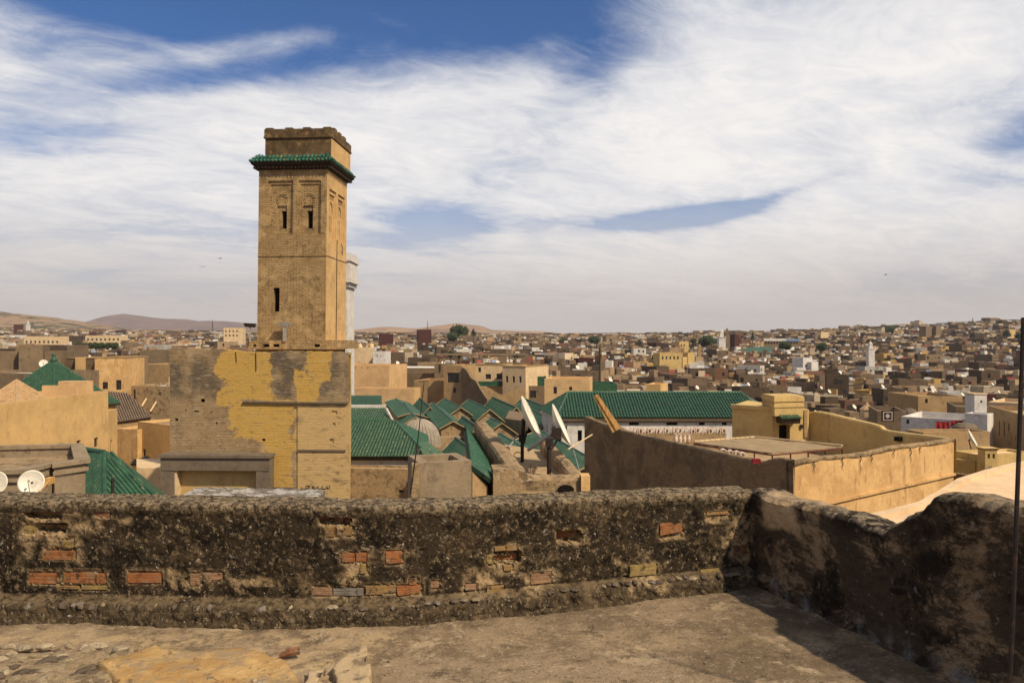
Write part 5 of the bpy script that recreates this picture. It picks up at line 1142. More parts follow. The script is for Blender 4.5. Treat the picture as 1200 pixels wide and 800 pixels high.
# thin antenna mast before the front hall
t = thing('antenna_mast', 'thin dark antenna mast rising before the front hall and dome', 'antenna'); a, b = P(481, 578, 16.8), P(497, 447, 16.8); mb = MB(); mb.tube([a, a.lerp(b, .5) + Vector((.02, 0, 0)), b], [.02, .014, .008], 6); mb.obj('mast', MT['iron'], t)
mb = MB(); mb.tube([P(491, 447, 16.8), P(503, 446, 16.8)], .008, 5); mb.obj('crossbar', MT['iron'], t)

# ------------------------------------------------------------------ right hand house with roof terrace
def right_house():
    h = 4.5; zt = EYE - h; C = Vector((X(930, 28.9), 28.9)); Lf = Vector((X(685, 46), 46.0)); Rt = Vector((X(1117.5, 35.2), 35.2))
    root = thing('terrace_roof_house', 'house with dark brick flank and bright orange front below a reed canopy', 'house')
    # dark brick flank with its sloping, stepped top: list of (u, v)
    t = (Lf - C); L = t.length; t.normalize()
    def on(u):   # distance from the corner along the flank for a picture column
        a = (u - 600) / F; return (a * C.y - C.x) / (t.x - a * t.y)
    tops = [(930, 539), (912, 536), (900, 537.5), (893, 541), (870, 536), (840, 529), (810, 522.5), (780, 515.5), (750, 509), (727, 503.5), (722, 499.5), (700, 494), (687, 488)]
    pts = [(on(u), v) for u, v in tops]; mb = MB(); n = 70; rows = []
    ss = [p[0] for p in pts]
    n2 = Vector((-t.y, t.x)); n2 = n2 if n2.x < 0 else -n2      # outward (towards the left)
    for i in range(n + 1):
        s = L * i / n; k = min(max(bisect.bisect(ss, s) - 1, 0), len(ss) - 2); a = min(1, max(0, (s - ss[k]) / (ss[k + 1] - ss[k]))); p = C + t * s
        z = Zv(pts[k][1] * (1 - a) + pts[k + 1][1] * a, p.y) + .03 * nfr(s * 2, 3, 1, 3); r_ = []
        for d, zz in ((0, -17), (0, -9), (0, z - 1.2), (0, z - .12), (-.04, z - .02), (-.2, z + .02), (-.36, z - .02), (-.40, z - .12), (-.40, z - 2.2)):
            e = .05 * nfr(s * 1.2, zz * 1.2, d * 3, 4) if zz > -8 else 0; q = p + n2 * (d * min(1, .15 + s * .6) + e * min(1, s)); r_.append((q.x, q.y, zz))
        rows.append(r_)
    m = 9; mb.v = [q for r_ in rows for q in r_]; mb.f = [(i * m + j, i * m + j + 1, (i + 1) * m + j + 1, (i + 1) * m + j) for i in range(n) for j in range(m - 1)] + [tuple(n * m + j for j in range(m))]
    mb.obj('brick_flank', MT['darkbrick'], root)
    # orange front with worn coping, moulded ledge
    f = (Rt - C); Lw = f.length; f.normalize(); nf = Vector((f.y, -f.x)); mb = MB(); cp = MB(); n = 50; rows = []; crow = []
    for i in range(n + 1):
        s = Lw * i / n; p = C + f * s; z = zt - .02 + .05 * math.sin(i * .25) * (1 if i < 34 else .3) + .03 * nfr(s * 2, 1, 1, 3) + .10 * (i / n); r_ = []
        for d, zz in ((0, -17), (0, -8), (0, z - 1.5), (0, z - .6), (0, z - .14)):
            e = .03 * nfr(s * 1.1, zz * 1.1, 5, 4) if zz > -9 else 0; q = p + nf * (d + e); r_.append((q.x, q.y, zz))
        rows.append(r_); c_ = []
        for d, zz in ((.02, z - .17), (.05, z - .10), (.04, z - .03), (-.1, z), (-.28, z - .03), (-.32, z - .12), (-.32, z - 2.2)):
            e = .03 * nfr(s * 3, zz * 5, d, 3); q = p + nf * (d + e); c_.append((q.x, q.y, zz + e * .6))
        crow.append(c_)
    for B_, rr in ((mb, rows), (cp, crow)):
        m = len(rr[0]); B_.v = [q for r_ in rr for q in r_]; B_.f = [(i * m + j, (i + 1) * m + j, (i + 1) * m + j + 1, i * m + j + 1) for i in range(n) for j in range(m - 1)]
    # right end return
    q = Rt - nf * 2; mb.quad((Rt.x, Rt.y, -17), (q.x, q.y, -17), (q.x, q.y, zt - .1), (Rt.x, Rt.y, zt - .1))
    mb.obj('front_wall', MT['orange'], root); cp.obj('coping', MT['rubble'], root)
    lb = MB(); z0 = EYE - 6.30; z1 = EYE - 6.02
    a, b = C + f * .5, Rt + f * .02
    lb.hexa([(a.x, a.y, z0 - .10), (b.x, b.y, z1 - .10), (b.x - nf.x * .1, b.y - nf.y * .1, z1 - .1), (a.x - nf.x * .1, a.y - nf.y * .1, z0 - .1)] + [(a.x, a.y, z0), (b.x, b.y, z1), (b.x - nf.x * .1, b.y - nf.y * .1, z1), (a.x - nf.x * .1, a.y - nf.y * .1, z0)]); lb.v = [(x + nf.x * .10, y + nf.y * .10, z) for x, y, z in lb.v]; lb.obj('ledge', MT['orange'], root)
    for sk, dk_ in ((1.2, .45), (3.0, .5), (4.2, .8), (5.0, .4), (6.6, .35), (7.9, .6), (8.6, .3)):
        if sk > Lw - .2: continue
        ck = MB(); q0 = C + f * sk; pts_ = []
        for k in range(7):
            q = q0 + f * (.05 * math.sin(k * 1.9 + sk * 3)) + nf * .045; pts_.append((q.x, q.y, zt - .12 - dk_ * k / 6))
        ck.tube(pts_, [.022, .02, .018, .016, .012, .008, .004], 5); ck.obj('crack', MT['dark'], root)
    # roof deck
    MB().prism([tuple(C - nf * .2), tuple(Rt - nf * .2), UV(1000, 47), tuple(Lf + Vector((.3, 0)))], -16.8, zt - 2.0).obj('roof', MT['limefloor'], root)
    # inner parapet with a crest of whitened half-round tiles
    ip = thing('tile_crested_wall', 'rubble wall crested with a row of whitened half-round tiles', 'wall'); a, b = P(727, 505, 44.3), P(850, 505, 44.5); k = 24
    mb = MB(); mb.prism([(a.x - .4, 44.2), (b.x, 44.4), (b.x, 44.8), (a.x - .4, 44.6)], -16.5, a.z - .12); mb.obj('wall', MT['rubble'], ip)
    tm = MB(); n = 9
    for rr in (.135, .09):
        for y in (-.2, .2): tm.v += [(rr * math.cos(math.pi * 2 * j / n), y, rr * 1.35 * math.sin(math.pi * 2 * j / n)) for j in range(n)]
    for j in range(n):
        j2 = (j + 1) % n; tm.f += [(j, j2, n + j2, n + j), (2 * n + j2, 2 * n + j, 3 * n + j, 3 * n + j2), (j2, j, 2 * n + j, 2 * n + j2), (n + j, n + j2, 3 * n + j2, 3 * n + j)]
    me = tm.mesh('half_tile', MT['clay']); rn = random.Random(8)
    for i in range(k):
        p = a.lerp(b, (i + .5) / k); inst('half_tile', me, Matrix.Translation((p.x, p.y + .15, p.z + rn.uniform(-.02, .03))) @ Matrix.Rotation(rn.uniform(-.3, .3), 4, 'Z') @ Matrix.Rotation(rn.uniform(-.12, .12), 4, 'Y'), ip)
    for u in (792, 797, 802, 807):
        p = P(u, 513, 42.0); mb = MB(); mb.lathe([(0, -.22), (.09, -.22), (.11, -.05), (.08, .1), (.1, .2), (.08, .2), (.06, .05)], p, 10); tag(mb.obj('clay_pot', MT['clay']), 'small whitened clay pot lined up behind the dark brick flank', 'pot', 'pots behind the brick flank')
    for i, (u, v) in enumerate(((847, 528.5), (855, 530), (863, 531), (869, 532.5))):
        p = P(u, v, 34.0 - .25 * i); inst_ = MB(); inst_.lathe([(.10, -.14), (.13, -.05), (.13, .05), (.10, .14), (.07, .1), (.07, -.1), (.10, -.14)], (0, 0, 0), 10); inst_.v = [(p.x + x, p.y + z, p.z + y) for x, y, z in inst_.v]; tag(inst_.obj('tile_ring', MT['clay']), 'whitened clay ring lying on top of the brick flank', 'tile', 'clay rings on the brick flank')
    mb = MB(); mb.box(P(886, 540, 29.9), (.30, .2, .18)); tag(mb.obj('red_bundle', MT['redcloth']), 'small red cloth bundle on the brick flank near its corner', 'cloth')
    # leaning plank
    mb = MB(); a, b = P(723, 504, 40.4), P(698, 463, 40.4); d = (b - a).normalized(); s = d.cross(Vector((0, 1, 0))).normalized()
    w0, w1 = .26, .13; y = Vector((0, .05, 0))
    mb.hexa([a - s * w0, a + s * w0, a + s * w0 + y, a - s * w0 + y, b - s * w1, b + s * w1, b + s * w1 + y, b - s * w1 + y]); mb.hexa([a - s * .03 - y, a + s * .05 - y, a + s * .05, a - s * .03, b - s * .02 - y, b + s * .03 - y, b + s * .03, b - s * .02])
    tag(mb.obj('leaning_plank', MT['wood']), 'yellow wooden plank leaning upright on the dark brick flank', 'plank')
    # reed canopy on iron frame
    cz = EYE - 4.9; cn = [UV(813, YZ(518, cz)), UV(905, YZ(530.5, cz)), UV(987, YZ(523, cz)), UV(884, YZ(512.5, cz))]
    ct = thing('reed_canopy', 'flat canopy of brown reed matting on a rusty iron frame', 'canopy'); mb = MB(); g = 14; a, b, c, d = [Vector((*q, cz)) for q in cn]
    for i in range(g + 1):
        for j in range(g + 1):
            p = a.lerp(b, i / g).lerp(d.lerp(c, i / g), j / g); p.z += .04 * math.sin(j * 1.1) * math.sin(i * .9) + .02 * nfr(p.x, p.y, 1, 2); mb.v.append(tuple(p))
    mb.f = [(i * (g + 1) + j, (i + 1) * (g + 1) + j, (i + 1) * (g + 1) + j + 1, i * (g + 1) + j + 1) for i in range(g) for j in range(g)]
    top = list(mb.v); k = len(top); mb.v += [(x, y, z - .05) for x, y, z in top]; mb.f += [tuple(reversed([q + k for q in f_])) for f_ in list(mb.f)]
    edge = [i for i in range(g + 1)] + [i * (g + 1) + g for i in range(1, g + 1)] + [g * (g + 1) + j for j in range(g - 1, -1, -1)] + [i * (g + 1) for i in range(g - 1, 0, -1)]
    mb.f += [(edge[i], edge[(i + 1) % len(edge)], edge[(i + 1) % len(edge)] + k, edge[i] + k) for i in range(len(edge))]; mb.obj('matting', MT['mat'], ct)
    mb = MB(); fz = Vector((0, 0, -.10))
    for p, q in ((a, b), (b, c), (c, d), (d, a)): mb.tube([p + fz, q + fz], .035, 6)
    for i in range(1, 8): mb.tube([a.lerp(b, i / 8) + fz, d.lerp(c, i / 8) + fz], .025, 5)
    mb.tube([b.lerp(c, .0) + fz * 5, c + fz * 5], .02, 5); mb.obj('frame', MT['rediron'], ct)
    for q in (a, b, c, d, b.lerp(c, .5), a.lerp(b, .5), b.lerp(c, .25), b.lerp(c, .75)):
        mb = MB(); mb.tube([q + fz, Vector((q.x, q.y, zt - 2.05))], .035, 6); mb.obj('post', MT['rediron'], ct)
    # pale battens along the back edges
    bm = MB().box((0, 0, 0), (.5, .12, .06)).mesh('batten', MT['cream']); dr = (c - d).normalized()
    for i in range(16): p = d.lerp(c, (i + .5) / 16); inst('batten', bm, Matrix.Translation(p + Vector((0, 0, .05))) @ Matrix.Rotation(math.atan2(dr.y, dr.x), 4, 'Z') @ Matrix.Diagonal((.55, 1, 1, 1)), ct)
    dr = (d - a).normalized()
    for i in range(12): p = a.lerp(d, (i + .5) / 12); inst('batten', bm, Matrix.Translation(p + Vector((0, 0, .05))) @ Matrix.Rotation(math.atan2(dr.y, dr.x), 4, 'Z') @ Matrix.Diagonal((.6, 1, 1, 1)), ct)
    # yellow stair house with door and tile hood
    ph = thing('stair_house', 'yellow stair house with dark doorway, tile hood and stepped crown', 'house'); m = MT['yellow']
    A = Vector((X(858, 46.5), 46.5)); B = Vector((X(905, 44.6), 44.6)); D1 = Vector((X(948, 45.2), 45.2))
    mb = MB(); panes = []; b0 = -16
    z1, z2 = Zv(475.5, 46), Zv(478, 45)
    mb.prism([tuple(A), tuple(B), (B.x + 1.0, B.y + 4), (A.x + 2.2, A.y + 4)], b0, [z1, z2, z2, z1]); mb.prism([(A.x - .1, A.y - .1), (B.x, B.y - .06), (B.x, B.y + .3), (A.x, A.y + .3)], z2 - .12, z1 + .06)
    fr = lambda x, d, z: (B.x + (D1.x - B.x) * x / (D1 - B).length - 0 * d, B.y + (D1.y - B.y) * x / (D1 - B).length + d, z); wbay = (D1 - B).length; dx = lambda u: (X(u, 44.8) - B.x); zz = lambda v: Zv(v, 44.8)
    zt2 = zz(480.5)
    cutwall(mb, panes, fr, wbay, zt2 - b0, [(dx(912.5), dx(927), -7.5, zz(497.5), .6)], 0, b0)
    mb.quad(fr(wbay, 0, b0), fr(wbay, 3, b0), fr(wbay, 3, zt2), fr(wbay, 0, zt2)); mb.quad(fr(0, 0, zt2), fr(wbay, 0, zt2), fr(wbay, 3, zt2), fr(0, 3, zt2)); mb.quad(fr(0, 3, b0), fr(0, 0, b0), fr(0, 0, zt2), fr(0, 3, zt2))
    wl = mb.obj('wall', m, ph)
    for p in panes: p.obj('doorway', MT['dark'], wl)
    mb = MB(); w0, w1 = dx(902.5), dx(940)
    for va, vb, e in ((486, 476, 0), (476, 472.5, .05), (472.5, 469.5, .0), (469.5, 464.5, .06), (464.5, 463, .0)):
        mb.hexa([fr(w0 - e, -.55 - e, zz(va)), fr(w1 + e, -.55 - e, zz(va)), fr(w1 + e, 1.6, zz(va)), fr(w0 - e, 1.6, zz(va)), fr(w0 - e, -.55 - e, zz(vb)), fr(w1 + e, -.55 - e, zz(vb)), fr(w1 + e, 1.6, zz(vb)), fr(w0 - e, 1.6, zz(vb))])
    mb.obj('crown', m, ph)
    hd = MB(); hd.hexa([fr(dx(909), -.9, zz(494.5)), fr(dx(933), -.9, zz(494.5)), fr(dx(933), -.02, zz(494.5)), fr(dx(909), -.02, zz(494.5)), fr(dx(909), -1.0, zz(488.5)), fr(dx(933), -1.0, zz(488.5)), fr(dx(933), -.02, zz(486)), fr(dx(909), -.02, zz(486))]); hd.obj('hood', MT['wooddark'], ph)
    tm = MB(); n = 6
    for y, rr in ((0, .10), (.95, .085)): tm.v += [(rr * math.cos(math.pi * j / (n - 1)), y, rr * math.sin(math.pi * j / (n - 1))) for j in range(n)]
    tm.f = [(j, j + 1, n + j + 1, n + j) for j in range(n - 1)] + [tuple(range(n))]; me = tm.mesh('tile', MT['greenold'])
    for i in range(8):
        p = Vector(fr(dx(910) + (dx(932) - dx(910)) * i / 7, -1.08, zz(488.4))); inst('tile', me, Matrix.Translation(p) @ Matrix.Rotation(.2, 4, 'X'), ph)
    mb = MB(); mb.box(fr(dx(942), -.06, zz(500)), (.16, .12, .22)); mb.obj('wall_lamp', MT['iron'], ph)
    mb = MB(); mb.box(fr(dx(947.5), -.05, zz(497)), (.18, .08, 1.6)); mb.obj('conduit', MT['tan'], ph)
    # wavy shaded garden wall to the right
    kp = [(948, 45.4, 482), (956, 45, 481.5), (970, 44.4, 484), (982, 43.8, 487), (1000, 42.8, 491.5), (1020, 41.4, 496), (1030, 40.8, 499), (1034, 40.5, 503), (1040, 40.1, 504.5), (1070, 38.4, 508.5), (1100, 36.6, 512), (1114, 35.7, 514)]
    mb = MB(); R_ = []
    for (u, Y, v) in kp:
        x = X(u, Y); z = Zv(v, Y); R_.append([(x, Y, -16), (x, Y, z - .08), (x + .05, Y + .02, z), (x + .3, Y + .12, z), (x + .34, Y + .14, z - .1), (x + .34, Y + .14, -16)])
    m6 = 6; mb.v = [q for r_ in R_ for q in r_]; mb.f = [(i * m6 + j, (i + 1) * m6 + j, (i + 1) * m6 + j + 1, i * m6 + j + 1) for i in range(len(kp) - 1) for j in range(5)]
    wv = mb.obj('wavy_wall', MT['yellow']); tag(wv, 'ochre roof wall with a stepped wavy top beside the stair house', 'wall')
    mb = MB(); p = P(1053, 514, 39.2); mb.box(p, (.3, .3, .22), -1.2); mb.obj('vent', MT['dark'], wv)
    # sunlit cream roof just beyond the side wall
    cr = thing('cream_roof_house', 'house with a bare sunlit cream lime roof and curved rim', 'house'); z = EYE - 3.9
    rim = [(985, 624), (1012, 613), (1050, 604.5), (1085, 595), (1110, 580), (1130, 566.5), (1160, 556.5), (1195, 547), (1240, 540)]; rp = [UV(u, YZ(v, z)) for u, v in rim]; near = [UV(1300, 12.5), UV(985, 12.5)]
    MB().prism(near[::-1] + [(x, y) for x, y in reversed(rp)] if False else [UV(985, 12.5), UV(1300, 12.5)] + rp[::-1], -17, z).obj('roof', MT['creamroof'], cr)
    mb = MB()
    for (p, q) in zip(rp[:-1], rp[1:]): mb.hexa([(p[0], p[1], z - .3), (q[0], q[1], z - .3), (q[0] - .02, q[1] + .3, z - .3), (p[0] - .02, p[1] + .3, z - .3), (p[0], p[1], z + .09), (q[0], q[1], z + .09), (q[0] - .02, q[1] + .3, z + .09), (p[0] - .02, p[1] + .3, z + .09)])
    mb.obj('rim', MT['creamroof'], cr)
    # yellow roof cabin with vent turret, grey wall before it
    box_house('yellow_cabin', 'low yellow roof cabin with a pale lime top behind the orange front', UV(1117.5, 40), UV(1146, 38.5), Zv(530, 39.3), 3.4, MT['yellow'], par=.1, roofmat=MT['creamroof'])
    box_house('yellow_cabin_wing', 'shaded yellow wing of the roof cabin under the vent turret', UV(1143, 38.6), UV(1170, 40.3), Zv(537, 39.5), 3.2, MT['yellow'], par=.1, roofmat=MT['creamroof'])
    vt = thing('vent_turret', 'yellow vent turret with two dark slots and a flared cap', 'vent'); mb = MB(); panes = []; Yv = 37.6; x0 = X(1154.5, Yv); wv_ = X(1168.5, Yv) - x0
    cutwall(mb, panes, lambda x, d, z: (x0 + x, Yv + d, z), wv_, 3.0, [(.12, .24, Zv(537, Yv), Zv(531.5, Yv), .2), (.36, .48, Zv(537, Yv), Zv(531.5, Yv), .2)], 0, Zv(528, Yv) - 3.0); z = Zv(528, Yv)
    mb.quad((x0 + wv_, Yv, z - 3), (x0 + wv_, Yv + .6, z - 3), (x0 + wv_, Yv + .6, z), (x0 + wv_, Yv, z)); mb.quad((x0, Yv + .6, z - 3), (x0, Yv, z - 3), (x0, Yv, z), (x0, Yv + .6, z)); w_ = mb.obj('body', MT['yellow'], vt)
    for p in panes: p.obj('slot', MT['dark'], w_)
    mb = MB(); mb.hexa([(x0, Yv, z), (x0 + wv_, Yv, z), (x0 + wv_, Yv + .6, z), (x0, Yv + .6, z), (x0 - .09, Yv - .09, z + .13), (x0 + wv_ + .09, Yv - .09, z + .13), (x0 + wv_ + .09, Yv + .69, z + .13), (x0 - .09, Yv + .69, z + .13)]); mb.obj('cap', MT['yellow'], vt)
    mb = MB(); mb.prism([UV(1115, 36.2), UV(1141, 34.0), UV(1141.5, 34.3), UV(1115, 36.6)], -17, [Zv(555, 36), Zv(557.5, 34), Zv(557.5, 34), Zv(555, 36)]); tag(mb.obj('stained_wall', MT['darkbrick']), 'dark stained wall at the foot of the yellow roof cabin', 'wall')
    mb = MB(); mb.prism([UV(1141, 33.9), UV(1174, 40), UV(1176, 40.2), UV(1142, 34.4)], -17, [Zv(557, 34), Zv(539, 40), Zv(539, 40), Zv(557, 34)]); tag(mb.obj('grey_wall', MT['concrete']), 'grey wall running back past the yellow roof cabin', 'wall')
    mb = MB(); mb.prism([UV(1174, 39.8), UV(1184, 40.5), UV(1184, 41.5), UV(1174, 41.5)], -17, Zv(541, 40)); tag(mb.obj('ochre_pier', MT['ochre']), 'ochre pier at the far end of the grey wall', 'pier')
    for i, (a_, b_) in enumerate((((1179, 557), (1197, 541)), ((1182, 561), (1199, 547)))):
        mb = MB(); mb.tube([P(*a_, 37), P(*b_, 38)], .05, 6); tag(mb.obj('stair_rail', MT['iron']), ('upper' if i == 0 else 'lower') + ' dark iron rail slanting beyond the ochre pier', 'rail')
    box_house('brown_terrace_house', 'brown terrace wall house below the white house with red cloths', UV(1082, 60), UV(1160, 60.6), Zv(506.5, 60), 2.2, MT['tan'], roofmat=MT['limefloor'])
    dish('satellite_dish', 'grey satellite dish tilted up before the brown terrace wall', P(1139, 514, 52), .62, (.75, -.5, .45), P(1138, 526, 52.2), mat=MT['dish'])
    # white house with drying cloths
    wins = lambda *q: q
    box_house('white_house', 'low patchy white house with red cloths drying on its wall', UV(1056, 82), UV(1132, 78), Zv(490, 80), 8, MT['white'], wins=((.5, Zv(497, 81), .3, .45), (1.9, Zv(505.5, 81), .4, .35)), par=.8, roofmat=MT['white'])
    box_house('tall_white_house', 'taller blank white house with a pale corner past the drying cloths', UV(1131, 76), UV(1157, 74.6), Zv(484.5, 75.5), 2, MT['white'], par=.3, roofmat=MT['white'])
    for k, (u0, u1, v0, v1) in enumerate(((1097, 1112.5, 494.5, 503.5), (1114.5, 1128, 493, 500.5))):
        mb = MB(); Yc = 77.2; g = 14
        for i in range(g + 1):
            for j in range(5):
                s = i / g; z = Zv(v0 - 1.0 * s, Yc) + (Zv(v1 + (0 if k == 0 else -2.5 * abs(s - .3)), Yc) - Zv(v0 - 1.0 * s, Yc)) * j / 4; mb.v.append((X(u0 + (u1 - u0) * s, Yc), Yc + .07 * math.sin(s * 17 + k) * (.4 + j / 4), z))
        mb.f = [(i * 5 + j, (i + 1) * 5 + j, (i + 1) * 5 + j + 1, i * 5 + j + 1) for i in range(g) for j in range(4)]
        n0 = len(mb.v); mb.v += [(x, y + .025, z) for x, y, z in mb.v]; mb.f += [tuple(q + n0 for q in reversed(f_)) for f_ in list(mb.f)]
        tag(mb.obj('drying_cloth', MT['redcloth']), ('broad red cloth hanging to dry on the white house' if k == 0 else 'narrower red cloth hanging to dry beside the broad one'), 'cloth')
    mb = MB(); mb.tube([P(1095, 494, 77.3), P(1113, 493.8, 77.3), P(1131, 492, 77.3)], .03, 5); tag(mb.obj('washing_line', MT['iron']), 'thin washing line carrying the red cloths', 'line')
    mb = MB(); mb.lathe([(0, .55), (.7, .5), (1.1, .2), (1.15, -.3), (1.15, -.6)], P(1131.5, 502, 73.5), 12); tag(mb.obj('grey_hood', MT['concrete']), 'grey rounded water tank before the tall white house', 'tank')
    box_house('cream_turret_house', 'small cream cube turret with one square dark window', UV(1142, 96), UV(1156.5, 96), Zv(461.5, 96), 2.0, MT['white'], wins=((.72, Zv(472, 96), .26, .33),), par=.2, roofmat=MT['white'], cop=MT['cream'])
    box_house('brown_tower_house', 'dark brown narrow house under the cream cube turret', UV(1120, 100), UV(1160, 98.5), Zv(477, 99), 9, MT['greybrown'])
    # tall-windowed tan house at the right
    A = Vector((X(1158, 82), 82)); B = Vector((X(1206, 70), 70)); L = (B - A).length; wl = []
    for i, (u, v0, v1, w) in enumerate(((1163, 490, 505, .8), (1171, 493, 510, .8), (1177, 494, 511, .8), (1182, 496, 505, 1.0), (1192.5, 497, 503, .8), (1190, 511, 517, .6), (1194, 513, 519, .6), (1178, 530, 536, .8), (1191, 534, 546, .7))):
        a_ = (u - 600) / F; t_ = (B - A).normalized(); s = (a_ * A.y - A.x) / (t_.x - a_ * t_.y); Yw = A.y + t_.y * s; wl.append((s - .2 * w, Zv(v1, Yw), .45 * w, Zv(v0, Yw) - Zv(v1, Yw)))
    box_house('tall_window_house', 'tall tan house with narrow upright windows at the edge of the roofs', A, B, Zv(477, 80), 7, MT['tan'], wins=wl, roofmat=MT['limefloor'])
    box_house('pale_top_house', 'pale flat-topped house behind the tall-windowed tan house', UV(1158, 110), UV(1215, 106), Zv(472, 108), 10, MT['cream'], roofmat=MT['limefloor'])
    # carpet over a roof wall, domed huts
    cw = box_house('carpet_wall_house', 'brown house with a patterned carpet hung over its wall', UV(1028, 96), UV(1062, 95), Zv(482, 95.5), 8, MT['greybrown'])
    cp_ = thing('carpet', 'dark carpet with pale border and diamond hung on the brown house', 'carpet'); Yc = 95.0; cx = lambda u: X(u, Yc); cz_ = lambda v: Zv(v, Yc)
    def rect(u0, u1, v0, v1, y): q = MB(); q.box(((cx(u0) + cx(u1)) / 2, y, (cz_(v0) + cz_(v1)) / 2), (cx(u1) - cx(u0), .03, abs(cz_(v0) - cz_(v1)))); return q
    rect(1031.5, 1046.5, 480.5, 493.5, Yc - .25).obj('field', MT['rug1'], cp_)
    for r_ in ((1033.5, 1044.5, 482, 483), (1033.5, 1044.5, 491.5, 492.3), (1033.5, 1034.5, 483, 491.5), (1043.5, 1044.5, 483, 491.5)): rect(*r_, Yc - .28).obj('border', MT['rug2'], cp_)
    mb = MB(); c = Vector((cx(1039), Yc - .28, cz_(487))); mb.quad(c + Vector((-.32, 0, 0)), c + Vector((0, 0, -.32)), c + Vector((.32, 0, 0)), c + Vector((0, 0, .32))); mb.obj('medallion', MT['rug2'], cp_)
    for (u, v, r, lab) in ((1016, 482, 8, 'pale cone-roofed pavilion among the brown houses'),):
        t = thing('cone_pavilion', lab, 'pavilion'); p = P(u, v, 105); rr = r * 105 / F; mb = MB(); mb.lathe([(0, rr * 1.5), (rr * .3, rr * .95), (rr * .9, rr * .5), (rr * 1.1, rr * .3)], p, 8); mb.obj('roof', MT['sandtile'], t); mb = MB(); mb.lathe([(rr, rr * .3), (rr, -3)], p, 8); mb.obj('wall', MT['cream'], t)
    t = thing('grey_dome', 'weathered grey dome beside the patterned carpet', 'dome'); p = P(1066, 486, 100); rr = 9 * 100 / F; mb = MB(); mb.lathe([(rr * math.cos(R(a)), rr * .9 * math.sin(R(a))) for a in range(0, 91, 10)], p, 20, rib=lambda k: 1 + .03 * (k % 2)); mb.obj('shell', MT['concrete'], t); mb = MB(); mb.lathe([(rr * 1.05, 0), (rr * 1.05, -6)], p, 16); mb.obj('drum', MT['greybrown'], t)
    box_house('twin_brown_house', 'broad brown two-tone house beyond the white house', UV(1076, 112), UV(1128, 112), Zv(464, 112), 9, MT['tan'], wins=((1.0, Zv(472, 112), .4, .6),))
right_house()

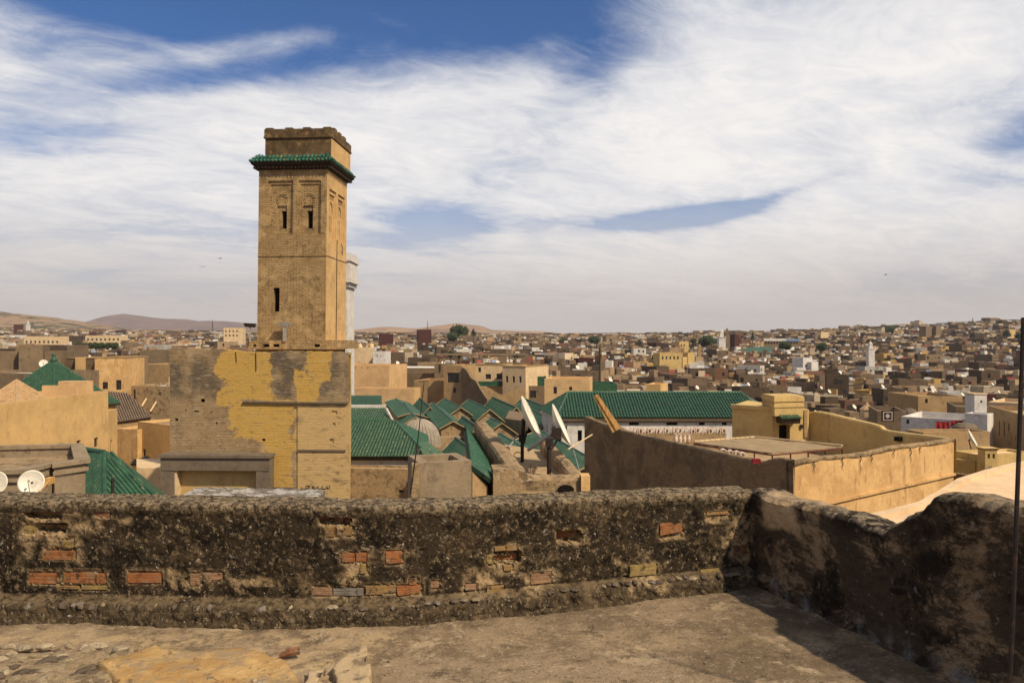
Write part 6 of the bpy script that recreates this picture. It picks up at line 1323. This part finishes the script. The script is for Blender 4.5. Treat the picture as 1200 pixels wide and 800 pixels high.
# ------------------------------------------------------------------ houses right behind the mosque
def middle_houses():
    pe = box_house('peach_house', 'smooth peach-rendered house with tiny vents behind the tiered roofs', UV(380, 133), UV(456, 131), Zv(428, 132), 10, MT['peach'], wins=tuple((1.2 + k * 1.1, Zv(431.5, 132), .18, .22) for k in range(7)))
    box_house('peach_terrace', 'lower peach terrace wall in front of the peach house', UV(380, 125), UV(485.5, 123), Zv(455, 124), 4, MT['peach'], par=.7)
    box_house('grey_tan_house', 'grey-tan house between the peach house and the stepped house', UV(485, 130), UV(521, 129), Zv(446, 129), 9, MT['tan'])
    box_house('grey_slab_house', 'grey slab-fronted house above the grey-tan one', UV(463, 144), UV(522, 142), Zv(437, 143), 9, MT['greybrown'])
    box_house('shutter_house', 'tan house with a wide brown shutter and one dark doorway', UV(520, 127), UV(541, 126), Zv(428, 126.5), 9, MT['tan'], wins=((.65, Zv(448, 126.5), 2.05, 1.6), (1.72, Zv(460, 126.5), .48, .8)))
    g = thing('sloping_wall', 'brown wall with a top sloping steeply down to the mosque roofs', 'wall'); mb = MB(); kp = [(541, 125.5, 430), (546, 124.5, 433), (552, 123.5, 443), (557, 122.5, 446), (562, 121.5, 455), (571, 120, 468)]
    for (p, q) in zip(kp[:-1], kp[1:]):
        A, B = P(p[0], p[2], p[1]), P(q[0], q[2], q[1]); mb.hexa([(A.x, A.y, -17), (B.x, B.y, -17), (B.x + .3, B.y + .3, -17), (A.x + .3, A.y + .3, -17), A, B, B + Vector((.3, .3, 0)), A + Vector((.3, .3, 0))])
    mb.obj('masonry', MT['greybrown'], g)
    box_house('white_window_house', 'cream house with two dark square windows above green panelling', UV(553, 132), UV(589, 131), Zv(427, 131.5), 10, MT['cream'], wins=((1.1, Zv(436, 131.5), .5, .8), (2.4, Zv(444, 131.5), .95, .85), (4.3, Zv(444, 131.5), 1.0, .95)), cop=MT['tan'])
    mb = MB(); mb.box(P(576, 449.5, 130), (4.6, .5, .8)); tag(mb.obj('green_panelling', MT['green']), 'dark green panel strip below the cream house windows', 'panel')
    box_house('row_window_house', 'cream-fronted house with a row of tall dark windows and tan top', UV(589, 129), UV(616, 127), Zv(429, 128), 9, MT['cream'], wins=tuple((.6 + 1.25 * k, Zv(448, 128), .45, 1.05) for k in range(3)), cop=MT['tan'])
    box_house('green_shed_house', 'dark green boarded roof shed by the row of tall windows', UV(616, 131), UV(640, 131), Zv(441, 131), 7, MT['green'])
    box_house('dark_gap_house', 'dark brown ruin below the green boarded shed', UV(614, 128), UV(640, 128), Zv(452, 128), 5, MT['greybrown'], wins=((1.0, Zv(466, 128), 1.0, 1.2),))
    box_house('ochre_window_house', 'ochre house with two brown windows beside the hipped hall', UV(638, 114), UV(691, 113), Zv(444, 113.5), 9, MT['peach'], wins=((1.35, Zv(461, 114), .5, 1.0), (3.65, Zv(457, 114), .45, .55)))
    g = thing('wavy_gable_wall', 'sunlit tan wall with a sagging scalloped top behind the naves', 'wall'); mb = MB(); kp = [(563, 454), (568, 453.5), (574, 455), (580, 459), (586, 462.5), (592, 461.5), (599, 458), (606, 456), (612, 455), (615, 456)]
    for (p, q) in zip(kp[:-1], kp[1:]):
        A, B = P(*p, 123), P(*q, 123); mb.hexa([(A.x, A.y, -17), (B.x, B.y, -17), (B.x, B.y + .5, -17), (A.x, A.y + .5, -17), A, B, B + Vector((0, .5, 0)), A + Vector((0, .5, 0))])
    mb.obj('masonry', MT['tan'], g)
    # roof pergola of posts with a dark cover
    pg = thing('roof_pergola', 'long dark pergola on posts above the houses behind the mosque', 'pergola'); Yp = 140
    mb = MB(); mb.prism([UV(511, Yp), UV(618, Yp), UV(618, Yp + 5), UV(511, Yp + 5)], Zv(416.5, Yp), Zv(414.8, Yp)); mb.obj('cover', MT['greybrown'], pg)
    for u in (512, 520, 534, 540, 553, 566, 597, 604, 613):
        mb = MB(); mb.box(P(u, 422, Yp + .3), (.2, .2, 2.1)); mb.obj('post', MT['greybrown'], pg)
    box_house('pergola_house', 'low brown house carrying the roof pergola', UV(509, 141), UV(620, 141), Zv(427, 141), 6, MT['greybrown'], par=.1)
    box_house('white_rubble_roof_house', 'house with a bright white cluttered lime roof behind the peach house', UV(456, 150), UV(510, 150), Zv(431, 150), 12, MT['greybrown'], roofmat=MT['whiteroof'], par=.05)
    dh = thing('domed_kiosk_house', 'cream house with two little roof domes beside the white minaret', 'house'); Yk = 170
    mb = MB(); mb.prism([UV(405, Yk), UV(438, Yk), UV(438, Yk + 8), UV(405, Yk + 8)], -20, Zv(407, Yk)); mb.obj('wall', MT['cream'], dh)
    for u in (422, 435.5):
        mb = MB(); p = P(u, 407, Yk + 2); mb.lathe([(0, 1.1), (.25, .75), (.5, .5), (.55, 0)], p, 12); mb.obj('dome', MT['cream'], dh)
    box_house('white_cube_house', 'white cube house with a grey side near the domed house', UV(437, 165), UV(452, 165), Zv(412, 165), 7, MT['white'], wins=((.8, Zv(418, 165), .25, .3), (1.6, Zv(418, 165), .25, .3)))
    box_house('green_roofed_house', 'low house with green strip roof and red line beyond the hipped hall', UV(691, 122), UV(723, 122), Zv(449, 122), 6, MT['green'])
    box_house('pale_corner_house', 'pale ochre corner house rising behind the hipped hall ridge', UV(757, 140), UV(774, 139), Zv(450, 140), 7, MT['ochre'])
MT['whiteroof'] = plaster('white_lime_roof', (.66, .60, .52), (.25, .19, .13), .5, .5, .02)
middle_houses()

# ------------------------------------------------------------------ the medina: hundreds of flat roofed houses
PAL = [('grey-brown', (.165, .115, .075)), ('dark-brown', (.105, .072, .046)), ('tan', (.28, .19, .11)), ('sandy', (.36, .25, .145)), ('cream', (.50, .39, .26)), ('white', (.58, .53, .46)), ('ochre', (.44, .275, .10)), ('reddish-brown', (.20, .105, .065)), ('maroon', (.085, .024, .02))]
PW = [26, 28, 20, 9, 6, 5, 2, 6, 1]
ROOFP = [('grey', (.24, .18, .12)), ('lime', (.44, .35, .25)), ('white', (.62, .56, .48)), ('brown', (.14, .10, .065))]
RW = [40, 26, 10, 30]
HM = [plaster('house_' + n.replace(' ', '_').replace('-', '_'), tuple(x * .88 for x in c), tuple(x * .33 for x in c), .3, .75, .06, None, .8) for n, c in PAL]
HR = [plaster('roof_' + n.replace(' ', '_'), c, tuple(x * .45 for x in c), .3, .6, .04) for n, c in ROOFP]
MT['farhouse'] = material('far_house_render', (.2, .15, .1), [dict(col=(.45, .45, .45), scale=.22, lo=.5, hi=.72, mode='MULTIPLY', amt=.8), dict(col=(.6, .6, .6), scale=1.1, lo=.5, hi=.7, mode='MULTIPLY', amt=.7)], .95, colattr=True, spec=.05)
# plots taken by things built above: (x0, x1, y0, y1)
def taken(x, y):
    if y < 124: return True
    u = 600 + F * x / y
    if y < 150 and (u < 208 or 455 < u < 700 or u > 1015 and y < 124): return True
    if y < 182 and (400 < u < 460 or 455 < u < 625): return True
    return False
def city():
    rn = random.Random(77); plots = []; y = 112.0
    while y < 2300:
        near = y < 520; st = 8.2 if y < 330 else (9.6 if y < 650 else (12.5 if y < 1100 else 19 if y < 1700 else 36)); half = y * .80 + 14; x = -half + rn.uniform(0, st)
        while x < half:
            px_, py_ = x + rn.uniform(-.22, .22) * st, y + rn.uniform(-.3, .3) * st
            w = st * rn.uniform(.62, 1.12); d = st * rn.uniform(.62, 1.1)
            if not taken(px_, py_ - d / 2) and rn.random() < (.97 if y < 1100 else .85):
                zr = roofz(px_, py_); jit = rn.gauss(0, 1.35) + (rn.uniform(1.5, 4.5) if rn.random() < .10 else 0)
                if y < 190: jit = min(jit, .8)
                gz = groundz(px_, py_)
                top = zr + jit - .6 if y < 1500 else gz + rn.uniform(3.5, 7)
                plots.append((px_, py_, w, d, top, gz - 6, rn.choice((0, 0, .08, -.12, .25, -.3, .5, -.6)) + rn.uniform(-.08, .08), rn.choices(range(len(PAL)), PW)[0], rn.choices(range(4), RW)[0], rn.random()))
            x += st * rn.uniform(.86, 1.2)
        y += st * (.92 if y < 400 else 1.0)
    vis = []
    for i, p in enumerate(plots):
        u = 600 + F * p[0] / (p[1] - p[3] / 2); v = 400 - F * (p[4] - EYE) / p[1]
        if -15 < u < 1215 and not (200 < u < 408 and v > 404 and 208 < u < 402) and not (302 < u < 384): 
            if 0 < u < 200 and v > 432: continue
            if 640 < u < 900 and v > 462: continue
            vis.append((p[1], i))
    vis.sort(); chosen = {i for _, i in vis[:285]}
    # ---- individual houses
    wm = MB().box((0, 0, 0), (1, .12, 1)).mesh('window', MT['pane'])
    dm = MB(); prof = [(.0, 0), (.25, .02), (.45, .07), (.6, .14), (.58, .16), (.4, .08), (0, .03)]; dm.lathe(prof, (0, 0, 0), 12); q = Vector((.5, -.7, .55)).to_track_quat('Z', 'Y'); dm.v = [tuple(q @ Vector(v)) for v in dm.v]; dbowl = dm.mesh('bowl', MT['dish']); dpost = MB().tube([(0, .05, -1.3), (0, .05, -.05)], .06, 6).mesh('mast', MT['iron'])
    numw = ['no', 'one', 'two', 'three', 'four', 'five', 'six']
    def zone(x, y):
        u = 600 + F * x / y
        side = 'left of the brick tower' if False else ''
        band = 'just' if y < 175 else ('midway' if y < 240 else 'far')
        lm = 'past green pyramid' if u < 300 else ('past peach house' if u < 520 else ('past green naves' if u < 660 else ('past hipped hall' if u < 885 else ('past stair house' if u < 1040 else 'past red cloths'))))
        return band + ' ' + lm
    labels = {}
    fv, ff, fc = [], [], []
    def far_add(pts, faces, col):
        b = len(fv); fv.extend(pts); ff.extend(tuple(i + b for i in f) for f in faces); fc.extend([col] * len(faces))
    for i, (x, y, w, d, top, bot, rot, ci, ri, rv) in enumerate(plots):
        cs, sn = math.cos(rot), math.sin(rot)
        L2 = lambda a, b, z: (x + a * cs - b * sn, y + a * sn + b * cs, z)
        par = .35 + .5 * rv; e = .3; r2 = random.Random(i)
        hut = r2.random() < .55; wins = []
        nw = r2.choice((0, 1, 2, 2, 3, 4, 5, 6)); storey = 2.9
        for k in range(nw):
            face = 0 if r2.random() < .62 else 1; wd = w if face == 0 else d
            if wd < 2.4: continue
            s = r2.uniform(-wd / 2 + .9, wd / 2 - .9); zz = top - par - r2.choice((1.1, 1.3, 3.9)) - r2.uniform(0, .4); sz = r2.choice((.6, .8, 1.0, .5)); wins.append((face, s, zz, sz, sz * r2.choice((1, 1.3, 1.6))))
        if i in chosen:
            hw, hd = w / 2, d / 2; o4 = [(-hw, -hd), (hw, -hd), (hw, hd), (-hw, hd)]; i4 = [(-hw + e, -hd + e), (hw - e, -hd + e), (hw - e, hd - e), (-hw + e, hd - e)]
            mb = MB(); vs = [L2(*q, bot) for q in o4] + [L2(*q, top + r2.uniform(-.12, .12)) for q in o4] + [L2(*q, top) for q in i4] + [L2(*q, top - par) for q in i4]
            mb.add(vs, [(k, (k + 1) % 4, 4 + (k + 1) % 4, 4 + k) for k in range(4)] + [(4 + k, 4 + (k + 1) % 4, 8 + (k + 1) % 4, 8 + k) for k in range(4)] + [(8 + k, 8 + (k + 1) % 4, 12 + (k + 1) % 4, 12 + k) for k in range(4)])
            root = thing('medina_house', '', 'house', 'flat-roofed houses of the medina'); mb.obj('wall', HM[ci], root); MB().quad(*vs[12:16]).obj('roof', HR[ri], root)
            seen = 0
            for (face, s, zz, a, b) in wins:
                c = L2(s, -hd - .0, zz) if face == 0 else L2(hw, s, zz); inst('window', wm, Matrix.Translation(c) @ Matrix.Rotation(rot + (0 if face == 0 else math.pi / 2), 4, 'Z') @ Matrix.Diagonal((a, 1, b, 1)), root); seen += 1
            extra = ''
            if hut:
                a, b = r2.uniform(.25, .45) * w, r2.uniform(.25, .45) * d; hx_, hy_ = r2.choice((-1, 1)) * (hw - a / 2 - .32), r2.choice((-1, 1)) * (hd - b / 2 - .32); hh = r2.uniform(1.6, 2.6); mb = MB()
                q4 = [(hx_ - a / 2, hy_ - b / 2), (hx_ + a / 2, hy_ - b / 2), (hx_ + a / 2, hy_ + b / 2), (hx_ - a / 2, hy_ + b / 2)]; mb.hexa([L2(*q, top - par - .05) for q in q4] + [L2(*q, top - par + hh) for q in q4]); hc = r2.choices(range(len(PAL)), PW)[0]; mb.obj('roof_room', HM[hc], root); extra = ', ' + PAL[hc][0] + ' roof room'
            # clutter: half walls, a shed roof, a chimney
            mb = MB()
            for k in range(r2.choice((0, 1, 1, 2))):
                a = r2.uniform(-hw + 1, hw - 1); b = r2.uniform(-hd + .8, hd - .8); mb.box(L2(a, b, top - par + .3), (r2.uniform(.6, 2.2), r2.uniform(.25, .5), r2.uniform(.5, 1.3)), rot)
            if mb.v: mb.obj('roof_clutter', HR[r2.choice((0, 1, 2, 3))], root)
            size = 'wide' if w > 8.2 else ('narrow' if w < 6.2 else 'mid-sized'); lab = '%s %s house, %s roof, %s windows%s, %s' % (size, PAL[ci][0], ROOFP[ri][0], numw[min(seen, 6)], extra, zone(x, y))
            if seen == 1: lab = lab.replace('one windows', 'one window')
            root['label'] = lab
            if r2.random() < .30 and y < 420:
                a, b = r2.uniform(-hw + .6, hw - .6), r2.uniform(-hd + .6, hd - .6); dr = thing('satellite_dish', 'small pale satellite dish on %s %s house, %s roof, %s' % (size, PAL[ci][0], ROOFP[ri][0], zone(x, y)), 'satellite dish', 'small dishes on the medina roofs'); dr.location = L2(a, b, top - par + 1.2)
                for nm, me in (('bowl', dbowl), ('mast', dpost)): inst(nm, me, Matrix.Identity(4), dr)
        else:
            hw, hd = w / 2, d / 2; c = PAL[ci][1]; rc = ROOFP[ri][1]; k_ = r2.uniform(.55, 1.25); c = tuple(q * k_ * .95 for q in c); o4 = [(-hw, -hd), (hw, -hd), (hw, hd), (-hw, hd)]
            vs = [L2(*q, bot) for q in o4] + [L2(*q, top) for q in o4]; far_add(vs, [(0, 1, 5, 4), (1, 2, 6, 5), (2, 3, 7, 6), (3, 0, 4, 7)], c)
            i4 = [(-hw + e, -hd + e), (hw - e, -hd + e), (hw - e, hd - e), (-hw + e, hd - e)]
            if y < 1200:
                vs = [L2(*q, top) for q in o4] + [L2(*q, top) for q in i4] + [L2(*q, top - par) for q in i4]; far_add(vs, [(k, (k + 1) % 4, 4 + (k + 1) % 4, 4 + k) for k in range(4)] + [(4 + k, 4 + (k + 1) % 4, 8 + (k + 1) % 4, 8 + k) for k in range(4)], c); far_add(vs[8:], [(0, 1, 2, 3)], rc)
            else: far_add([L2(*q, top) for q in o4], [(0, 1, 2, 3)], rc)
            if hut and y < 1700:
                a, b = r2.uniform(.25, .5) * w, r2.uniform(.25, .5) * d; hx_, hy_ = r2.choice((-1, 1)) * (hw - a / 2 - .32), r2.choice((-1, 1)) * (hd - b / 2 - .32); hh = r2.uniform(1.5, 2.8); q4 = [(hx_ - a / 2, hy_ - b / 2), (hx_ + a / 2, hy_ - b / 2), (hx_ + a / 2, hy_ + b / 2), (hx_ - a / 2, hy_ + b / 2)]
                hc = PAL[r2.choices(range(len(PAL)), [10, 10, 16, 14, 14, 14, 4, 3, 1])[0]][1]; far_add([L2(*q, top - par - .05) for q in q4] + [L2(*q, top - par + hh) for q in q4], [(0, 1, 5, 4), (1, 2, 6, 5), (2, 3, 7, 6), (3, 0, 4, 7), (4, 5, 6, 7)], hc)
            if y < 1100:
                for (face, s, zz, a, b) in wins:
                    o_ = .05
                    if face == 0: q4 = [(s - a / 2, -hd - o_), (s + a / 2, -hd - o_)]
                    else: q4 = [(hw + o_, s - a / 2), (hw + o_, s + a / 2)]
                    far_add([L2(*q4[0], zz - b / 2), L2(*q4[1], zz - b / 2), L2(*q4[1], zz + b / 2), L2(*q4[0], zz + b / 2)], [(0, 1, 2, 3)], (.015, .012, .01))
            if y < 900 and r2.random() < .55:     # washing, tarpaulins and dishes: small pale plates on the roofs
                a, b = r2.uniform(-hw, hw) * .7, r2.uniform(-hd, hd) * .7; s = r2.uniform(.4, 1.3); zz = top + r2.uniform(.1, .6); far_add([L2(a - s, b, zz - .4), L2(a + s, b, zz - .4), L2(a + s, b + .3, zz + .5), L2(a - s, b + .3, zz + .5), L2(a - s, b + .4, zz - .4), L2(a + s, b + .4, zz - .4), L2(a + s, b + .45, zz + .5), L2(a - s, b + .45, zz + .5)], [(0, 1, 2, 3), (4, 7, 6, 5), (3, 2, 6, 7), (0, 3, 7, 4), (1, 5, 6, 2)], r2.choice(((.6, .57, .52), (.55, .5, .42), (.5, .46, .4), (.25, .3, .4), (.3, .08, .06))))
    me = bpy.data.meshes.new('distant_houses'); me.from_pydata(fv, [], ff); me.update(); ca = me.color_attributes.new('Col', 'FLOAT_COLOR', 'CORNER')
    tot = np.zeros(len(ff), dtype=np.int32); me.polygons.foreach_get('loop_total', tot); cols = np.repeat(np.array([(*c, 1.0) for c in fc], dtype=np.float32), tot, axis=0); ca.data.foreach_set('color', cols.ravel()); me.materials.append(MT['farhouse'])
    o = bpy.data.objects.new('distant_houses', me); COL.objects.link(o); o['kind'] = 'stuff'; o['label'] = 'far rows of small brown and cream flat-roofed houses'; o['category'] = 'houses'
city()

# ------------------------------------------------------------------ landmarks in the far town
def landmarks():
    def far_house(label, u0, u1, vt, Y, m, wins=(), depth=10, name='landmark_house', drop=12):
        z = Zv(vt, Y); box_house(name, label, UV(u0, Y), UV(u1, Y * 1.004), z, depth, MT[m], zb=z - drop, wins=wins, par=.6)
    far_house('ochre long house with a row of windows and a lower wing far in the medina', 773, 800, 413.5, 330, 'yellow', tuple((1.0 + 1.7 * k, Zv(421, 330), .7, 1.3) for k in range(5)), 9)
    far_house('lower ochre wing stepping down beside the far ochre long house', 800, 806, 418, 331, 'yellow'); far_house('small ochre end house right of the far ochre wing', 806, 814, 413, 332, 'yellow')
    far_house('two-storey ochre house with shadowed arches above the far ochre long house', 796, 807, 400, 520, 'yellow', ((1, Zv(406, 520), 1, 1.6), (3.2, Zv(406, 520), 1, 1.6)))
    far_house('maroon block house on the left skyline of the far town', 104, 113, 389, 900, 'maroon', (), 12); far_house('broad maroon house in the far town right of the minaret', 444.5, 461, 391, 560, 'maroon', (), 10); far_house('maroon flat-topped house below the iron lattice mast', 490, 505.5, 386, 620, 'maroon', (), 10); far_house('dull red block beside the far white shrine', 861, 866.5, 392, 640, 'maroon', (), 10); far_house('small maroon house among the far left houses', 16, 26, 380, 950, 'maroon', (), 10)
    far_house('cream apartment block with rows of dark windows, far left town', 28, 70, 394, 480, 'cream', tuple((1.0 + 2.6 * k, Zv(402 + 6 * r, 480), 1.1, 1.5) for k in range(8) for r in range(2)), 12)
    far_house('pale yellow apartment block with window rows, far left town', 100, 142, 393, 560, 'cream', tuple((1.2 + 3.0 * k, Zv(399 + 6 * r, 560), 1.3, 1.6) for k in range(8) for r in range(2)), 12)
    far_house('bright cream corner block with a white flank just left of the tower', 262, 285, 384, 520, 'cream', tuple((1.0 + 2.4 * k, Zv(389 + 5 * r, 520), 1.0, 1.2) for k in range(4) for r in range(2)), 9)
    far_house('dark square twin tower block on the right skyline, wider one', 1085, 1093, 382, 760, 'greybrown', (), 8); far_house('dark square twin tower block on the right skyline, slim one', 1097, 1103, 382, 760, 'greybrown', (), 8)
    far_house('yellow house beside a tree on the right skyline', 1183, 1190, 386, 700, 'yellow', (), 8); far_house('tan block with bright front on the skyline past the stair house', 962, 971, 389, 800, 'cream', (), 8)
    far_house('white stacked house in the middle of the far hillside', 941, 952, 419, 360, 'white', ((1.2, Zv(430, 360), .9, 1.2),), 8); far_house('lower white cube leaning on the stacked white house', 951, 959, 424, 358, 'white', (), 6)
    # long white and blue building on the slope, with pale merlons
    t = thing('blue_white_building', 'long low building with a white and blue top band on the far slope', 'building'); Y = 620; mb = MB(); mb.prism([UV(895, Y), UV(937, Y), UV(937, Y + 12), UV(895, Y + 12)], Zv(412, Y), Zv(399.5, Y)); mb.obj('wall', MT['greybrown'], t)
    mb = MB(); mb.prism([UV(895, Y - .3), UV(921, Y - .3), UV(921, Y + 12), UV(895, Y + 12)], Zv(399.5, Y), Zv(396.6, Y)); mb.obj('band', MT['white'], t); mb = MB(); mb.prism([UV(921, Y - .3), UV(937, Y - .3), UV(937, Y + 12), UV(921, Y + 12)], Zv(399.4, Y), Zv(397.4, Y)); mb.obj('band', MT['bluepaint'], t)
    for k in range(12):
        u = 897 + 3.3 * k; mb = MB(); mb.prism([UV(u, Y - .35), UV(u + 1.4, Y - .35), UV(u + 1.4, Y), UV(u, Y)], Zv(402.5, Y), Zv(400, Y)); mb.obj('window', MT['dark'], t)
    # long green roof
    t = thing('far_green_roof', 'long low green roof stretching across the far hillside', 'building'); Y = 560; z0, z1 = Zv(413, Y), Zv(406.5, Y + 14)
    mb = MB(); mb.quad((X(858, Y), Y, z0), (X(905, Y), Y, z0), (X(905, Y + 14), Y + 14, z1), (X(880, Y + 14), Y + 14, z1)); mb.obj('roof_slope', MT['greenfar'], t); mb = MB(); mb.prism([UV(858, Y + .5), UV(905, Y + .5), UV(905, Y + 14), UV(880, Y + 14)], z0 - 9, z0 - .1); mb.obj('wall', MT['tan'], t)
    # far minarets
    def far_minaret(label, u, v0, Y, w, mat, green=False):
        t = thing('far_minaret', label, 'minaret'); p = P(u, v0, Y); mb = MB(); h = 20; mb.box((p.x, p.y, p.z - h / 2 - w * .9), (w, w, h)); mb.box((p.x, p.y, p.z - w * .9), (w * 1.15, w * 1.15, .5)); mb.obj('shaft', MT[mat], t)
        mb = MB(); mb.box((p.x, p.y, p.z - w * .55), (w * .5, w * .5, w * .8)); mb.lathe([(0, w * .55), (w * .06, w * .25), (w * .3, -w * .02), (w * .3, -w * .15)], p, 8); mb.obj('lantern', MT['green' if green else mat], t)
    far_minaret('white minaret of a far shrine on the middle skyline', 845.5, 388, 600, 5.2, 'white'); far_minaret('dark minaret standing right beside the far white shrine', 852, 386, 640, 3.8, 'greybrown'); far_minaret('small white minaret with lantern on the right hillside', 1020, 402, 380, 3.0, 'white', False)
    far_minaret('thin tan minaret beside the far ochre long house', 819.5, 404, 420, 1.7, 'tan'); far_minaret('dark stub minaret near the skyline past the naves', 609, 391, 700, 3.0, 'tan'); far_minaret('white minaret on the far left skyline', 33, 377, 1400, 5, 'white')
    # masts
    for (u, v0, v1, Y, w, lab) in ((501, 376, 392, 900, .5, 'iron lattice mast on the skyline past the peach house'), (1140, 372, 384, 1000, .5, 'lattice mast on the right skyline'), (249, 374, 392, 900, .35, 'thin mast on the skyline left of the tower')):
        mb = MB(); a, b = P(u, v1 + 6, Y), P(u, v0, Y)
        for s in ((-1, -1), (1, -1), (1, 1), (-1, 1)): mb.tube([a + Vector((s[0] * w * 3, s[1] * w * 3, 0)), b], w * .35, 4)
        for k in range(1, 6):
            q = a.lerp(b, k / 6); r_ = w * 3 * (1 - k / 6); mb.tube([q + Vector((-r_, -r_, 0)), q + Vector((r_, -r_, 0)), q + Vector((r_, r_, 0)), q + Vector((-r_, r_, 0)), q + Vector((-r_, -r_, 0))], w * .25, 4)
        tag(mb.obj('lattice_mast', MT['iron']), lab, 'mast')
MT['bluepaint'] = plaster('blue_paint', (.18, .30, .52), (.12, .16, .24), .5)
landmarks()

def tree(label, u, vb, vt, Y, wpx, seed, kind='round', group=None):
    root = thing('tree', label, 'tree', group); rn = random.Random(seed); b = P(u, vb, Y); t = P(u, vt, Y); h = (t - b).length; r = wpx / 2 * Y / F; b0 = Vector((b.x, b.y, min(b.z, groundz(b.x, b.y)) - .5))
    mb = MB(); mb.tube([b0, b + Vector((0, 0, h * .35)), t - Vector((0, 0, h * .3))], [h * .06, h * .04, h * .015], 6)
    for k in range(5):
        a = rn.uniform(0, 6.28); p = b.lerp(t, .3 + .08 * k); mb.tube([p, p + Vector((math.cos(a) * r * .6, math.sin(a) * r * .6, h * .2))], [h * .02, h * .008], 5)
    mb.obj('trunk', MT['bark'], root); lf = MB()
    for c in range(26 if kind == 'round' else 16):
        if kind == 'round':
            while True:
                q = Vector((rn.uniform(-1, 1), rn.uniform(-1, 1), rn.uniform(-1, 1)))
                if .25 < q.length < 1: break
            cc = Vector((b.x + q.x * r * .85, b.y + q.y * r * .85, b.z + h * (.58 + .36 * q.z))); cr = r * rn.uniform(.28, .44)
        else:
            f_ = (c + .5) / 16; rr = r * (1 - f_) ** .6 * min(1, f_ * 6 + .4); a = rn.uniform(0, 6.28); cc = Vector((b.x + math.cos(a) * rr * .4, b.y + math.sin(a) * rr * .4, b.z + h * f_)); cr = max(rr * .75, r * .22)
        for k in range(60):
            d = Vector((rn.gauss(0, 1), rn.gauss(0, 1), rn.gauss(0, 1))).normalized() * cr * rn.uniform(.5, 1.1); p = cc + d; s = cr * rn.uniform(.26, .46); n1 = Vector((rn.gauss(0, 1), rn.gauss(0, 1), rn.gauss(0, 1))).normalized(); n2 = n1.orthogonal().normalized(); lf.quad(p - n1 * s, p + n2 * s * .6, p + n1 * s, p - n2 * s * .6)
    lf.obj('crown', MT['leaf'], root)
tree('broad dark tree on the skyline past the peach house', 539, 393, 383.5, 640, 22, 1); tree('dark tree standing below the broad skyline tree', 531, 401, 390, 560, 13, 2); tree('slim dark tree right of the broad skyline tree', 555, 396, 385, 640, 6, 3)
tree('tall dark cypress rising alone among the houses past the hipped hall', 703, 429, 396, 210, 5, 4, 'cypress'); tree('rounded tree left of the far cypress on the skyline', 697, 402, 394.5, 620, 14, 5); tree('smaller bushy tree past the naves skyline', 660, 402, 397, 650, 10, 6)
tree('bushy tree left of the far white shrine', 828, 405, 394.5, 520, 20, 7); tree('dark tree beside the bushy one near the shrine', 813, 404, 396, 540, 8, 8); tree('tree on the slope below the blue and white building', 921, 410, 400, 500, 16, 9); tree('low dark tree cluster right of the blue-banded building', 962, 412, 402, 480, 14, 10)
tree('tree beside the yellow house on the right skyline', 1180, 398, 386, 680, 9, 11); tree('dark tree at the edge of the right skyline', 1193, 399, 390, 640, 9, 12); tree('small dark skyline tree past the stair house', 882, 398, 388, 700, 5, 13, 'cypress'); tree('tree on the right ridge left of the twin towers', 1042, 392, 381, 900, 12, 14)
for k, u in enumerate((92, 99, 106, 113, 120, 127, 134)): tree('round dark tree in the row before the pale yellow apartment block', u, 409, 402, 300, 10, 20 + k, group='row of trees far left')
for k, (u, vb, vt, Y, w) in enumerate(((528, 420, 411, 150, 9), (605, 422, 412.5, 150, 8))): tree('green potted tree on the %s end of the roof pergola' % ('peach-house' if k == 0 else 'ochre-house'), u, vb, vt, Y, w, 40 + k)
# birds, gliding
for (u, v, s, a) in ((237, 313, .34, .3), (258, 303, .30, -.4), (1038, 322, .26, .8)):
    p = P(u, v, 110); c, d = math.cos(a), math.sin(a); mb = MB(); w = lambda x, y, z: (p.x + (x * c - y * d) * s * 1.6, p.y + (x * d + y * c) * s * 1.6, p.z + z * s * 1.6)
    mb.tube([w(0, -.45, 0), w(0, -.2, .02), w(0, .2, .02), w(0, .5, 0)], [.02, .09 * s * 1.6, .08 * s * 1.6, .01], 6)
    for q in (-1, 1): mb.add([w(0, -.15, .03), w(q * .5, -.25, .22), w(q * 1.0, .1, .12), w(q * .5, .05, .2), w(0, .15, .03), w(q * .5, -.1, .26)], [(0, 1, 5), (1, 2, 5), (2, 3, 5), (3, 4, 5), (4, 0, 5), (0, 1, 2, 3, 4)])
    tag(mb.obj('bird', MT['bird']), 'small dark bird gliding in the sky with spread wings', 'bird', 'birds in the sky')

# ------------------------------------------------------------------ dusty air
mb = MB(); mb.box((0, 0, 112), (16400, 16400, 300))
hz = mb.obj('haze', None); hz['kind'] = 'stuff'
hm = bpy.data.materials.new('dusty_air'); hm.use_nodes = True; hm.node_tree.nodes.clear()
vo = hm.node_tree.nodes.new('ShaderNodeVolumePrincipled'); ho = hm.node_tree.nodes.new('ShaderNodeOutputMaterial'); hm.node_tree.links.new(vo.outputs[0], ho.inputs['Volume'])
vo.inputs['Color'].default_value = (.86, .84, .86, 1); vo.inputs['Density'].default_value = 0.00007
hz.data.materials.append(hm)
